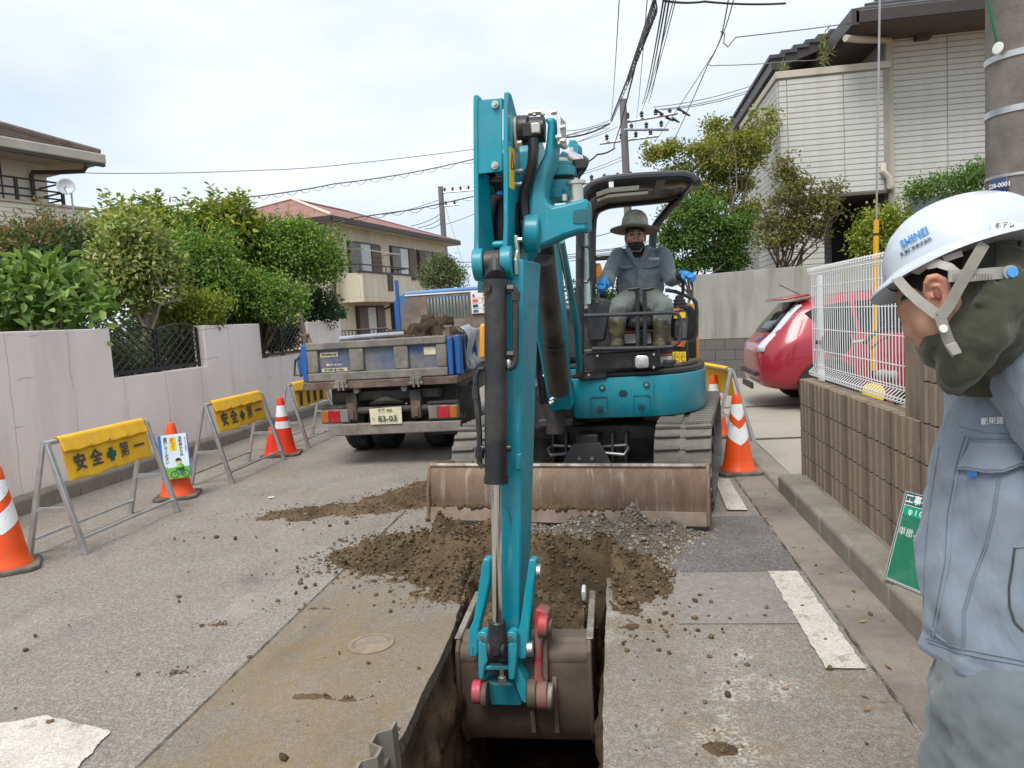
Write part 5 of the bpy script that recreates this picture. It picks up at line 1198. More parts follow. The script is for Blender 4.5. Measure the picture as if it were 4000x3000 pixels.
cable('wrapped cable crossing in front of the beige house roof',[h2(150,520,24),h2(800,490,25),h2(1100,440,25.5),h2(1600,370,26.5),h2(2100,260,28)],.02,.0,'cable',.6)
cable('cable from the thin pole sagging left over the red roof, upper',[h2(1310,420,40),h2(1810,285,42)],.018,.1,'cable_light')
for i,(a,c) in enumerate([((1560,515),(1815,410)),((1620,530),(1815,450)),((1680,540),(1820,490))]):
    cable('short service cable from the thin pole to the beige house, %s of three'%['top','middle','lowest'][i],[h2(*a,38),h2(*c,42)],.018,.1)
cable('steep stay cable falling right from the thin pole',[h2(1855,340,42),h2(2070,1040,40)],.012,0,'cable_light')
cable('far low cable between the thin pole and the arm, upper',[h2(1860,500,42),h2(2130,400,44)],.018,.05,'cable_light')
for i,(ya,yc) in enumerate([(830,815),(870,850)]):
    cable('far cable low over the street behind the arm, %s of two'%['upper','lower'][i],[h2(1900,ya,45),h2(3600,yc-110,50)],.022,.2)
cable('cable bundle running left from the central pole behind the arm top',[q5(980,525,26),q5(1395,405,28)],.03,.12,'cable')
cable('thinner cable above the bundle left of the central pole',[q5(960,470,26),q5(1395,375,28)],.012,.1,'cable_light')
cable('cable bundle dropping left from the lower arm of the central pole',[q5(1150,755,26),q5(1290,670,27),q5(1440,615,28)],.03,.06,'cable')
for i,(a,c) in enumerate([((950,620),(1400,440)),((1130,560),(1470,430)),((1160,820),(1500,690)),((1160,840),(1500,720)),((1270,1380),(1540,1290)),((1270,1500),(1640,1440)),((680,1560),(1640,1470)),((680,1595),(1640,1500))]):
    cable('faint far cable behind the boom and canopy, %s from top'%['first','second','third','fourth','fifth','sixth','seventh','eighth'][i],[q5(*a,32),q5(*c,32)],.013 if i<4 else .02,.05,'cable_light')
def _hr(n):
    t=NT(n); sx=t.n('ShaderNodeSeparateXYZ'); t.l(t.tc,sx.inputs[0]); k=t.math('ADD',t.math('MULTIPLY',sx.outputs[0],-.55),t.math('ADD',t.math('MULTIPLY',sx.outputs[2],.35),t.math('MULTIPLY',t.noise(4,8,.7),.5)))
    c=t.mix(t.ramp(t.math('SUBTRACT',k,.95),[(.14,0),(.24,1)]),t.ramp(t.noise(6,6),[(.35,(.16,.11,.08)),(.65,(.25,.21,.175))]),t.mix(t.ramp(t.noise(7,8,.7),[(.45,0),(.55,1)]),(.05,.16,.38),(.17,.14,.12))); t.col(c); t.set(rough=.7); return t.m
_DEF['head_rust']=_hr
_DEF['chrome_lamp']=lambda n:(lambda t:(t.col((.62,.66,.72)),t.set(rough=.1,metal=.2,coat=1),t.m)[-1])(NT(n))
# ================================================================ dump truck
tk=thing('dump_truck','dusty blue dump truck parked tail towards the camera with earth in its bed','dump truck',(-2.44,9.2,0))
TY=7.5; xl,xr=-3.23,-1.73
b=MB(); b.bx(xl,xr,TY,TY+.035,.945,1.30); tg=b.build('tailgate','blue_truck',tk)
b=MB(); b.bx(xl-.01,xr+.01,TY-.045,TY+.05,1.265,1.345); b.build('top_rail','dust_steel',tg,bev=.012)
b=MB(); b.bx(xl-.01,xr+.01,TY-.045,TY+.05,.93,1.02); b.build('bottom_rail','dust_steel',tg,bev=.012)
for x0,x1 in ((xl-.01,xl+.115),(xl+.46,xl+.615),(xr-.555,xr-.40),(xr-.10,xr+.01)):
    b=MB(); b.prism([(x0,TY,1.02),(x1,TY,1.02),(x1,TY,1.265),(x0,TY,1.265)],(0,-.035,0)); b.build('rib','dust_steel',tg,bev=.015)
b=MB(); b.bx(xl+.135,xl+.33,TY-.006,TY-.001,1.185,1.235); lb=b.build('maker_plate','plate_cream',tg); text('lettering','ShinMaywa',.037,'print_dark',lb,(xl+.232,TY-.009,1.21),(1,0,0),(0,0,1),bold=.001)
b=MB(); b.bx(xl+.14,xl+.42,TY-.006,TY-.001,1.03,1.065); lb=b.build('load_plate','plate_cream',tg); text('lettering','最大積載量 2000kg',.027,'print_dark',lb,(xl+.28,TY-.009,1.047),(1,0,0),(0,0,1),bold=.0008)
text('lettering','危険 立入禁止',.022,'plate_cream',tg,(xl+.3,TY-.003,1.10),(1,0,0),(0,0,1),bold=.0008)
b=MB(); b.bx(xl+.195,xl+.225,TY-.006,TY-.001,1.09,1.115); b.build('mark','plate_cream',tg)
b=MB(); b.bx(xr-.235,xr-.11,TY-.006,TY-.001,1.155,1.235); b.build('old_sticker','plate_cream',tg)
# corner posts, hinges
for x0,x1,nm in ((xl-.075,xl-.012,0),(xr+.012,xr+.07,1)):
    b=MB(); b.bx(x0,x1,TY-.02,TY+.12,.93,1.33); b.build('corner_post','blue_clean',tk,bev=.012)
b=MB(); b.bx(xr+.075,xr+.14,TY+.03,TY+.16,.93,1.34); b.build('corner_post','blue_clean',tk,bev=.012)
for x in (xl-.03,xr+.03):
    b=MB(); b.bx(x-.022,x+.022,TY+.0,TY+.06,1.33,1.43); b.cyl((x-.05,TY+.02,1.43),(x+.05,TY+.02,1.43),.018,n=8); b.build('hinge','rust_steel',tk,bev=.004)
    b=MB(); b.prism([(x-.0,TY+.02,1.34),(x+.07*(1 if x<-2.4 else -1),TY+.02,1.34),(x+.03*(1 if x<-2.4 else -1),TY+.02,1.45),(x,TY+.02,1.45)],(0,.03,0)); b.build('gusset','dust_steel',tk)
for x in (xl-.055,xr+.10):
    b=MB(); b.bx(x-.02,x+.02,TY+.13,TY+2.9,.93,1.33); sg=b.build('side_gate','blue_clean',tk,bev=.008)
    for k in range(5):
        b=MB(); xx=x+(-.035 if x<-2.4 else .035); b.bx(xx-.013,xx+.013,TY+.3+k*.6,TY+.38+k*.6,.94,1.32); b.build('rib','blue_truck',sg,bev=.006)
b=MB(); b.bx(xl-.06,xr+.11,TY-.05,TY+2.95,.845,.925); b.build('bed_sill','rust_steel',tk,bev=.01)
b=MB(); b.bx(xl-.06,xr+.11,TY-.07,TY-.052,.85,.905); b.build('rail_dirt','rust_steel',tk)
b=MB(); b.bx(xl-.03,xr+.07,TY+.05,TY+2.9,.926,.95); b.build('bed_floor','rust_steel',tk)
for x in (xl+.33,xr-.36):
    b=MB(); b.bx(x-.02,x+.10,TY-.10,TY-.05,.86,.94); b.cyl((x-.035,TY-.085,.87),(x+.115,TY-.085,.87),.02,n=8); b.bx(x+.01,x+.03,TY-.12,TY-.08,.83,.93); b.bx(x+.06,x+.08,TY-.12,TY-.08,.83,.93); b.build('tailgate_latch','dust_steel',tk,bev=.004)
# chassis
b=MB(); b.bx(-3.15,-1.72,TY+.35,TY+4.2,.62,.84); b.bx(-2.85,-2.73,TY-.02,TY+4.4,.52,.80); b.bx(-2.15,-2.03,TY-.02,TY+4.4,.52,.80); b.bx(-3.0,-1.85,TY+.06,TY+.2,.70,.80); b.build('chassis','chassis',tk,bev=.01)
b=MB(); b.cyl((-2.9,TY+.02,.60),(-1.95,TY+.02,.60),.035,n=10); b.build('cross_tube','chassis',tk)
for x in (-2.79,-2.09):
    b=MB(); b.bx(x-.05,x+.05,TY-.03,TY+.03,.5,.68); b.bx(x-.03,x+.03,TY-.05,TY-.03,.52,.62); b.build('bracket','rust_steel',tk,bev=.006)
for x in (-2.72,-2.2):
    b=MB(); b.cyl((x,TY-.04,.82),(x,TY+.04,.82),.032,n=12); b.bx(x-.03,x+.03,TY-.02,TY+.03,.82,.86); b.build('pivot_lug','dust_steel',tk)
b=MB(); b.tube([(-2.62,TY+.1,.66),(-2.45,TY+.05,.70),(-2.40,TY+.05,.70),(-2.25,TY+.1,.66)],[.02,.05,.05,.02],8); b.build('coupling','chassis',tk)
for x0,x1,sgn in ((-3.14,-2.82,1),(-1.96,-1.64,-1)):
    b=MB(); b.bx(x0,x1,TY-.02,TY+.06,.475,.63); lm=b.build('tail_lamp','dust_steel',tk,bev=.008)
    a,bb=(x0+.012,x1-.012) if sgn>0 else (x1-.012,x0+.012); seg=[(0,.27,'lamp_amber'),(.28,.70,'lamp_red'),(.71,1.0,'print_grey' if sgn>0 else 'dust_steel')]
    for u0,u1,mm in seg:
        p0,p1=a+(bb-a)*u0,a+(bb-a)*u1; b=MB(); b.bx(min(p0,p1),max(p0,p1),TY-.036,TY-.021,.49,.615); b.build('lens',mm,lm,bev=.004)
    b=MB(); b.bx(x0,x1,TY-.03,TY+.08,.645,.665); b.build('lamp_guard','chassis',tk)
b=MB(); b.prism([(-2.585,TY-.06,.617),(-2.572,TY-.075,.455),(-2.235,TY-.075,.455),(-2.235,TY-.06,.63),(-2.24,TY-.06,.632),(-2.58,TY-.06,.62)],(0,.006,0)); pl=b.build('number_plate','plate_cream',tk)
text('lettering','千葉 400',.042,'print_green',pl,(-2.41,TY-.078,.597),(1,0,0),(0,-.08,1),bold=.0012); text('lettering','に',.036,'print_green',pl,(-2.535,TY-.085,.515),(1,0,0),(0,-.08,1),bold=.001); text('lettering','83-03',.088,'print_green',pl,(-2.385,TY-.087,.51),(1,0,0),(0,-.08,1),bold=.0022,spacing=1.02)
b=MB(); b.xz([(-3.08,.47),(-1.62,.455),(-1.62,.35),(-2.98,.345)],TY-.06,TY+.02); b.build('bumper','dust_steel',tk,bev=.01)
b=MB(); b.bx(-2.05,-1.55,TY+.4,TY+.42,.25,.78); mf_=b.build('mud_flap','chassis',tk); text('lettering','ISUZU',.075,'print_grey',mf_,(-1.75,TY+.395,.45),(1,0,0),(0,0,1),bold=.002)
def wheel(x0,x1,y,r_,nm='wheel'):
    b=MB(); w_=x1-x0; M_=Matrix.Translation((x0,y,r_))@Matrix.Rotation(R(90),4,'Y'); b.lathe([(r_*.55,0),(r_*.9,.0),(r_*.98,w_*.12),(r_,w_*.25),(r_,w_*.46),(r_*.985,w_*.48),(r_*.985,w_*.52),(r_,w_*.54),(r_,w_*.75),(r_*.98,w_*.88),(r_*.9,w_),(r_*.55,w_)],36,M=M_); o=b.build(nm,'tyre',tk)
    b=MB(); b.lathe([(r_*.55,w_*.2),(r_*.5,w_*.25),(r_*.2,w_*.3),(.01,w_*.3)],24,M=M_); b.build('rim','dust_steel',o)
for x0,x1 in ((-3.21,-2.945),(-2.895,-2.63),(-2.25,-1.985),(-1.935,-1.67)): wheel(x0,x1,8.62,.385)
for x0,x1 in ((-3.15,-2.95),(-1.93,-1.73)): wheel(x0,x1,11.3,.37)
b=MB(); b.cyl((-3.0,8.62,.385),(-1.9,8.62,.385),.07,n=10); b.sph((-2.45,8.62,.385),.16); b.build('axle','chassis',tk)
# headboard
HB=10.42
b=MB()
b.bx(-3.05,-2.64,HB,HB+.04,.95,1.90); b.bx(-2.02,-1.66,HB,HB+.04,.95,1.90); b.bx(-2.639,-2.021,HB,HB+.04,.95,1.52); b.bx(-2.639,-2.021,HB,HB+.04,1.845,1.90); hb=b.build('headboard','head_rust',tk)
for i in range(13):
    x=-2.61+i*.0475; b=MB(); b.bx(x,x+.018,HB+.005,HB+.03,1.52,1.845); b.build('guard_bar','rust_steel',hb)
b=MB(); b.bx(-3.09,-3.05,HB-.02,HB+.05,.95,2.12); b.build('stake_post','blue_clean',hb)
b=MB(); b.tube([(-2.98,HB+.02,1.92),(-2.4,HB+.02,1.925),(-1.62,HB+.02,1.93)],[.028,.033,.03],10); b.build('rolled_sheet','tarp_blue',hb)
b=MB(); b.bx(-2.96,-1.64,HB-.012,HB-.002,1.885,1.905); b.build('white_edge','plastic_white',hb)
sgn=thing('load_sign','white sign with coloured bars on the truck headboard beside the arm','sign',(-1.83,HB-.02,1.57)); X0,X1,Z0,Z1=-1.99,-1.64,1.575,1.885
b=MB(); b.bx(X0,X1,HB-.03,HB-.015,Z0,Z1); b.build('panel','print_white',sgn,bev=.004)
for i,(m1,tx) in enumerate((('lamp_amber','自社'),('sticker_red','発生土'),('print_green','As殻'),('print_blue','路盤'))):
    z=Z1-.055-i*.073; b=MB(); b.bx(X0+.025,X0+.10 if i else X0+.06,HB-.034,HB-.031,z-.02,z+.02); b.build('colour_bar',m1,sgn); text('lettering',tx,.05,m1,sgn,(X0+.22,HB-.034,z),(1,0,0),(0,0,1),bold=.002)
    b=MB(); b.bx(X0+.02,X1-.02,HB-.033,HB-.031,z-.037,z-.034); b.build('rule','print_red',sgn)
# cab in front of the headboard
b=MB(); b.yz([(HB+.2,.55),(HB+.2,1.86),(HB+.4,1.90),(HB+1.3,1.88),(HB+1.65,1.3),(HB+1.7,.55)],-3.2,-1.7); cb=b.build('cab','blue_clean',tk,bev=.05)
for x in (-3.205,-1.695):
    b=MB(); b.yz([(HB+.4,1.3),(HB+.45,1.78),(HB+1.2,1.76),(HB+1.48,1.3)],x-.004,x+.004); b.build('side_window','glass_dark',cb)
b=MB(); b.add([(-3.1,HB+1.325,1.82),(-1.8,HB+1.325,1.82),(-1.8,HB+1.655,1.32),(-3.1,HB+1.655,1.32)],[(0,1,2,3)]); b.build('windscreen','glass_dark',cb)
b=MB(); b.bx(-2.75,-1.95,HB+.185,HB+.199,1.45,1.82); b.build('rear_window','glass_green',cb)
# loose flap on the left, tarpaulin on the right
b=MB(); p=[at(665,735,7.7),at(640,775,7.7),at(648,815,7.7),at(663,790,7.7)]; b.prism(p,(0,.05,0)); b.build('blue_flap','blue_clean',tk)
b=MB(); b.tube([at(662,765,7.6),at(638,778,7.6),at(636,812,7.6),at(663,806,7.6)],.012,6); b.build('lamp_bracket','chassis',tk)
b=MB(); b.grid(lambda u,v:V(-1.62+.05*math.sin(v*5+u*3)+.10*v+.02*math.sin(u*14),7.75+1.7*u,1.42-.10*(v-.2)**2-.38*v+.025*math.sin(u*11+v*3)),22,10); b.build('tarpaulin','tarp_grey',tk,thick=.006,ang=180)
b=MB(); b.tube([(-1.70,7.62,1.40),(-1.64,7.7,1.43),(-1.58,7.75,1.38),(-1.62,7.8,1.2),(-1.55,7.85,1.0)],.008,6); b.build('rope','rust_steel',tk)
b=MB(); b.tube([(-3.1,8.1,1.36),(-2.8,8.2,1.37),(-2.4,8.3,1.375)],.03,10); o=b.build('plastic_pipe','tarp_grey',None); tag(o,'pale blue grey pipe lying along the bed of the truck','pipe')
# earth load
rng=random.Random(3); b=MB()
for c,r_ in [((-2.35,9.4,1.26),(.40,.5,.22)),((-2.3,9.2,1.40),(.2,.25,.17)),((-2.2,9.4,1.42),(.16,.22,.12)),((-2.75,9.4,1.2),(.4,.6,.2)),((-2.5,8.9,1.16),(.3,.4,.18)),((-2.85,9.0,1.08),(.3,.5,.18)),((-2.0,8.6,1.1),(.25,.6,.18)),((-2.45,9.0,1.03),(.72,1.2,.17))]:
    b.sph(c,r_,12,8)
o=b.build('dirt','soil_wet',None,remesh=.03,disp=[(.16,.2),(.05,.09)],kind='stuff'); o['label']='dark wet lumps of earth heaped in the bed of the dump truck'; o['category']='dirt'
pts=[(rng.uniform(-2.9,-1.8),rng.uniform(8.2,9.8),rng.uniform(1.2,1.34),rng.uniform(.02,.05)) for i in range(160)]; b=MB(); lumps(b,pts,rng); c=b.build('clods','clod',o,ang=180); c['kind']='stuff'
# ================================================================ parked red car
cx0,cy0=1.86,9.93
car=thing('parked_car','shiny red hatchback parked in the driveway behind the mesh fence','car',(cx0,cy0,.04)); car['_local']=1
hw=.885
S=[(0,.40,.66,.84,.60,.48),(.07,.33,.74,.92,.74,.60),(.2,.28,.84,1.03,.83,.64),(.36,.26,.93,1.22,.865,.63),(.5,.25,.96,1.36,.875,.615),(.66,.24,.97,1.45,.88,.605),(.9,.22,.97,1.505,.885,.605),(1.5,.2,.96,1.54,.885,.62),(2.2,.2,.95,1.53,.885,.61),(2.75,.2,.95,1.40,.885,.62),(3.2,.2,.95,1.15,.88,.66),(3.6,.2,.92,.98,.87,.70),(4.05,.24,.80,.88,.80,.6),(4.35,.34,.6,.7,.6,.4)]
def ring(x,zb,zs,zr,w_,wr):
    half=[(.0,zb),(w_*.80,zb),(w_*.95,zb+.08),(w_,.5*(zb+.08)+.5*(zs-.12)),(w_*.985,zs-.1),(w_*.95,zs),(wr+.04,zs+(zr-zs)*.72),(wr*.92,zr-.02),(wr*.6,zr),(0,zr+.005)]
    pts=[(x,hw+y,z) for y,z in half]+[(x,hw-y,z) for y,z in half[-2:0:-1]]
    return [V(*p) for p in pts]
rings=[ring(*s_) for s_ in S]; b=MB(); b.loft(rings); body=b.build('body','car_red',car,sub=2,ang=180)
def side_y(x,z,off=.0):   # near flank
    for i in range(len(S)-1):
        if S[i][0]<=x<=S[i+1][0]:
            t_=(x-S[i][0])/(S[i+1][0]-S[i][0]); zs=S[i][2]*(1-t_)+S[i+1][2]*t_; zr=S[i][3]*(1-t_)+S[i+1][3]*t_; w_=S[i][4]*(1-t_)+S[i+1][4]*t_; wr=S[i][5]*(1-t_)+S[i+1][5]*t_; break
    k=max(0,min(1,(z-zs)/(.72*(zr-zs)+1e-6))); return hw-(w_*.95*(1-k)+(wr+.04)*k)-off
def flank(poly,nm,mat,par,off=.012):
    b=MB(); P0=[V(x,side_y(x,z,off),z) for x,z in poly]; b.prism(P0,(0,.01,0)); return b.build(nm,mat,par)
flank([(.62,1.28),(.80,1.36),(1.18,1.40),(1.2,.99),(.95,1.0),(.8,1.06)],'quarter_window','glass_car',body)
flank([(1.24,1.40),(2.0,1.40),(2.0,.98),(1.26,.99)],'rear_door_window','glass_car',body); flank([(2.06,1.40),(2.45,1.36),(2.85,1.10),(2.85,.985),(2.06,.98)],'front_door_window','glass_car',body)
def tailp(y,z): # rear surface at lateral y, height z
    best=0
    for i in range(len(S)-1):
        z0,z1=S[i][3],S[i+1][3]
        if z0<=z<=z1: return S[i][0]+(S[i+1][0]-S[i][0])*(z-z0)/(z1-z0)
    return .0
b=MB(); b.add([V(tailp(0,1.05)-.035+.03*abs((k-3)/3)**2,hw-.56+.187*k,1.05) for k in range(7)]+[V(tailp(0,1.40)-.04+.03*abs((k-3)/3)**2,hw-.53+.177*k,1.43) for k in range(7)],[(k,k+1,k+8,k+7) for k in range(6)]); b.build('rear_window','glass_car',body,thick=.012)
b=MB(); b.prism([(.36,hw-.56,1.455),(.36,hw+.56,1.455),(.72,hw+.56,1.50),(.72,hw-.56,1.50)],(0,0,.03)); b.build('spoiler','car_red',body,bev=.012)
b=MB(); n=10
b.add([V(tailp(0,.80+.58*k/n)+.095-.03*k/n,hw-.69+.08*k/n,.80+.58*k/n) for k in range(n+1)]+[V(tailp(0,.80+.58*k/n)+.015,hw-.60+.06*k/n,.80+.58*k/n) for k in range(n+1)],[(k,k+1,n+2+k,n+1+k) for k in range(n)]); b.build('tail_lamp','chrome_lamp',body,thick=.03)
b=MB(); b.bx(-.02,.03,hw-.55,hw+.55,.47,.52); b.bx(-.03,0,hw-.35,hw+.35,.28,.36); b.build('bumper_trim','car_plastic',body)
for x in (.84,3.5):
    M_=Matrix.Translation((x,-.012,.31))@Matrix.Rotation(R(-90),4,'X'); b=MB(); b.lathe([(.37,0),(.37,.06),(.01,.06)],32,M=M_); b.build('wheel_arch','car_plastic',body)
    b=MB(); b.lathe([(.19,-.02),(.30,-.02),(.315,.02),(.315,.2),(.2,.2)],32,M=M_); wh=b.build('wheel','tyre',car); b=MB(); b.lathe([(.2,-.005),(.12,.01),(.05,-.01),(.01,-.012)],24,M=M_); b.build('rim','aluminium',wh)
    M_=Matrix.Translation((x,2*hw-.2,.31))@Matrix.Rotation(R(-90),4,'X'); b=MB(); b.lathe([(.19,-.0),(.315,.0),(.315,.2),(.2,.2)],32,M=M_); b.build('wheel','tyre',car)
flank([(1.14,.87),(1.34,.875),(1.34,.905),(1.14,.90)],'door_handle','aluminium',body,.03); flank([(2.0,.87),(2.2,.875),(2.2,.905),(2.0,.90)],'door_handle','aluminium',body,.03)
b=MB(); b.sph((2.85,-.05,1.02),(.08,.1,.07)); b.build('wing_mirror','car_red',body)
b=MB(); b.tube([(.75,hw,1.51),(.45,hw,1.68)],.006,5); b.build('antenna','car_plastic',body)
b=MB(); b.box((.30,hw+.5,1.10),(.05,.09,.06)); b.build('washer','car_plastic',body) if 0 else None
for dz,dy in ((0,-.35),(-.02,-.2)):
    b=MB(); x=tailp(0,.97+dz)-.02; b.add([(x-.005,hw+dy-.05,.95+dz),(x-.005,hw+dy+.05,.95+dz),(x+.03,hw+dy+.05,.985+dz),(x+.03,hw+dy-.05,.985+dz)],[(0,1,2,3)]); b.build('badge','print_blue',body)
car['_local']=1; del car['_local']
# ---- bicycle and the back of a small round mirror behind the mesh
z8=lambda x,y,Y:at((3140+x*460/1526)/(4000/2212),(1100+y*500/1659)/(4000/2212),Y)
bk=thing('bicycle','child bicycle with grey saddle and black handlebar behind the mesh fence','bicycle',(2.0,5.0,.05)); Yb=5.2
b=MB(); s0=z8(1110,1230,Yb); b.loft([[s0+V(a*w1,d,h1) for a,h1 in ((-1,0),(-.8,.035),(0,.045),(.8,.035),(1,0),(0,-.03))] for d,w1 in ((-.10,.03),(-.03,.045),(.06,.095),(.12,.09))]); b.build('saddle','plastic_grey',bk,sub=1)
b=MB(); b.tube([z8(790,790,Yb-.1),z8(900,680,Yb),z8(1040,610,Yb),z8(1200,590,Yb+.05),z8(1320,650,Yb+.1),z8(1420,760,Yb+.1)],.014,8); b.build('handlebar','car_plastic',bk)
b=MB(); b.tube([z8(880,860,Yb-.05),z8(1000,760,Yb),z8(1150,690,Yb)],.006,6); b.build('brake_lever','car_plastic',bk)
hd=z8(1130,640,Yb); b=MB(); b.tube([hd,V(hd.x-.03,Yb,.62),V(s0.x+.02,Yb,.42),V(s0.x,Yb,s0.z)],.016,8); b.tube([V(hd.x-.03,Yb,.62),V(s0.x,Yb,.62)],.014,8); b.build('frame','red_paint',bk)
for wy in (Yb-.42,Yb+.42):
    b=MB(); c=V(s0.x,wy,.27); b.tube([c+V(0,.2*math.cos(a),.2*math.sin(a)) for a in [2*math.pi*k/28 for k in range(28)]],.022,7,closed=True); wh=b.build('wheel','tyre',bk); b=MB()
    for k in range(8): b.tube([c,c+V(0,.19*math.cos(k*.785),.19*math.sin(k*.785))],.003,4)
    b.build('spokes','aluminium',wh)
    b=MB(); b.tube([c,V(hd.x-.03,Yb,.62) if wy>Yb else V(s0.x,Yb,.45)],.012,6); b.build('fork','red_paint',bk)
b=MB(); p=z8(900,1450,Yb-.2); b.lathe([(.02,0),(.07,0),(.07,.01),(.02,.01)],20,M=Matrix.Translation(p)@Matrix.Rotation(R(80),4,'X')); b.build('gear','sticker_yellow',bk)
mr=thing('convex_mirror','round black backed mirror clamped to the white fence post','mirror',(1.57,5.9,1.2)); c=z8(425,785,5.75); M_=Matrix.Translation(c)@Matrix.Rotation(R(90),4,'X')
b=MB(); b.lathe([(.001,.025),(.06,.02),(.10,.008),(.108,-.004),(.1,-.012),(.001,-.012)],36,M=M_); b.build('mirror_back','car_plastic',mr)
b=MB(); b.tube([z8(165,785,5.86),z8(300,785,5.8),c],.016,8); b.build('clamp_arm','car_plastic',mr)
# ================================================================ excavator
ex_=thing('excavator','teal mini excavator with black canopy digging the trench towards the camera','excavator',(-.15,6.63,0))
E_=ex_
ML=Matrix.Translation((-.13,6.63,0))@Matrix.Rotation(R(-9.45),4,'Z')
MU=Matrix.Translation((-.17,6.63,0))@Matrix.Rotation(R(-4.5),4,'Z')
# ---- tracks: belt, pads one by one, wheels
def belt_path(s,r_=.29,hl=.95):
    """point and angle at arc length s round the track (local y,z)"""
    st=2*hl; ar=math.pi*r_; tot=2*st+2*ar; s%=tot
    if s<st: return -hl+s,2*r_,0.
    s-=st
    if s<ar: a=s/r_; return hl+r_*math.sin(a),r_+r_*math.cos(a),-a
    s-=ar
    if s<st: return hl-s,0.,math.pi
    s-=st; a=s/r_; return -hl-r_*math.sin(a),r_-r_*math.cos(a),math.pi-a
TOT=4*.95+2*math.pi*.29
padm={}
for sx in (-1,1):
    xc=sx*.78; b=MB(); n=90; rings=[]
    for k in range(n):
        y,z,a=belt_path(TOT*k/n); ny,nz=math.sin(-a) if 0 else 0,0
        ny=-math.sin(a); nz=math.cos(a); ny=-math.sin(a)*-1 if 0 else ny
        # outward normal of the belt
        ny,nz=(math.sin(-a),math.cos(a))
        rings.append([V(xc+dx,y+ny*h,z+nz*h+.03) for dx,h in ((-.2,-.02),(.2,-.02),(.2,.012),(-.2,.012))])
    b.loft(rings+[rings[0]],False,ML); tr=b.build('crawler_track','track_rubber',E_,ang=40)
    nb=58
    b=MB(); b.prism([(-.198,-.022,.012),(-.02,-.014,.012),(-.02,.014,.012),(-.198,.022,.012)],(0,0,.028)); b.prism([(.02,-.024,.012),(.198,-.014,.012),(.198,.024,.012),(.02,.008,.012)],(0,0,.028)); b.bx(-.018,.018,-.012,.012,.012,.022)
    me=b.mesh('track_pad'); me.materials.append(MAT('track_rubber'))
    for k in range(nb):
        y,z,a=belt_path(TOT*k/nb); M_=ML@Matrix.Translation((xc,y,z+.03))@Matrix.Rotation(a,4,'X')
        o=link('track_pad',me,tr,E_.matrix_basis.inverted()@M_); m=o.modifiers.new('edge','BEVEL'); m.width=.007; m.segments=1
    for y,z,r_ in [(-.95,.32,.255),(.95,.32,.25)]+[(-.6+.3*i,.14,.1) for i in range(5)]:
        b=MB(); b.cyl((xc-.12,y,z),(xc+.12,y,z),r_,n=24,M=ML); b.cyl((xc-.14,y,z),(xc+.14,y,z),r_*.45,n=16,M=ML); b.build('roller','black_metal',tr)
    b=MB(); b.bx(xc-.1,xc+.1,-.8,.8,.18,.44,ML); b.build('track_frame','black_metal',tr,bev=.02)
# ---- lower frame
b=MB(); b.bx(-.58,.58,-.42,.42,.30,.56,ML); b.xz([(-.60,.52),(-.58,.30),(-.30,.22),(.30,.22),(.58,.30),(.60,.52),(.45,.57),(-.45,.57)],-.60,-.42,ML); b.build('lower_frame','black_metal',E_,bev=.015)
for s in (-1,1):
    b=MB(); b.prism([(s*.60,-.60,.50),(s*.60,-.60,.18),(s*.25,-.60,.30),(s*.25,-.60,.44)],(0,.05,0),ML); b.build('frame_web','black_metal',E_)
    for dx in (.19,.30):
        b=MB(); b.yz([(-.60,.52),(-.60,.20),(-.70,.16),(-.74,.26),(-.68,.52)],s*dx-.012,s*dx+.012,ML); b.build('blade_lug','black_metal',E_,bev=.006)
    b=MB(); b.prism([(s*.245-.035,-.66,.16),(s*.245+.035,-.66,.16),(s*.245+.035,-.66,.27),(s*.245-.035,-.66,.27)],ML.to_3x3().inverted()@(ML.to_3x3()@V(0,-.88,.02)),ML); b.build('blade_arm','black_metal',E_,bev=.012)
    b=MB(); b.tube([(s*.08,-.66,.40),(s*.30,-.70,.42),(s*.33,-.76,.40),(s*.30,-.80,.36),(s*.10,-.76,.37)],.014,8,M=ML); b.build('tow_hook','zinc',E_)
b=MB(); b.prism([(-.11,-.80,.46),(.11,-.80,.46),(.20,-.84,.30),(.19,-.86,.20),(-.19,-.86,.20),(-.20,-.84,.30)],(0,.02,0),ML); b.bx(-.09,.09,-.80,-.6,.44,.52,ML); cp=b.build('cylinder_cover','black_metal',E_,bev=.008)
for s in (-1,1):
    b=MB(); b.cyl((s*.05,-.83,.34),(s*.05,-.85,.34),.016,n=8,M=ML); b.build('bolt','bolt',cp)
b=MB(); b.cyl((0,-.70,.22),(0,-1.5,.20),.05,n=16,M=ML); b.build('blade_cylinder','zinc',E_)
# ---- dozer blade
BX=-.03; bw_=.985
prof=[(-1.53,.435),(-1.565,.40),(-1.59,.33),(-1.60,.25),(-1.60,.18),(-1.585,.12),(-1.60,.085),(-1.615,.05)]
b=MB(); n=len(prof); b.loft([[V(x,y,z) for y,z in prof]+[V(x,y+.022,z) for y,z in prof[::-1]] for x in (BX-bw_,BX-bw_*.5,BX,BX+bw_*.5,BX+bw_)],True,ML); bl_=b.build('dozer_blade','blade_rust',E_,ang=50)
b=MB(); b.cyl((BX-bw_,-1.545,.432),(BX+bw_,-1.545,.432),.016,n=8,M=ML); b.build('top_lip','bucket_bright',bl_)
b=MB(); b.prism([(BX-bw_,-1.607,.135),(BX+bw_,-1.607,.135),(BX+bw_,-1.63,.045),(BX-bw_,-1.63,.045)],(0,-.012,0),ML); b.build('cutting_edge','blade_edge',bl_,bev=.003)
P('blade_edge',(.30,.215,.165),.6,.2,var=.2,vs=5,dirt=(.2,.13,.09),da=.4,ds=6,bump=.15) if 0 else None
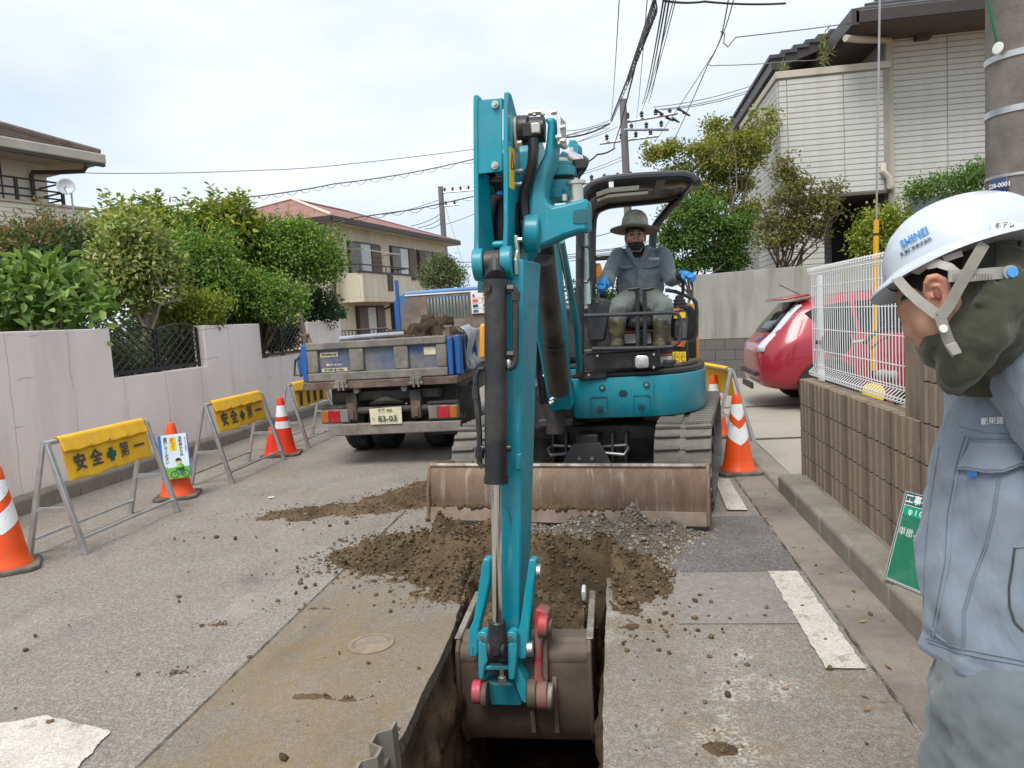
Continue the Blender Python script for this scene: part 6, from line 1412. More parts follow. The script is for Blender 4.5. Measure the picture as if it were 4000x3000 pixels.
for s in (-1,1):
    b=MB(); x=BX+s*bw_; b.yz([(-1.50,.445),(-1.56,.43),(-1.63,.25),(-1.64,.045),(-1.50,.05)],x-.012+s*.012,x+.012+s*.012,ML); b.build('end_plate','blade_rust',bl_,bev=.004)
b=MB(); lumps(b,[tuple(ML@V(BX+random.gauss(0,.35)-.1,-1.60,.14))+(random.uniform(.012,.035),) for i in range(130)]+[tuple(ML@V(BX-.88+random.gauss(0,.04),-1.53,.45))+(random.uniform(.006,.016),) for i in range(30)],random.Random(4)); c=b.build('mud','soil_mud',bl_,ang=180); c['kind']='stuff'
# ---- slewing upper structure
b=MB(); b.cyl((0,0,.55),(0,0,.64),.40,n=32,M=MU); b.build('slew_ring','black_metal',E_)
right=[(-.135,-.84),(.45,-.845),(.60,-.815),(.74,-.73),(.85,-.57),(.915,-.36),(.94,-.1),(.93,.2),(.85,.5),(.65,.78),(.35,.94),(-.135,.98)]
left=[(-.50,-.80),(-.64,-.78),(-.80,-.60),(-.90,-.35),(-.94,0),(-.90,.35),(-.75,.65),(-.5,.88),(-.14,.98),(-.14,.2),(-.5,.2)]
def skirt(poly,nm,z0,z1,mat,sc=1,bev=.03):
    b=MB(); cx=sum(p[0] for p in poly)/len(poly); cy=sum(p[1] for p in poly)/len(poly)
    b.loft([[V(cx+(x-cx)*k,cy+(y-cy)*k,z) for x,y in poly] for z,k in ((z0,.955),(z0+.06,.985),(z0+.14,1.0),(z1-.04,1.0),(z1,.985))],True,MU); return b.build(nm,mat,E_,bev=.006,ang=28)
pr=skirt(right,'side_cover','x' and .655,.975,'teal_paint'); pl_=skirt(left,'side_cover',.655,.975,'teal_paint')
# panel details on the teal front
yf=-.846
def uface(b,x0,x1,z0,z1,t=.004): b.bx(x0,x1,yf-t,yf+.002,z0,z1,MU)
for x0 in (.03,.36):
    b=MB()
    for (a,c,e,f) in ((x0,x0+.13,.695,.699),(x0,x0+.13,.825,.829),(x0,x0+.004,.699,.825),(x0+.126,x0+.13,.699,.825)): uface(b,a,c,e,f)
    b.build('hatch_seam','teal_dark',pr)
for x,z,m in ((.125,.90,'bolt'),(.465,.91,'bolt'),(.10,.735,'black_metal'),(.42,.745,'black_metal')):
    b=MB(); b.lathe([(.026,0),(.022,.006),(.0,.004)],20,M=MU@Matrix.Translation((x,yf-.002,z))@Matrix.Rotation(R(90),4,'X')); o=b.build('boss','teal_dark',pr); b=MB(); b.lathe([(.012,0),(.012,.012),(0.001,.012)],6,M=MU@Matrix.Translation((x,yf-.002,z))@Matrix.Rotation(R(90),4,'X')); b.build('bolt',m,o)
for k,wd in enumerate((.022,.034,.034,.022)):
    b=MB(); z=.87-.014*k; uface(b,.285-wd,.285+wd,z-.003,z+.003); b.build('vent_slot','print_black',pr)
b=MB(); uface(b,.515,.518,.70,.96); b.build('panel_seam','teal_dark',pr)
b=MB(); uface(b,-.128,-.10,.88,.945,.006); b.build('reflector','print_dark',pr)
# deck on top of the skirt
for poly,nm in ((right,'deck'),(left,'deck')):
    b=MB(); cx=sum(p[0] for p in poly)/len(poly); cy=sum(p[1] for p in poly)/len(poly); b.xy([(cx+(x-cx)*.975,cy+(y-cy)*.975) for x,y in poly],.976,1.02,MU); b.build(nm,'black_metal',E_,bev=.012)
b=MB(); b.prism([(.60,-.72,1.021),(.80,-.50,1.021),(.88,-.2,1.021),(.5,-.2,1.021),(.45,-.7,1.021)],(0,0,.035),MU); b.build('tread_mat','deck_mud',E_,bev=.01)
P('deck_mud',(.06,.055,.05),.9,var=.3,dirt=(.24,.19,.13),da=.6,ds=8,bump=.5,bs=60) if 0 else None
z4=lambda x,y,Y:at((2240+x*560/1093)/(4000/2212),(650+y*850/1659)/(4000/2212),Y)
def e4box(b,x0,x1,y0,y1,Y,d):      # box facing the camera drawn on the picture plane at distance Y, depth d
    a,c=z4(x0,y1,Y),z4(x1,y0,Y); b.bx(a.x,c.x,Y,Y+d,a.z,c.z)
# front panel with work lamp
b=MB(); e4box(b,78,660,1400,1560,5.74,.05); fp=b.build('front_panel','black_metal',E_,bev=.008)
b=MB(); e4box(b,78,640,1385,1405,5.72,.2); b.build('foot_plate','rust_grey',E_,bev=.004)
b=MB(); e4box(b,40,250,1560,1630,5.76,.06); b.build('lower_panel','black_metal',E_,bev=.008)
b=MB(); e4box(b,452,583,1435,1545,5.725,.02); b.build('lamp_bezel','car_plastic',fp,bev=.006)
b=MB(); a,c=z4(470,1538,5.72),z4(572,1440,5.72); cx,cz=(a.x+c.x)/2,(a.z+c.z)/2; r_=(c.x-a.x)/2
b.loft([[V(cx+r_*k*math.copysign(abs(math.cos(t))**.5,math.cos(t)),5.724-d,cz+r_*.95*k*math.copysign(abs(math.sin(t))**.5,math.sin(t))) for t in [2*math.pi*i/24 for i in range(24)]] for k,d in ((1,0),(.97,.016),(.7,.024),(.3,.027))]); b.build('work_lamp','lamp_clear',fp)
for x,y in ((183,1443),(117,1588),(612,1432),(612,1530)):
    p=z4(x,y,5.735); b=MB(); b.cyl(p,p+V(0,-.014,0),.011,n=8); b.build('bolt','bolt',fp)
# ---- canopy: bent tubes, roof skin, rear posts
def arch(pts,r_,Y):
    P_=[z4(x,y,Y) if not isinstance(Y,(list,tuple)) else z4(x,y,Y[i]) for i,(x,y) in enumerate(pts)]
    out=[P_[0]]
    for i in range(1,len(P_)-1):   # round the bends
        a,c,e=P_[i-1],P_[i],P_[i+1]; m0=c.lerp(a,.3); m1=c.lerp(e,.3); out+=[m0,(m0+m1)/4+c/2,m1]
    out.append(P_[-1]); b=MB(); b.tube(out,r_,10); return b
YN,YF=5.76,6.95
cn=arch([(50,1600),(50,330),(78,205),(145,135),(270,98),(540,76),(830,62),(905,85),(935,118)],.033,YN).build('canopy','black_paint',E_)
arch([(140,1300),(140,430),(170,335),(265,292),(500,270),(740,246),(850,190)],.038,YF).build('rear_frame','black_paint',cn)
arch([(935,112),(900,150),(840,205),(720,330),(625,450),(603,520),(603,1050)],.036,[YN,6.3,YF,YF,YF,YF,YF]).build('rear_post','black_paint',cn)
near=[(70,225),(140,135),(270,92),(540,70),(830,56),(912,82),(935,112)]; far=[(140,425),(170,330),(265,286),(500,264),(735,240),(800,215),(850,190)]
b=MB(); N=[z4(x,y,YN) for x,y in near]; F_=[z4(x,y,YF) for x,y in far]
b.add(N+F_,[(i,i+1,8+i,7+i) for i in range(6)]); b.build('roof_skin','roof_under',cn,thick=.02,ang=60)
for u0,u1,v0,v1 in ((1.2,2.9,.25,.42),(1.2,3.2,.5,.62)):
    b=MB(); 
    def rp2(u,v): i=int(u); t_=u-i; return (N[i].lerp(N[i+1],t_)).lerp(F_[i].lerp(F_[i+1],t_),v)-V(0,0,.016)
    b.add([rp2(u0+(u1-u0)*k/8,v0) for k in range(9)]+[rp2(u0+(u1-u0)*k/8,v1) for k in range(9)],[(k,k+1,10+k,9+k) for k in range(8)]); b.build('clear_strip','glass_green',cn)
b=MB(); b.add([rp2(3.35,.1),rp2(3.6,.1),rp2(3.6,.8),rp2(3.35,.8)],[(0,1,2,3)]); b.build('roof_bracket','rust_grey',cn)
p=z4(288,140,YN-.03); b=MB(); b.box(p,(.035,.02,.04)); b.build('clip','plastic_white',cn)
b=MB(); b.tube([z4(225,105,YN),z4(245,75,YN),z4(265,72,YN),z4(300,98,YN)],.008,6); b.build('grab_loop','black_paint',cn)
b=MB(); e4box(b,145,330,672,720,YF,.06); b.build('rear_bar','black_paint',cn,bev=.01)
b=MB(); b.tube([z4(x,y,5.72) for x,y in ((80,610),(112,612),(128,640),(128,850),(105,880),(80,880))],.011,7); b.build('grab_handle','black_paint',cn)
p=z4(182,790,7.0); b=MB(); b.lathe([(.045,-.06),(.045,0),(.04,.03),(.03,.06),(.0,.065)],16,p); bc=b.build('beacon','beacon',E_); b=MB(); b.lathe([(.05,-.13),(.05,-.06),(.0,-.06)],16,p); b.tube([p+V(0,0,-.13),p+V(0,.0,-.6)],.015,6); b.build('beacon_base','print_grey',bc)
b=MB(); e4box(b,78,105,500,1050,5.80,.5); b.build('side_glass','glass_green',cn)
# ---- operator station
b=MB(); e4box(b,395,625,1140,1255,6.05,.5); b.build('seat','seat_black',E_,bev=.04)
b=MB(); e4box(b,330,690,800,1000,6.62,.12); b.build('seat_back','seat_black',E_,bev=.05)
b=MB(); e4box(b,300,700,1255,1400,6.15,.6); sb=b.build('seat_base','black_metal',E_)
for x0,x1 in ((392,476),(553,590)):
    b=MB(); e4box(b,x0,x1,1275,1350,6.135,.01); lb=b.build('warning_label','sticker_white',sb); b=MB(); e4box(b,x0,x1,1255,1274,6.135,.01); b.build('label_head','sticker_red',lb)
    for k in range(5):
        b=MB(); e4box(b,x0+6,x1-8-(k*7)%20,1285+k*12,1289+k*12,6.132,.002); b.build('print_line','print_grey',lb)
b=MB(); pp=[z4(x,y,5.98) for x,y in ((132,1020),(160,992),(270,1010),(286,1040),(262,1200),(240,1335),(128,1335))]; b.prism(pp,(0,.38,0)); lc=b.build('left_console','dark_plastic',E_,bev=.025)
p=z4(182,1030,5.975); b=MB(); b.cyl(p,p+V(0,-.008,0),.012,n=8); b.build('bolt','print_grey',lc)
p=z4(228,985,6.2); b=MB(); b.tube([p,z4(232,900,6.2)],.016,8); b.lathe([(.035,0),(.03,.02),(.034,.03),(.02,.06)],12,p+V(0,0,-.03)); b.build('joystick','car_plastic',lc)
for x,hx0,hx1 in ((490,415,506),(546,524,616)):
    b=MB(); b.tube([z4(x,1380,5.95),z4(x-2,1000,5.93),z4(x-4,935,5.90)],[.017,.017,.014],10); lv=b.build('travel_lever','dark_plastic',E_); b=MB(); a,c=z4(hx0,938,5.90),z4(hx1,925,5.90); b.tube([a,a.lerp(c,.5)+V(0,0,-.004),c],[.012,.016,.012],8); b.build('grip','car_plastic',lv)
p=z4(517,1287,6.13); b=MB(); b.cyl(p,p+V(0,-.006,0),.022,n=20); b.build('green_mark','awning_green',sb)
b=MB(); b.tube([z4(x,y,5.70) for x,y in ((80,1138),(300,1132),(740,1113),(795,1125),(816,1165),(818,1290),(800,1345),(745,1375),(620,1382),(350,1388),(140,1392))],.016,10); b.build('front_rail','dark_plastic',E_)
b=MB(); b.tube([z4(x,y,6.25) for x,y in ((700,942),(780,955),(905,1005),(935,1035),(940,1100),(938,1280),(915,1325),(875,1340))],.016,10); b.build('side_rail','dark_plastic',E_)
b=MB(); pp=[z4(x,y,6.05) for x,y in ((768,1095),(858,1095),(872,1150),(868,1300),(850,1330),(770,1320))]; b.prism(pp,(0,.4,0)); rc=b.build('right_console','plastic_dgrey',E_,bev=.02)
b=MB(); e4box(b,765,852,1112,1160,6.035,.01); b.build('yellow_label','sticker_yellow',rc)
b=MB(); e4box(b,790,800,1210,1290,6.04,.005); b.build('slot','print_black',rc)
b=MB(); c=z4(812,1085,6.1); b.lathe([(.062,0),(.066,.018),(.052,.028),(.056,.045),(.044,.055),(.047,.07),(.034,.08),(.036,.095),(.02,.11)],20,c); b.tube([c+V(0,0,.1),z4(835,960,6.08),z4(836,860,6.05)],[.014,.013,.017],8); b.build('joystick','car_plastic',rc)
b=MB(); p=z4(790,1090,6.05); b.box(p,(.03,.03,.025)); b.build('red_switch','sticker_red',rc)
# engine cover, black face, yellow corner
b=MB(); pp=[z4(x,y,6.42) for x,y in ((850,1040),(905,1040),(940,1075),(955,1130),(962,1500),(850,1500))]; b.prism(pp,(0,.95,0)); ec=b.build('engine_cover','orange_cover',E_,bev=.03)
b=MB(); pp=[z4(x,y,6.38) for x,y in ((845,1060),(895,1058),(925,1090),(938,1140),(940,1500),(845,1500))]; b.prism(pp,(0,.1,0)); b.build('black_face','black_metal',ec,bev=.015)
b=MB(); pp=[z4(x,y,7.0) for x,y in ((-330,1040),(700,1040),(700,1500),(-330,1500))]; b.prism(pp,(0,.45,0)); b.build('rear_cover','black_metal',ec,bev=.06)
b=MB(); a=[at(1036,700,6.3),at(1050,700,6.3),at(1050,775,6.3),at(1034,775,6.3)]; b.prism(a,(0,.7,0)); b.build('side_panel','orange_cover',E_,bev=.02)
b=MB(); e4box(b,655,875,1322,1500,6.02,.25); sc_=b.build('step_box','black_metal',E_,bev=.015)
b=MB(); e4box(b,660,750,1446,1500,6.005,.01); lb=b.build('warning_label','sticker_white',sc_); b=MB(); e4box(b,660,750,1428,1445,6.005,.01); b.build('label_head','sticker_red',lb)
for x0 in (758,810):
    b=MB(); e4box(b,x0,x0+46,1412,1492,6.0,.012); lb=b.build('yellow_label','sticker_yellow',sc_)
    tri=[z4(x,y,5.998) for x,y in ((x0+8,1452),(x0+38,1452),(x0+23,1420))]; b=MB(); b.tube(tri,.0025,4,closed=True); b.tube([z4(x0+10,1462,5.998),z4(x0+26,1485,5.998),z4(x0+40,1480,5.998)],.0025,4); b.build('warning_sign','print_black',lb)
b=MB(); pp=[z4(x,y,5.995) for x,y in ((752,1334),(860,1330),(846,1376),(738,1372))]; b.prism(pp,(0,.015,0)); lb=b.build('name_label','lamp_amber',sc_)
b=MB(); pp=[z4(x,y,5.99) for x,y in ((765,1350),(835,1346),(825,1372),(755,1370))]; b.prism(pp,(0,.004,0)); b.build('label_band','sticker_red',lb)
b=MB(); pp=[z4(x,y,5.85) for x,y in ((670,1535),(700,1482),(792,1480),(760,1520),(740,1540))]; b.prism(pp,(0,.12,0)); b.build('pedal','car_plastic',E_,bev=.008)
# ---- boom foot and boom
z6=lambda x,y,Y:at((1750+x*1100/2028)/(4000/2212),(950+y*900/1659)/(4000/2212),Y)
BXc=-.47
b=MB(); b.bx(-.66,-.34,5.60,6.2,.60,.98); b.build('swing_bracket','black_metal',E_,bev=.03)
b=MB(); b.cyl((BXc,5.60,.58),(BXc,5.60,1.0),.085,n=20); b.bx(BXc-.13,BXc+.13,5.55,5.75,.64,.70); b.bx(BXc-.13,BXc+.13,5.55,5.75,.86,.92); b.build('swing_post','black_metal',E_,bev=.01)
b=MB(); pf=[(5.66,.80),(5.42,.78),(5.18,1.10),(4.92,1.55),(4.66,1.93),(4.40,2.14),(4.02,2.20),(3.98,2.26),(3.98,2.36),(4.05,2.44),(4.42,2.46),(4.78,2.34),(5.02,2.05),(5.28,1.50),(5.52,1.05)]
def boomx(y): return -.43-.10*0+(5.6-y)*-.045+.02
b.loft([[V(boomx(y)+dx*(1 if z>1.2 else .8),y,z) for y,z in pf] for dx in (-.10,-.04,.04,.10)],True); bm_=b.build('boom','teal_paint',E_,bev=.012,ang=30)
b=MB()
for dx in (-.115,.115): b.loft([[V(boomx(4.2)+dx+e,y,z) for y,z in ((4.5,2.44),(4.0,2.46),(3.9,2.40),(3.9,2.16),(4.0,2.1),(4.5,2.12))] for e in (-.012,.012)])
b.build('boom_cheek','teal_paint',bm_,bev=.006)
b=MB(); a,c=z6(650,80,4.75)-V(.0,0,0),z6(800,1060,5.45); c=z6(800,1060,5.12); a=z6(695,120,4.4); b.tube([a,a.lerp(c,.62)],.062,18); bc_=b.build('boom_cylinder','black_metal',E_)
b=MB(); b.tube([a.lerp(c,.6),c],.075,18); b.build('cylinder_tube','black_metal',bc_)
b=MB(); p=[z6(620,0,4.42),z6(760,0,4.42),z6(815,700,4.85),z6(700,690,4.85)]; b.prism(p,(0,.05,0)); b.build('cylinder_guard','black_metal',bc_,bev=.02)
b=MB(); p=[z6(575,300,5.25),z6(650,290,5.25),z6(672,640,5.25),z6(605,655,5.25)]; b.prism(p,(0,.12,0)); b.build('hose_guard','black_metal',E_,bev=.012); b=MB(); p=[z6(575,292,5.245),z6(648,285,5.245),z6(646,350,5.245),z6(576,358,5.245)]; b.prism(p,(0,.12,0)); b.build('guard_cap','print_grey',E_,bev=.008)
rng=random.Random(8)
for i in range(7):
    x0=640+i*14; b=MB(); b.tube([z6(x0-20,640,5.3),z6(x0,800,5.35+.02*i),z6(x0+10+rng.uniform(-10,25),950,5.4),z6(x0+30,1150,5.5)],.014,7); b.build('hose','hose',E_)
for x,y in ((700,930),(690,960),(740,1130),(715,1010),(735,1155)):
    p=z6(x,y,5.33); b=MB(); b.cyl(p,p+V(.03,0,.02),.018,n=8); b.build('hose_fitting','zinc',E_)
b=MB(); b.tube([z6(990,20,4.35),z6(1050,500,5.0)],.016,8) if 0 else b.tube([at(1212,520,4.35),at(1246,700,5.1),at(1252,800,5.45)],.022,8); b.build('offset_cylinder','teal_paint',E_)
b=MB(); b.tube([at(1206,520,4.3),at(1238,690,5.05)],.009,8); b.build('pipe','chrome',E_)
# ---- arm: frame leaning gently away towards its top, turned with the machine
dA=V(.15,.9887,0); wA=V(.9887,-.15,0)
def aA(px,py,off=0.):
    p=at(px,py,3.35); return at(px,py,3.28+.088*p.z+off)
z3=lambda x,y,off=0:aA((1780+x*550/1217)/(4000/2212),(330+y*750/1659)/(4000/2212),off)
arm=None
def plate(front,depths,th,nm,mat,par,bev=.004):
    """side plate: front edge points (px,py on the enlarged crop), depth behind each, thickness along the arm's width"""
    F=[z3(x,y) for x,y in front]; Bk=[p+dA*d for p,d in zip(F,depths)]
    b=MB(); n=len(F); b.prism(F+Bk[::-1],wA*th); return b.build(nm,mat,par,bev=bev)
# box section behind the bucket cylinder
YA=lambda px,py,o=0:aA(px,py,o)
b=MB(); secs=[]
for py,x0,x1,d in ((560,1072,1130,.34),(640,1071,1129,.31),(800,1069,1127,.27),(1000,1068,1125,.24),(1180,1072,1124,.20),(1330,1077,1122,.15),(1420,1082,1120,.10)):
    p,q=YA(x0,py),YA(x1,py); secs.append([p,q,q+dA*d,p+dA*d])
b.loft(secs); arm=b.build('arm','teal_paint',E_,bev=.008)
b=MB(); 
for (px,py) in ((1135,900),): pass
plate([(152,92),(150,200),(152,700),(158,1200),(152,1520),(175,1640),(250,1740),(330,1800)],[.06,.13,.20,.30,.30,.28,.25,.2],.022,'side_plate','teal_paint',arm)
plate([(418,68),(410,200),(410,700),(412,1200),(402,1480),(420,1640),(430,1740),(445,1800)],[.05,.16,.24,.36,.36,.33,.28,.2],.022,'side_plate','teal_paint',arm)
b=MB(); F=[z3(190,140,.004),z3(402,120,.004),z3(400,745,.004),z3(385,752,.004),z3(190,775,.004)]; b.prism(F,dA*.008); cv=b.build('front_cover','teal_paint',arm,bev=.003)
for x,y in ((342,173),(340,700)):
    p=z3(x,y,-.004); b=MB(); b.cyl(p+dA*.01,p-dA*.006,.0175,n=16); b.cyl(p,p-dA*.02,.0105,n=6); b.build('bolt','bolt',cv)
b=MB(); F=[z3(195,135,.01),z3(402,118,.01)]; b.prism([F[0],F[1],F[1]+dA*.15,F[0]+dA*.15],V(0,0,-.01)); b.build('top_plate','teal_paint',arm)
b=MB(); F=[z3(190,780,.25),z3(420,770,.25),z3(420,1800,.25),z3(190,1800,.25)]; b.prism(F,dA*.01); b.build('back_plate','teal_dark',arm)
b=MB(); a,c=z3(215,840,.08),z3(410,825,.08); b.cyl(a,c,.017,n=12); b.build('cross_pin','black_metal',arm)
b=MB(); a,c=z3(195,1395,.03),z3(425,1382,.03); b.cyl(a,c,.019,n=14); b.build('cross_tube','teal_paint',arm)
for pts,r_ in (([(300,1480,.10),(290,1300,.07),(290,1100,.05),(320,990,.06),(370,985,.08),(395,1050,.1),(395,1250,.1),(390,1480,.12)],.026),([(310,760,.1),(350,880,.1),(385,960,.1)],.017),([(270,1480,.08),(265,1250,.06),(285,1050,.05),(310,990,.07)],.022)):
    b=MB(); b.tube([z3(*p) for p in pts],r_,9); b.build('hose','hose_sleeve',arm)
p=z3(378,930,.09); b=MB(); b.tube([p,z3(388,965,.09)],.0185,9); b.build('blue_tape','print_blue',arm)
b=MB(); F=[z3(440,525,-.0),z3(475,560,.06),z3(475,890,.08),z3(445,860,-.0)]
def onright(x,y,d): return z3(x,y)+dA*d+wA*.0245
b=MB(); q0=z3(410,530)+wA*.0235; q1=z3(410,890)+wA*.0235; b.prism([q0+dA*.02,q0+dA*.10,q1+dA*.10,q1+dA*.02],wA*.002); yl=b.build('warning_strip','sticker_yellow',arm); b=MB(); m=q0.lerp(q1,.3)+dA*.06+wA*.0025; b.tube([m+V(0,0,.04),m+dA*.025+V(0,0,-.04),m-dA*.025+V(0,0,-.04)],.003,4,closed=True); b.build('warning_sign','print_black',yl)
for x,y,d in ((430,700,.17),(430,820,.17),(430,1080,.25)):
    p=z3(410,y)+wA*.022+dA*d; b=MB(); b.cyl(p,p+wA*.022,.012,n=8); b.cyl(p+wA*.01,p+wA*.03,.008,n=6); b.build('bolt','bolt',arm)
q=z3(411,1190)+wA*.024+dA*.16; b=MB(); b.loft([[q+dA*(.045*math.cos(t)*k)+V(0,0,.12*math.sin(t)*k)+wA*e for t in [2*math.pi*i/24 for i in range(24)]] for k,e in ((1,0),(1,.002))]); b.build('slot_hole','print_black',arm)
# bosses and the bucket cylinder
a,c=z3(160,1560,-.02),z3(500,1535,-.02)
b=MB(); b.cyl(a,a.lerp(c,.27),.075,n=28); b.build('pivot_boss','teal_paint',arm,bev=.006); b=MB(); b.cyl(a.lerp(c,.70),a.lerp(c,.98),.075,n=28); b.build('pivot_boss','teal_paint',arm,bev=.006)
b=MB(); b.cyl(a.lerp(c,.27),a.lerp(c,.70),.062,n=28); hd_=b.build('cylinder_head','black_metal',arm,bev=.006)
b=MB(); p0,p1=z3(515,1345,.02)+wA*.0,z3(520,1590,.0); b.prism([p0+dA*-.018+V(0,0,.02),p0+dA*.018+V(0,0,.02),p0+dA*.012+V(0,0,-.05),p1+dA*.03+V(0,0,.04),p1+dA*.03+V(0,0,-.03),p1-dA*.03+V(0,0,-.03),p1-dA*.03+V(0,0,.04),p0-dA*.012+V(0,0,-.05)],wA*.014); kp=b.build('keeper_plate','bolt',arm,bev=.003)
p=p0+wA*.014; b=MB(); b.cyl(p,p+wA*.02,.011,n=6); b.build('bolt','bolt',kp)
co=-.105
t0,t1=aA(1071,605,co),aA(1072,1044,co)
b=MB(); b.tube([aA(1070,560,-.03),aA(1070,600,-.08),t0],[.045,.05,.05],24); b.tube([t0,t1],.052,28); b.tube([t1-(t1-t0)*.035,t1],.056,28); cy_=b.build('bucket_cylinder','black_metal',E_,ang=50)
b=MB(); b.tube([t1,aA(1075,1348,co+.02)],.0245,24); b.build('piston_rod','chrome',cy_)
p=aA(1060,622,co); b=MB(); b.cyl(p,p-dA*.065,.020,n=16); b.build('port_plug','black_metal',cy_)
b=MB(); b.tube([aA(px,py,co+o) for px,py,o in ((1098,625,0),(1112,625,0),(1114,640,0),(1113,780,0),(1108,792,0),(1098,795,0))],.016,10); b.build('oil_pipe','black_metal',cy_)
for qa,qb,rr in ((aA(1096,624,co),aA(1110,624,co),.024),(aA(1113,630,co),aA(1113,650,co),.023),(aA(1096,766,co),aA(1110,766,co),.022)):
    b=MB(); b.cyl(qa,qb,rr,n=8); b.build('pipe_fitting','black_metal',cy_)
b=MB(); b.tube([aA(px,py,co+o) for px,py,o in ((1046,796,0),(1035,798,0),(1028,812,0),(1027,850,0),(1033,900,0),(1036,940,0),(1036,1000,0),(1044,1010,0))],.013,10); b.build('oil_pipe','black_metal',cy_)
for qa,qb,rr in ((aA(1036,965,co),aA(1036,990,co),.021),(aA(1028,835,co),aA(1028,862,co),.017)):
    b=MB(); b.cyl(qa,qb,rr,n=8); b.build('pipe_fitting','black_metal',cy_)
for s_,px in ((-1,1040),(1,1104)):
    b=MB(); b.cyl(aA(1070,968,co),aA(px,968,co),.017,n=12); b.build('trunnion','black_metal',cy_)
b=MB(); p=aA(1098,760,co); b.sph(p+V(0,0,-.05),(.012,.02,.022)); b.build('sensor','lamp_clear',cy_)
q=[aA(x,y) for x,y in ((1118,978),(1129,978),(1127,1012),(1116,1012))]; b=MB(); b.prism([p-dA*.0 for p in q],-dA*.03); b.build('cable_clip','teal_paint',arm,bev=.005)
# ---- boom tip casting right of the arm
TO=.16
def zt(x,y,o=TO): return z3(x,y,o)
cast=[(860,270),(850,330),(825,560),(780,700),(700,830),(655,950),(640,1060),(610,1180),(600,1250),(600,1370),(640,1405),(720,1405),(800,1370),(930,1310),(960,1280),(1060,1270),(1140,1260),(1140,990),(1100,985),(930,1030),(840,1050),(790,1020),(765,960),(765,900),(780,800),(830,690),(855,560),(865,400)]
cast=[(760,285),(790,340),(780,480),(760,600),(690,735),(650,850),(640,1000),(635,1120),(605,1200),(600,1370),(640,1405),(720,1405),(800,1370),(930,1310),(1060,1270),(1140,1262),(1140,990),(1100,985),(930,1030),(840,1050),(790,1020),(765,960),(768,880),(790,790),(835,680),(855,560),(862,400),(860,280)]
b=MB(); b.prism([zt(x,y) for x,y in cast],dA*.13); tip=b.build('boom_tip','teal_paint',E_,bev=.022,ang=40)
b=MB(); b.cyl(zt(595,1290,TO+.05),zt(735,1290,TO+.05),.095,n=28); b.build('pivot_boss','teal_paint',tip,bev=.012)
b=MB(); p=zt(738,1285,TO+.05); b.loft([[p+wA*e+dA*(.028*math.cos(t))+V(0,0,.066*math.sin(t)) for t in [2*math.pi*i/20 for i in range(20)]] for e in (0,.012)]); kp=b.build('keeper_plate','bolt',tip); b=MB(); b.cyl(p+wA*.012+V(0,0,-.015),p+wA*.035+V(0,0,-.015),.016,n=6); b.build('bolt','bolt',kp)
b=MB(); q=[zt(x,y,TO-.006) for x,y in ((1015,1110),(1030,1085),(1135,1075),(1135,1195),(1050,1200),(1015,1195))]; b.prism(q,dA*.01); b.build('recess','teal_dark',tip)
b=MB(); a,c=zt(515,400,TO+.02),zt(775,390,TO+.02); b.tube([a,a.lerp(c,.45)],.070,28); b.tube([a.lerp(c,.45),c],.060,28); ac=b.build('arm_cylinder','black_metal',E_,bev=.008)
b=MB(); b.cyl(zt(840,390,TO),zt(905,395,TO),.055,n=4); q=[zt(870,262,TO-.03),zt(908,275,TO-.03),zt(915,515,TO-.03),zt(875,522,TO-.03)]; b=MB(); b.prism(q,dA*.12); ab=b.build('cover_box','zinc',tip,bev=.004)
for x,y in ((905,375),(870,460),(905,490),(828,245)):
    p=zt(x,y,TO-.03); b=MB(); b.cyl(p,p+wA*.025,.012,n=6); b.build('bolt','bolt',ab)
p0=z3(512,420,.10); b=MB(); b.loft([[p0+wA*e+dA*(.026*math.cos(t))+V(0,0,.078*math.sin(t)) for t in [2*math.pi*i/20 for i in range(20)]] for e in (0,.012)]); kp=b.build('keeper_plate','bolt',arm); b=MB(); p=p0+wA*.012+V(0,0,-.05); b.cyl(p,p+wA*.02,.013,n=6); b.build('bolt','bolt',kp)
b=MB(); b.tube([zt(x,y,TO+o) for x,y,o in ((615,275,0),(625,255,0),(680,240,0),(735,240,0),(755,270,0))],.014,6); b.build('hose_bracket','bolt',ac)
b=MB(); b.cyl(zt(680,270,TO),zt(682,215,TO),.012,n=6); b.build('bolt','bolt',ac)
b=MB(); p=zt(690,385,TO-.05); b.box(p,(.05,.05,.06)); b.box(zt(635,400,TO-.06),(.07,.05,.07)); b.build('port_block','print_black',ac,bev=.008); b=MB(); b.box(zt(690,380,TO-.08),(.045,.03,.05)); b.build('steel_fitting','bolt',ac,bev=.006)
b=MB(); b.tube([zt(x,y,TO-.06+o) for x,y,o in ((670,470,0),(672,560,0),(665,680,.0),(640,790,.03),(595,920,.06),(585,1040,.08),(600,1160,.08))],.026,10); b.build('hose','hose_ribbed',E_)
# vertical hinge of the offset boom and its cylinder
def disc(xa,xb,y,h,r_,o,mat='teal_paint'):
    a=z3(xa,y,o); c=z3(xb,y,o); m=a.lerp(c,.5); b=MB(); b.lathe([(r_,-h/2),(r_,h/2),(.0,h/2)],28,m); return b
for y,h,r_,m in ((665,.02,.055,'bolt'),(710,.03,.075,'teal_paint'),(735,.012,.07,'bolt'),(770,.045,.095,'teal_paint'),(890,.05,.092,'teal_paint'),(925,.03,.075,'teal_paint'),(965,.045,.098,'teal_paint')):
    disc(800,970,y,h,r_,.42,m).build('hinge_disc',m,tip,bev=.004)
b=MB(); m=z3(885,700,.42); b.tube([m,z3(885,1000,.42)],.045,18); b.build('hinge_pin','teal_dark',tip)
b=MB(); m=z3(1045,990,.26); b.lathe([(.055,-.03),(.055,-.01),(.035,-.01),(.035,.07),(.05,.07),(.05,.085),(.014,.085),(.014,.10)],20,m); b.build('grease_pin','bolt',tip)
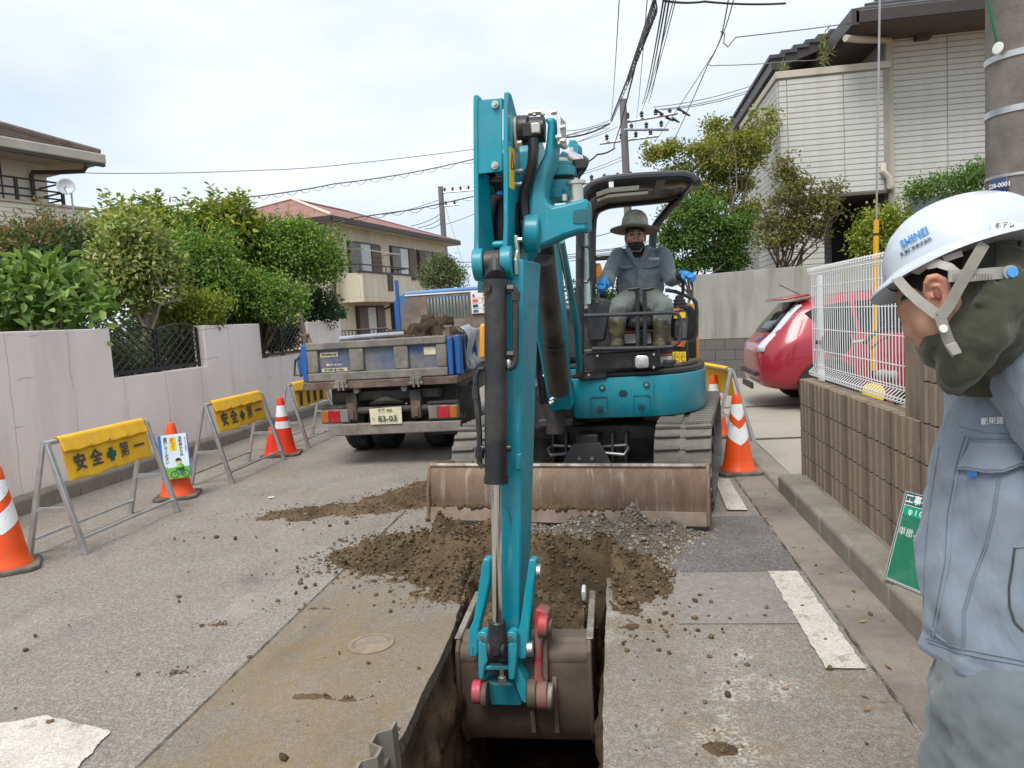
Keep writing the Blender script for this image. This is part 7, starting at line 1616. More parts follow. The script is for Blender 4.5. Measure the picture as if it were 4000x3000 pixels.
b=MB(); p=z3(940,1005,.2); b.cyl(p,p+V(0,0,.03),.014,n=6); b.build('bolt','bolt',tip)
b=MB(); a,c=z3(930,620,.45),z3(1050,700,.5); b.tube([a,c],.055,18); oc=b.build('offset_rod','chrome',E_); b=MB(); b.tube([c,c+(c-a)*.35],.062,16); b.tube([z3(960,790,.45),z3(1000,850,.46),z3(1050,800,.46),z3(1080,730,.46),z3(1085,690,.46)],.018,8); b.box(z3(1080,690,.44),(.06,.05,.05)); b.box(z3(985,830,.42),(.07,.06,.08)); b.build('offset_fittings','black_metal',oc,bev=.006)
b=MB(); q=[z3(x,y,.46) for x,y in ((945,520),(975,515),(978,475),(1035,475),(1035,510),(1070,515),(1072,590),(1050,600),(945,580))]; b.prism(q,dA*.08); b.build('top_bracket','teal_paint',oc,bev=.008); b=MB(); q=[z3(x,y,.45) for x,y in ((975,540),(1020,545),(1022,625),(970,625))]; b.prism(q,dA*.02); b.build('lug','bolt',oc,bev=.004)
# ---- linkage
z1=lambda x,y,o=0:aA((1650+x*1000/1659)/(4000/2212),(2000+y*1000/1659)/(4000/2212),o)
for poly in ([(395,300),(440,308),(438,440),(405,600),(365,760),(362,900),(352,942),(318,948),(296,930),(298,770),(330,700),(345,600),(375,400),(377,370)],[(690,306),(735,308),(737,370),(722,470),(698,700),(690,790),(686,900),(668,958),(630,958),(610,930),(610,800),(632,720),(660,520),(680,380)]):
    b=MB(); b.prism([z1(x,y,-.04) for x,y in poly],dA*.055); b.build('link','teal_paint',E_,bev=.008)
for xa,xb,y in ((738,772,385),(676,722,885)):
    b=MB(); b.cyl(z1(xa,y,-.02),z1(xb,y,-.02),.034 if y<500 else .036,n=24); b.build('pin','zinc',E_,bev=.005)
b=MB(); b.cyl(z1(428,880,-.06),z1(548,880,-.06),.062,n=24); b.tube([aA(1075,1340,co+.02),z1(485,860,-.07)],[.035,.055],20); re_=b.build('rod_end','black_metal',E_,bev=.008); b=MB(); p=z1(478,890,-.11); b.cyl(p,p-dA*.02,.022,n=16); b.build('plug','black_metal',re_)
for x in (393,577):
    b=MB(); p=z1(x,810,-.07); b.cyl(p+dA*.05,p-dA*.012,.028,n=18); o=b.build('boss','teal_paint',E_,bev=.005); b=MB(); b.cyl(p-dA*.005,p-dA*.016,.014,n=6); b.build('bolt','bolt',o)
for poly in ([(360,830),(430,860),(430,960),(405,1000),(395,1090),(372,1095),(358,1070)],[(545,860),(612,830),(610,960),(600,1080),(590,1095),(555,1090),(552,1000)]):
    b=MB(); b.prism([z1(x,y,-.08) for x,y in poly],dA*.06); b.build('link_fork','teal_paint',E_,bev=.008)
b=MB(); b.prism([z1(x,y,-.07) for x,y in ((398,998),(556,998),(556,1025),(400,1025))],dA*.03); b.build('cross_bar','teal_paint',E_,bev=.004)
b=MB(); b.prism([z1(x,y,-.05) for x,y in ((590,955),(650,1070),(672,1110),(675,1250),(640,1225),(600,1120),(588,1090))],dA*.12); b.build('coupler_plate','teal_paint',E_,bev=.006)
b=MB(); b.prism([z1(x,y,-.03) for x,y in ((385,1085),(470,1110),(560,1110),(600,1120),(650,1240),(640,1262),(440,1258),(420,1200))],dA*.12); b.build('coupler_body','teal_dark',E_,bev=.015)
b=MB(); p=z1(515,1070,-.10); b.cyl(p,p+V(0,0,-.03),.018,n=6); b.cyl(p+V(0,0,.0),p+V(0,0,.035),.009,n=8); b.build('grease_nipple','bolt',E_)
b=MB(); b.cyl(z1(328,1165,-.05),z1(388,1165,-.05),.052,n=28); b.build('coupler_pin','pink_paint',E_,bev=.006); b=MB(); b.cyl(z1(388,1178,-.05),z1(425,1180,-.05),.060,n=28); b.build('coupler_pin','bucket_steel',E_,bev=.006)
rp3=[(722,640),(745,625),(812,650),(820,720),(800,800),(775,850),(770,1060),(790,1110),(780,1270),(735,1290),(712,1240),(720,1100),(728,900)]
b=MB(); b.prism([z1(x,y,-.02) for x,y in rp3],dA*.08); rd=b.build('bucket_bracket','red_paint',E_,bev=.01)
b=MB(); b.cyl(z1(750,730,.0),z1(815,735,.0),.055,n=28); b.build('boss','red_paint',rd,bev=.006); b=MB(); b.cyl(z1(808,745,.01),z1(835,750,.01),.04,n=24); b.build('pin','bucket_steel',rd,bev=.004)
b=MB(); b.cyl(z1(685,1180,-.02),z1(745,1180,-.02),.066,n=28); b.build('boss','bucket_steel',rd,bev=.006); b=MB(); b.cyl(z1(745,1190,-.04),z1(815,1190,-.04),.062,n=28); b.build('boss','red_paint',rd,bev=.006); b=MB(); b.cyl(z1(812,1195,-.04),z1(848,1198,-.04),.06,n=28); b.build('pin','bucket_bright',rd,bev=.006)
b=MB(); b.prism([z1(x,y,.0) for x,y in ((775,830),(805,820),(812,1090),(795,1100),(775,1060))],dA*.1); b.build('rib','bucket_steel',rd)
# ---- bucket
bxl,bxr=-.795,-.195
prof=[(3.43,-.045),(3.35,-.05),(3.305,-.09),(3.295,-.15),(3.30,-.17),(3.285,-.28),(3.30,-.43),(3.38,-.55),(3.55,-.62),(3.75,-.60),(3.95,-.48)]
b=MB(); n=len(prof); b.loft([[V(x,y,z) for y,z in prof]+[V(x,y+.02,z+.015) for y,z in prof[::-1]] for x in (bxl,(bxl+bxr)/2,bxr)]); bk_=b.build('bucket','bucket_steel',E_,ang=30)
for x,sd_ in ((bxl,-1),(bxr,1)):
    b=MB(); sp=[(3.29,-.07),(3.27,-.27),(3.285,-.44),(3.37,-.565),(3.54,-.64),(3.75,-.62),(3.97,-.48),(3.93,-.1),(3.88,-.02),(3.6,-.04),(3.42,-.025),(3.34,-.03)]; b.yz(sp,x,x+sd_*.022); sp_=b.build('side_plate','bucket_steel',bk_,bev=.006)
    b=MB(); b.yz([(3.33,-.025),(3.9,-.01),(3.9,-.035),(3.36,-.055)],x-.002*sd_,x+sd_*.032); b.build('side_cutter','bucket_bright',sp_,bev=.005)
b=MB(); b.yz([(3.78,.03),(3.87,.035),(3.89,-.03),(3.80,-.035)],bxr-.04,bxr-.018); b.build('white_tip','white_pvc',bk_,bev=.008)
b=MB(); b.cyl((bxl,3.355,-.11),(bxr,3.355,-.11),.060,n=20); b.build('top_tube','bucket_steel',bk_)
b=MB(); b.yz([(3.29,-.19),(3.255,-.26),(3.28,-.46),(3.30,-.46)],-.47,-.45); b.yz([(3.29,-.19),(3.255,-.26),(3.28,-.46),(3.30,-.46)],-.36,-.34); b.build('back_rib','bucket_steel',bk_)
heap('dirt','soil','brown soil filling the excavator bucket','dirt',[(-.48,3.62,.3,.25,.06),(-.4,3.8,.3,.2,.06),(-.3,3.5,.2,.15,.04)],bxl+.02,bxr-.02,3.40,3.95,.018,.05,900,.011,'clod',51,-.085,-9)
# ================================================================ excavator operator
op=thing('person','seated excavator operator in grey workwear, blue gloves and wide brimmed helmet','person',(.24,6.3,1.05))
def limb(b,pts,rs,n=12):
    out=[];rr=[]
    for i in range(len(pts)-1):
        for k in range(4): u_=k/4; out.append(Vector(pts[i]).lerp(Vector(pts[i+1]),u_)); rr.append(rs[i]*(1-u_)+rs[i+1]*u_)
    out.append(Vector(pts[-1])); rr.append(rs[-1]); b.tube(out,rr,n); b.sph(pts[0],rs[0]); 
    for p,r_ in zip(pts[1:-1],rs[1:-1]): b.sph(p,r_*1.02)
sh_l,sh_r=z4(345,690,6.42),z4(675,688,6.42); ch=z4(510,760,6.42); wa=z4(512,960,6.42); hip=z4(515,1010,6.45)
b=MB(); el=[(.155,.11,.05,-.0),(.2,.125,.15,.0)]
def oval(c,rx,ry,n=20): return [c+V(rx*math.cos(t),ry*math.sin(t),0) for t in [2*math.pi*i/n for i in range(n)]]
b.loft([oval(z4(512,985,6.43),.19,.13),oval(z4(512,930,6.42),.185,.13),oval(z4(512,850,6.41),.19,.13),oval(z4(512,760,6.42),.20,.125),oval(z4(512,700,6.43),.195,.11),oval(z4(510,655,6.44),.15,.085),oval(z4(505,615,6.45),.075,.07)])
eL,wL=z4(262,842,6.30),z4(255,880,6.14); eR,wR=z4(745,858,6.30),z4(815,832,6.10)
limb(b,[sh_l,eL,wL],[.082,.066,.05]); limb(b,[sh_r,eR,wR],[.082,.066,.05])
jk=b.build('jacket','shirt_grey',op,remesh=.013,sm=4,disp=[(.09,.03),(.035,.012)])
for sx,pts in ((-1,[(500,760),(485,860),(470,960)]),(1,[(500,760),(520,860),(540,960)])): pass
b=MB()
for pts in ([(415,620),(440,680),(478,765)],[(572,600),(545,680),(482,770)]):
    q=[z4(x,y,6.31) for x,y in pts]; b.tube(q,[.026,.022,.016],8)
b.build('collar','shirt_grey',op,remesh=.008,sm=2)
b=MB(); b.tube([z4(482,770,6.285),z4(478,860,6.275),z4(480,960,6.275)],.006,6); b.build('zip_placket','seam_op',op)
for pts in ([(355,775),(400,782),(455,770),(452,755),(352,755)],[(530,778),(590,775),(655,755),(652,738),(545,752)]):
    b=MB(); b.prism([z4(x,y,6.285) for x,y in pts],(0,.02,0)); b.build('pocket_flap','shirt_grey',op,bev=.004)
text('lettering','新栄建設',.022,'print_white',op,z4(615,705,6.27),(1,0,-.06),(0,0,1)) 
b=MB()
hl_,kl,al=z4(430,1015,6.40),z4(345,1085,6.02),z4(330,1215,6.0); hr_,kr,ar=z4(590,1015,6.40),z4(685,1080,6.02),z4(672,1215,6.0)
limb(b,[hl_,kl,al],[.105,.088,.066]); limb(b,[hr_,kr,ar],[.105,.088,.066]); b.sph(z4(512,1015,6.45),(.2,.14,.10))
b.build('trousers','pants_op',op,remesh=.014,sm=4,disp=[(.08,.03),(.035,.012)])
for (x0,x1) in ((330,335),(672,655)):
    b=MB(); limb(b,[z4(x0,1190,6.0),z4(x0,1260,6.0),z4(x1,1350,6.0)],[.072,.066,.056]); b.sph(z4(x1,1362,5.96),(.055,.12,.04)); b.build('boot','boot',op,remesh=.010,sm=3)
def hand(c,d,up_,mat,nm,side,par,s=1.0):
    """closed working hand: palm plus four curled fingers and a thumb, fingers pointing along d"""
    d=Vector(d).normalized(); up_=Vector(up_).normalized(); sd_=d.cross(up_).normalized()*side; b=MB(); c=Vector(c)
    b.tube([c-d*.045*s,c,c+d*.03*s],[.026*s,.036*s,.034*s],10,flat=.75)
    for i,(o,l) in enumerate(((-.027,.9),(-.009,1.05),(.009,1.0),(.027,.8))):
        p=c+d*.035*s+sd_*o*s; b.tube([p,p+d*.028*l*s+up_*.004*s,p+d*.04*l*s-up_*.02*l*s,p+d*.024*l*s-up_*.042*l*s],[.0115*s,.0105*s,.0100*s,.009*s],7)
    p=c-d*.01*s-sd_*.03*s; b.tube([p,p-sd_*.014*s+d*.02*s-up_*.012*s,p-sd_*.006*s+d*.04*s-up_*.03*s],[.013*s,.0115*s,.0095*s],7)
    return b.build(nm,mat,par,remesh=.0045*s,sm=2)
hand(z4(228,885,6.08),V(-.35,-.55,-.75),V(-.3,-.8,.4),'glove_blue','glove',1,op,1.1); hand(z4(855,822,6.03),V(.75,-.45,-.35),V(.2,-.55,.8),'glove_blue','glove',-1,op,1.1)
b=MB(); p=z4(826,826,6.06); b.tube([p+V(-.03,.02,0),p+V(.02,-.01,0)],[.045,.047],10); b.build('cuff','glove_black',op)
fc=z4(472,535,6.36)
b=MB(); b.sph(fc+V(0,.02,.0),(.078,.095,.115),20,16); b.sph(fc+V(0,-.02,-.06),(.055,.06,.06)); b.tube([fc+V(-.002,-.075,.02),fc+V(-.002,-.09,-.012),fc+V(-.002,-.098,-.026)],[.008,.012,.014],8); b.sph(fc+V(-.04,-.06,-.02),(.028,.03,.03)); b.sph(fc+V(.04,-.06,-.02),(.028,.03,.03)); b.tube([fc+V(-.05,-.062,.03),fc+V(.05,-.062,.03)],.016,8)
for s in (-1,1): b.sph(fc+V(s*.08,.02,-.01),(.012,.022,.034))
b.tube([fc+V(0,.03,-.06),fc+V(0,.05,-.16)],.055,12)
hd2=b.build('head','skin_op',op,remesh=.006,sm=3)
for s in (-1,1):
    b=MB(); b.sph(fc+V(s*.032,-.081,.012),(.014,.008,.006)); b.build('eye','print_black',hd2); b=MB(); b.tube([fc+V(s*.014,-.088,.03),fc+V(s*.034,-.09,.036),fc+V(s*.052,-.08,.03)],[.003,.004,.003],6); b.build('eyebrow','hair',hd2)
b=MB(); b.sph(fc+V(0,.03,.04),(.084,.098,.09)); b.build('hair','hair',hd2)
b=MB(); b.sph(fc+V(0,-.01,-.085),(.076,.088,.062)); b.tube([fc+V(0,.02,-.10),fc+V(0,.04,-.22),fc+V(0,.03,-.30)],[.072,.075,.07],14); b.build('neck_gaiter','mask_black',op,remesh=.008,sm=3,disp=[(.04,.012)])
ht=z4(468,470,6.36); b=MB(); tl=Matrix.Translation(ht)@Matrix.Rotation(R(4),4,'Y')@Matrix.Rotation(R(-5),4,'X')
b.lathe([(.108,.0),(.112,.03),(.106,.075),(.09,.112),(.06,.138),(.025,.15),(.001,.152)],28,M=tl,sy=1.2); ht_=b.build('helmet','hat_straw',op)
b=MB(); b.lathe([(.104,.012),(.15,.004),(.205,-.016),(.208,-.022),(.15,-.006),(.10,.0)],36,M=tl,sy=1.12); b.build('brim','hat_brim',ht_)
b=MB(); b.tube([fc+V(-.085,.0,.05),fc+V(-.082,-.02,-.03),fc+V(-.045,-.075,-.125),fc+V(.03,-.085,-.13),fc+V(.078,-.03,-.06),fc+V(.085,0,.05)],.005,6); b.build('chin_strap','strap',ht_)
# ================================================================ worker in the foreground
from mathutils.bvhtree import BVHTree
wk=thing('person','worker in white helmet and grey blue jacket standing at the right edge looking down','person',(.74,1.48,0))
C_=V(0,0,CAM_H)
def wd(x4,y4,D): k=4000/2212; return C_+ray(x4/k,y4/k)*D
def w4(x,y,D): return wd(3300+x*.603,700+y*.603,D)
def w5(x,y,D): return wd(3200+x*.7835,1700+y*.7835,D)
def cv3(a,c,e): return (cr*a+cu*c+cf*e)
# helmet frame: a forward, n up, s to the wearer's near side
a_=cv3(-.89,-.29,.33).normalized(); n_=cv3(-.29,.90,.30); n_=(n_-a_*n_.dot(a_)).normalized(); s_=a_.cross(n_).normalized()
if s_.dot(cf)>0: s_=-s_
HC=w4(765,525,1.305)
def dome(u,v,k=1.0):   # u around, v 0 rim .. 1 crown
    t=v*math.pi/2; r_=math.cos(t)**.80; h=math.sin(t)**.92
    ribs=.0022*(1 if v>.22 else 0)+.0022*(1 if v>.48 else 0)
    ca,sa=math.cos(u),math.sin(u); A=.128 if ca>0 else .142
    return HC+a_*(A-ribs)*r_*ca*k+s_*(.112-ribs)*r_*sa*k+n_*(.110)*h*k
b=MB(); N=56; vs=[0,.03,.07,.12,.17,.215,.225,.3,.38,.47,.485,.56,.66,.76,.86,.94,.985]
b.loft([[dome(2*math.pi*i/N,v) for i in range(N)] for v in vs]); hel=b.build('helmet','helmet_white',wk,ang=24)
def brimp(u,e,dz):
    ca,sa=math.cos(u),math.sin(u); pk=.024*max(0,ca)**2.2+.009; A=.128 if ca>0 else .142
    return HC+a_*(A+pk*e)*ca+s_*(.112+(.012+.006*max(0,ca))*e)*sa-n_*(dz+(.010*max(0,ca)**1.5+.003)*e)
b=MB(); b.loft([[brimp(2*math.pi*i/N,e,dz) for i in range(N)] for e,dz in ((-.04,-.004),(.3,.0),(.8,.0015),(1.0,.004),(1.0,.008),(.8,.006),(.3,.005),(-.06,.004))],False); b.build('brim','helmet_white',hel,ang=60)
b=MB(); b.loft([[HC+(dome(2*math.pi*i/N,v)-HC)*.955 for i in range(N)] for v in (0,.2,.45,.7,.95)]); b.build('liner','liner_foam',hel)
b=MB(); b.loft([[dome(2*math.pi*i/N,v) for i in range(N)] for v in vs]); HB_=BVHTree.FromPolygons([tuple(p) for p in b.v],b.f)
def on(bv,x4,y4,off):
    k=4000/2212; d=ray(x4/k,y4/k); h=bv.ray_cast(C_,d.normalized())
    if h[0] is None: return C_+d*1.3
    nn=h[1] if h[1].dot(d)<0 else -h[1]; return h[0]+nn*off
def print_on(name,body,size,mat,par,bv,cx,cy,ang,conv,off=.003,**k):
    ca,sa=math.cos(R(ang)),math.sin(R(ang))
    def fn(x,y): X,Y=cx+x*ca-y*sa*-1*0-(-y)*0+y*(-sa)*-1*0,0; X=cx+x*ca+y*sa*-1; Y=cy-(x*sa+y*ca); return on(bv,*conv(X,Y),off)
    return text(name,body,size,mat,par,None,None,None,fn=fn,**k)
k4=lambda x,y:(3300+x*.603,700+y*.603); k5=lambda x,y:(3200+x*.7835,1700+y*.7835)
print_on('lettering','SHINEI',64,'print_logo',hel,HB_,455,383,30,k4,bold=2.3,shear=.12,spacing=1.06)
print_on('lettering','新栄建設株式会社',28,'print_navy',hel,HB_,468,440,29,k4,bold=.7)
def quad_on(par,nm,mat,bv,pts,conv,off,n=8):
    A,B_,C2,D2=[Vector((*p,0)) for p in pts]; b=MB(); b.grid(lambda u,v:on(bv,*conv(*( (A.lerp(B_,u)).lerp(D2.lerp(C2,u),v)).to_2d()),off),n,n); return b.build(nm,mat,par)
st_=quad_on(hel,'name_sticker','plastic_white',HB_,[(938,285),(1100,277),(1110,330),(948,343)],k4,.002)
print_on('lettering','ホアン',44,'print_dark',st_,HB_,1028,308,3,k4,off=.005,bold=.8)
# head
hc=w4(745,800,1.315); q=Matrix((a_,s_,n_)).transposed()
b=MB(); b.sph(hc+a_*.0,(.098,.076,.115),28,20,q=q); b.sph(hc+a_*.042-n_*.042,(.05,.056,.06),q=q); b.sph(hc+a_*.088-n_*.022,(.014,.014,.022),q=q); b.sph(hc+a_*.06+s_*.035-n_*.03,(.03,.028,.032),q=q); b.sph(hc+a_*.082+n_*.016,(.018,.05,.018),q=q); b.tube([hc-a_*.02-n_*.06,hc-a_*.05-V(0,0,.09)],.042,16)
head=b.build('head','skin',wk,remesh=.005,sm=4)
e0=hc+a_*.074+s_*.034+n_*.002; b=MB(); b.sph(e0+a_*.005,(.005,.008,.0075),q=q); b.build('lashes','hair',head)
b=MB(); b.tube([hc+a_*.09+s_*.018+n_*.026,hc+a_*.086+s_*.036+n_*.03,hc+a_*.072+s_*.054+n_*.024],[.003,.0045,.003],6); b.build('eyebrow','hair',head)
b=MB(); b.sph(hc-a_*.008+n_*.026,(.098,.0795,.092),24,16,q=q); b.build('hair','hair',head)
b=MB(); b.sph(hc+a_*.036+s_*.068+n_*.008,(.02,.012,.036),q=q); b.build('sideburn','hair',head) if 0 else None
# ear: helix rim, bowl, lobe
er=w4(603,725,1.232)
def ep(x,y,o=0): return w4(x,y,1.228+o)
b=MB(); b.sph(w4(602,738,1.236),(.021,.012,.033),q=q); b.sph(w4(610,690,1.233),(.018,.009,.018),q=q); b.tube([ep(560,720,.008),ep(530,670,.002),ep(545,640,-.002),ep(590,632,-.004),ep(640,660,-.005),ep(668,715,-.004),ep(662,775,-.002),ep(640,815,0),ep(620,845,.002)],[.005,.006,.0065,.0068,.0068,.0066,.006,.006,.0065],8); b.sph(ep(622,832,.002),(.009,.007,.011),q=q); b.tube([ep(565,690,.0),ep(610,690,-.004),ep(635,730,-.003),ep(625,780,.0)],.0045,7); b.tube([ep(572,750,.002),ep(580,775,.0)],.006,7)
b.build('ear','skin_ear',head,remesh=.0022,sm=3)
b=MB(); b.sph(ep(600,745,-.006),(.006,.003,.010),q=q); b.build('ear_canal','ear_dark',head)
# hood and neck warmer
b=MB(); b.sph(hc-a_*.045+n_*.0,(.092,.091,.118),24,18,q=q); b.sph(w4(930,800,1.32),(.085,.092,.12),q=q); b.sph(w4(930,990,1.33),(.09,.088,.085),q=q); b.sph(w4(1060,820,1.34),(.075,.085,.09),q=q)
b.tube([w4(720,1020,1.30),w4(660,1085,1.30),w4(670,1135,1.31)],[.053,.051,.036],14); b.sph(w4(582,1075,1.315),(.030,.055,.044),q=q); b.sph(w4(620,1140,1.32),(.034,.05,.026),q=q)
b.tube([w4(1100,700,1.25),w4(945,870,1.245),w4(820,1050,1.245),w4(740,1220,1.262),w4(690,1330,1.31)],[.055,.052,.046,.036,.026],14); b.sph(w4(820,815,1.31),(.062,.088,.095),q=q); b.sph(w4(790,940,1.30),(.042,.077,.05),q=q)
b.tube([w4(930,1000,1.36),w4(960,1300,1.39)],[.085,.085],16); b.sph(w4(950,900,1.26),(.06,.05,.05),q=q)
for pts in ([(720,985,1.236),(830,1010,1.222),(980,960,1.212),(1110,860,1.21)],[(690,1040,1.25),(800,1110,1.232),(900,1120,1.226),(1000,1060,1.218)],[(860,780,1.214),(960,820,1.21),(1100,800,1.215)],[(900,620,1.213),(930,720,1.21),(1020,760,1.21)]):
    b.tube([w4(*p) for p in pts],.011,8)
hood=b.build('neck_warmer','hood_olive',wk,remesh=.005,sm=6,disp=[(.09,.022),(.03,.008)])
b=MB(); b.tube([w4(980,430,1.215),w4(970,700,1.22),w4(945,830,1.222),w4(905,1000,1.222)],.003,6); b.build('seam','mask_black',hood)
# helmet harness: grey head band, ratchet with blue knob, webbing straps, buckle
def ribbon(pts,wdt,nm,mat,par,th=.0016,side=None):
    P_=[Vector(p) for p in pts]; b=MB(); rows=[]
    Q=[]
    for i in range(len(P_)-1):
        for k in range(4): Q.append(P_[i].lerp(P_[i+1],k/4))
    Q.append(P_[-1])
    for i,p in enumerate(Q):
        t_=(Q[min(i+1,len(Q)-1)]-Q[max(i-1,0)]).normalized(); sd_=t_.cross(cf).normalized()
        rows.append([p-sd_*wdt/2,p+sd_*wdt/2])
    b.loft([[p-cf*th/2,q_-cf*th/2,q_+cf*th/2,p+cf*th/2] for p,q_ in rows]); return b.build(nm,mat,par,ang=25)
ribbon([w4(335,640,1.262),w4(400,715,1.242),w4(480,790,1.226),w4(560,850,1.216),w4(615,892,1.210)],.0185,'front_strap','strap',hel)
ribbon([w4(905,415,1.196),w4(820,560,1.194),w4(740,700,1.200),w4(680,810,1.206),w4(620,892,1.209)],.0185,'rear_strap','strap',hel)
ribbon([w4(612,880,1.208),w4(640,960,1.210),w4(665,1030,1.214),w4(690,1085,1.218),w4(725,1130,1.22)],.0185,'chin_strap','strap',hel)
b=MB(); p=w4(635,968,1.206); b.cyl(p,p-cf*.003,.0066,n=20); b.build('snap_button','plastic_white',hel)
b=MB(); qq=[w4(x,y,1.213) for x,y in ((655,1075),(722,1050),(765,1125),(700,1145))]; b.prism(qq,cf*.006); b.build('buckle','plastic_grey',hel,bev=.0015)
def band(pts,w_,nm,mat,th=.004): return ribbon(pts,w_,nm,mat,hel,th)
rt=band([w4(672,628,1.206),w4(800,625,1.200),w4(950,612,1.204),w4(1060,604,1.216)],.0195,'ratchet_band','plastic_grey')
for i in range(14):
    x=705+i*19; b=MB(); b.tube([w4(x,612,1.1985),w4(x+4,652,1.1985)],.0013,5); b.build('tooth','strap',rt)
b=MB(); p=w4(1075,606,1.205); b.cyl(p+cf*.012,p-cf*.002,.0125,n=24); kb=b.build('ratchet_housing','plastic_grey',hel,bev=.001); b=MB(); b.cyl(p-cf*.002,p-cf*.006,.0085,n=24); b.build('knob','plastic_blue',kb)
ribbon([w4(455,612,1.262),w4(520,560,1.236),w4(600,545,1.222),w4(680,570,1.212),w4(735,615,1.206)],.014,'suspension','plastic_grey',hel); ribbon([w4(640,520,1.222),w4(700,500,1.214),w4(760,480,1.21)],.010,'suspension','plastic_grey',hel)
b=MB(); b.tube([w4(1135,400,1.235),w4(1128,520,1.23),w4(1095,650,1.225),w4(1080,690,1.24)],.003,6); b.build('lanyard','mask_black',hel)
# ---- jacket: rings round the trunk, creased
def wr(p,amp=1):
    z=p.z; x=p.x*1.0; d=fbm(x*8+3,p.y*8,z*5,3)*.016+(1-abs(mn.noise(Vector((x*7+z*7,p.y*7-z*3,z*4)))))*.026-.019+(1-abs(mn.noise(Vector((x*15-z*11,p.y*13,z*9+5)))))*.012-.006+mn.noise(Vector((x*30,p.y*30,z*16)))*.0025
    return d*amp
fd=cv3(-.80,0,-.60); fd=V(fd.x,fd.y,0).normalized(); ld=V(-fd.y,fd.x,0)      # facing, wearer's left/right axis
# level: (y on crop, left edge x on crop, depth of trunk centre, centre x, lateral, sagittal)
lv=[(-800,960,1.36,1110,.085,.075),(-755,905,1.355,1130,.14,.095),(-670,840,1.355,1140,.18,.115),(-550,780,1.365,1120,.195,.125),(-420,725,1.375,1100,.2,.13),(-320,690,1.38,1085,.21,.14),(-220,660,1.39,1060,.214,.147),(-100,620,1.40,1035,.216,.152),(0,592,1.41,1020,.215,.155),(100,572,1.415,1010,.214,.158),(200,560,1.42,1005,.212,.16),(300,548,1.42,1000,.21,.16),(400,535,1.42,1000,.208,.162),(500,525,1.42,1000,.207,.163),(600,516,1.42,1000,.206,.164),(700,507,1.42,1000,.206,.165),(800,503,1.42,1000,.207,.166),(900,505,1.42,1000,.21,.168),(960,512,1.42,1000,.214,.17),(1000,522,1.42,1000,.205,.162),(1030,519,1.42,1000,.208,.165),(1075,521,1.42,1000,.209,.166),(1100,530,1.42,1000,.203,.16)]
def proj4(p):
    d=p-C_; D=d.dot(cf); return 2000+2889*d.dot(cr)/D
NR=96; rings=[]
for i in range(len(lv)-1):
    for k in range(5):
        u_=k/5; rings.append([lv[i][j]*(1-u_)+lv[i+1][j]*u_ for j in range(6)])
rings.append(list(lv[-1]))
def jring(y,xe,D,cx,la,sa,grow=0,wamp=1):
    c=w5(cx,y,D); L0=w5(xe,y,D); ext=(c-L0).length
    pts=[]
    for i in range(NR):
        t=2*math.pi*i/NR; p=fd*(sa*math.copysign(abs(math.cos(t))**.9,math.cos(t)))+ld*(la*math.sin(t)); pts.append(p)
    tgt=3200+xe*.7835; lo_,hi_=.2,2.2
    for _ in range(18):
        sc=(lo_+hi_)/2
        if min(proj4(c+p*sc) for p in pts)<tgt: hi_=sc
        else: lo_=sc
    out=[]
    for p in pts:
        qv=c+p*sc; nn=p.normalized(); out.append(qv+nn*(grow+wr(qv,wamp)))
    return out
b=MB(); tilt_=0.
def hemtilt(i,y):   # the hem drops towards the wearer's back
    return y
b.loft([jring(*r_) for r_ in rings],True)
# lower hem edge follows the slope seen in the photo
for p in b.v:
    k=max(0,min(1,(1.0-p.z)/.25)); rx=(p-w5(520,1000,1.42)).dot(Vector((cr.x,cr.y,0)).normalized()); p.z-=k*max(0,rx)*.42
jv=[p.copy() for p in b.v]; jf=list(b.f); jac=b.build('jacket','jacket_blue',wk,ang=180)
JB=BVHTree.FromPolygons([tuple(p) for p in jv],jf)
def line_on(pts,r_,nm,mat,par,off=.001,conv=k5,bv=None,n=6):
    P_=[]
    for i in range(len(pts)-1):
        for k in range(6): u_=k/6; P_.append((pts[i][0]*(1-u_)+pts[i+1][0]*u_,pts[i][1]*(1-u_)+pts[i+1][1]*u_))
    P_.append(pts[-1]); b=MB(); b.tube([on(bv or JB,*conv(*p),off) for p in P_],r_,n); return b.build(nm,mat,par)
for dx in (0,14): line_on([(892+dx,205),(860+dx,400),(822+dx,560),(760+dx,720),(715+dx,880),(712+dx,1075)],.0011,'seam','seam',jac)
line_on([(640,-80),(668,20),(700,0)],.0012,'seam','seam',jac) if 0 else None
line_on([(745,5),(700,150),(655,400),(642,640),(600,860),(572,1000)],.0042,'placket_edge','jacket_blue',jac,.0)
line_on([(728,5),(684,150),(640,400),(627,640),(585,860),(560,1000)],.001,'seam','seam',jac)
line_on([(600,60),(568,250),(535,500),(522,700),(520,900)],.0011,'seam','seam',jac)
line_on([(545,1030),(700,1085),(850,1115),(1040,1150)],.0014,'seam','seam',jac); line_on([(535,1012),(700,1062),(850,1090),(1040,1128)],.0014,'seam','seam',jac)
line_on([(560,960),(590,1000),(640,1035)],.003,'fold','jacket_blue',jac,.0)
zp=line_on([(975,560),(965,650),(948,760),(950,850),(975,930),(1018,975)],.0021,'pocket_zip','print_dark',jac,.0015); line_on([(970,560),(1021,558),(1060,560)],.0012,'seam','seam',jac)
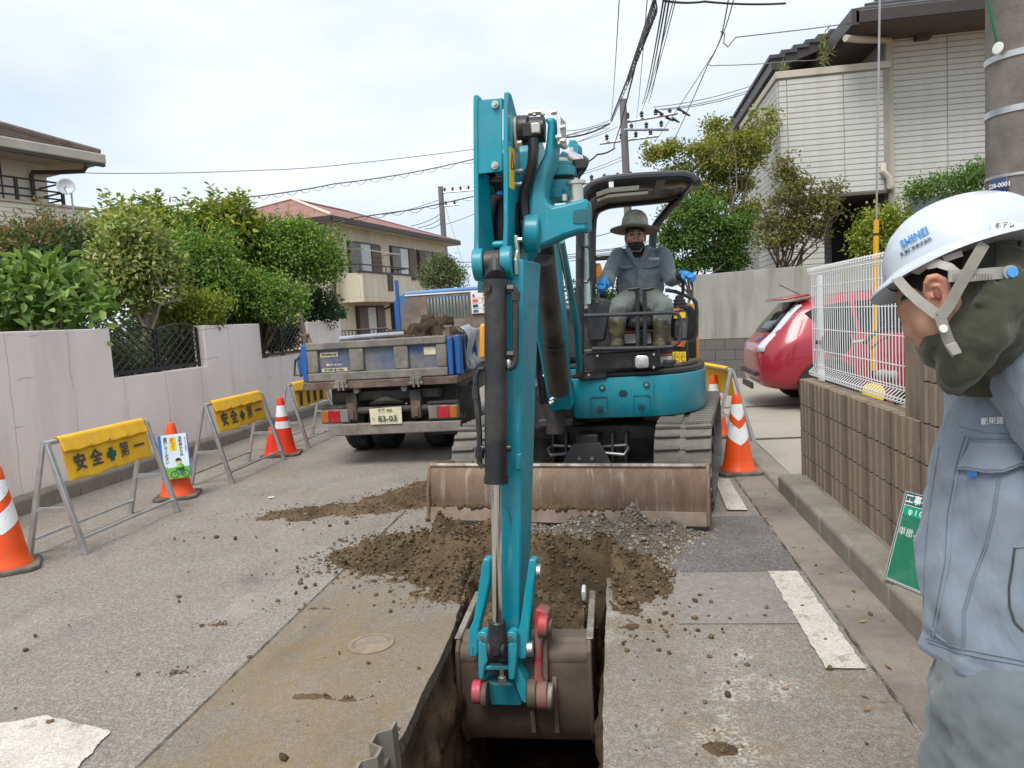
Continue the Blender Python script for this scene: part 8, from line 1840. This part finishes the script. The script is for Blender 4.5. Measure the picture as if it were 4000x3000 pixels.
# chest pocket flap, slightly lifted
b=MB(); fl=[(762,38),(1060,42),(1060,150),(1000,160),(935,190),(700,182)]
top=[(762+(298)*u,38+4*u) for u in [i/12 for i in range(13)]]; bot=[(700,182),(740,184),(780,186),(820,187),(860,188),(900,189),(935,190),(960,180),(985,168),(1005,160),(1025,157),(1045,154),(1060,152)]
def flp(u,v):
    i=u*12; j=int(min(i,11)); t=i-j; tx=top[j][0]*(1-t)+top[j+1][0]*t; ty=top[j][1]*(1-t)+top[j+1][1]*t; bx_=bot[j][0]*(1-t)+bot[j+1][0]*t; by=bot[j][1]*(1-t)+bot[j+1][1]*t
    return on(JB,*k5(tx*(1-v)+bx_*v,ty*(1-v)+by*v),.003+.006*v)
b.grid(flp,24,10); fl_=b.build('pocket_flap','jacket_blue',jac,thick=.003,ang=180)
line_on([(702,178),(820,183),(930,186),(1000,157),(1050,150)],.001,'seam','seam',jac,.0115); line_on([(706,165),(820,170),(925,173),(995,146),(1050,138)],.0009,'seam','seam',jac,.0105); line_on([(740,14),(1060,20)],.0014,'seam','seam',jac,.002)
quad_on(jac,'blue_tag','print_blue',JB,[(757,183),(800,185),(796,206),(755,204)],k5,.009,2); p=on(JB,*k5(1013,113),.010); b=MB(); b.lathe([(.0035,0),(.0055,0),(.0055,.002),(.0035,.002)],16,M=Matrix.Translation(p)@(-cf).to_track_quat('Z','Y').to_matrix().to_4x4()); b.build('eyelet','zinc',jac)
print_on('embroidery','新栄建設㈱',49,'print_white',jac,JB,1010,1568,3,k4,off=.004,bold=.8)
line_on([(850,1300),(1000,1245),(1161,1190)],.0013,'seam','seam',jac,.001,k4) if 0 else None
line_on([(740,1600),(900,1640),(1161,1655)],.0012,'seam','seam',jac,.001,k4)
# stand collar round the neck warmer and the near shoulder with its sleeve
b=MB(); limb(b,[w5(1130,-330,1.30),w5(1330,150,1.25),w5(1400,560,1.17)],[.098,.072,.055],18); b.build('sleeve','jacket_blue',jac,remesh=.01,sm=4,disp=[(.08,.03)]); 
hand(w5(1420,640,1.15),V(-.1,0,-1),V(.3,-.9,0),'skin','hand',1,wk)
b=MB(); limb(b,[w5(880,-330,1.60),w5(800,150,1.66),w5(860,520,1.62)],[.095,.07,.055],18); b.build('sleeve','jacket_blue',jac,remesh=.01,sm=4,disp=[(.08,.03)])
hand(w5(880,600,1.60),V(.1,0,-1),V(-.3,.9,0),'skin','hand',-1,wk)
# undershirt showing below the hem, trousers, boots
b=MB(); b.loft([jring(y,xe,1.42,1000,.2,.15,0,.3) for y,xe in ((1060,590),(1170,600),(1195,610))],True)
for p in b.v:
    rx=(p-w5(520,1000,1.42)).dot(Vector((cr.x,cr.y,0)).normalized()); p.z-=max(0,rx)*.46-.012
b.build('undershirt','undershirt',wk,ang=180)
b=MB(); rt_=Vector((cr.x,cr.y,0)).normalized(); bk3=V(-rt_.y,rt_.x,0)
def tr(x,y,D): return w5(x,y,D)
b.loft([oval(tr(935,1090,1.42),.12,.11),oval(tr(925,1200,1.42),.122,.112),oval(tr(905,1330,1.42),.126,.112),oval(tr(895,1420,1.42),.12,.10)])
k1=tr(690,1480,1.36); k2=tr(905,1480,1.36)
limb(b,[tr(775,1290,1.46),V(tr(735,1560,1.47).x,tr(720,1560,1.47).y,.46),V(.64,1.55,.10)],[.085,.084,.066],18); limb(b,[tr(990,1340,1.37),V(tr(975,1560,1.36).x,tr(975,1560,1.36).y,.46),V(.80,1.38,.10)],[.112,.098,.07],18)
b.build('trousers','trouser_grey',wk,remesh=.008,sm=14,disp=[(.14,.026),(.045,.018)])
for x,y in ((.64,1.55),(.80,1.38)):
    b=MB(); b.sph(V(x,y,.05)+fd*.06,(.13,.055,.05),q=Matrix((fd,ld,V(0,0,1))).transposed()); b.tube([(x,y,.04),(x,y,.16)],.06,12); b.build('boot','boot',wk,remesh=.008,sm=3)
# ================================================================ green site board leaning on the wall
BL,BR=gr(1910,1250,.142),gr(2004,1290,.142); bb=(BR-BL).normalized()
dr_=ray(1958,1060); t_=((BL-C_).dot(bb))/dr_.dot(bb); TL=C_+dr_*t_; ee=(TL-BL); Hh=ee.length; ee=ee.normalized(); bn_=bb.cross(ee).normalized()
if bn_.dot(cf)>0: bn_=-bn_
Wb=Hh*1.15
sb2=thing('site_board','green site information board leaning against the ribbed wall','board',tuple(BL))
def bp(u,v,o=0): return BL+bb*u*Wb+ee*v*Hh+bn_*o
def bquad(nm,mat,u0,u1,v0,v1,o,par=sb2,t=.001):
    b=MB(); b.prism([bp(u0,v0,o),bp(u1,v0,o),bp(u1,v1,o),bp(u0,v1,o)],bn_*t); return b.build(nm,mat,par)
bquad('panel','board_dark',0,1,0,1,-.012,t=.012)
for u0,u1,v0,v1 in ((0,.012,0,1),(.988,1,0,1),(.0125,.9875,0,.014),(.0125,.9875,.986,1)): bquad('frame','aluminium',u0,u1,v0,v1,-.016,t=.022)
bquad('writing_area','board_green',.015,.985,.016,.84,.0005,t=.0008); bquad('heading','board_dark',.015,.985,.86,.984,.0005,t=.0008)
for u0,u1,v0,v1 in ((.015,.985,.848,.855),(.30,.306,.856,.984),(.022,.026,.02,.98),(.022,.98,.02,.025)): bquad('rule','print_white',u0,u1,v0,v1,.002,t=.0006)
bquad('strip','board_bright',.03,.98,.74,.842,.0025); bquad('strip','board_bright',.32,.98,.50,.735,.0025)
text('lettering','工事名',Hh*.105,'print_white',sb2,bp(.16,.92,.002),bb,ee,bold=.001); text('lettering','印西市',Hh*.10,'print_white',sb2,bp(.45,.92,.002),bb,ee,bold=.001)
text('lettering','φ 1 0 0',Hh*.085,'print_white',sb2,bp(.20,.79,.0045),bb,ee,bold=.0006); text('lettering','単撤-1',Hh*.10,'chalk',sb2,bp(.15,.56,.0025),bb,ee)
for o in scn.objects:
    if '_local' in o: del o['_local']
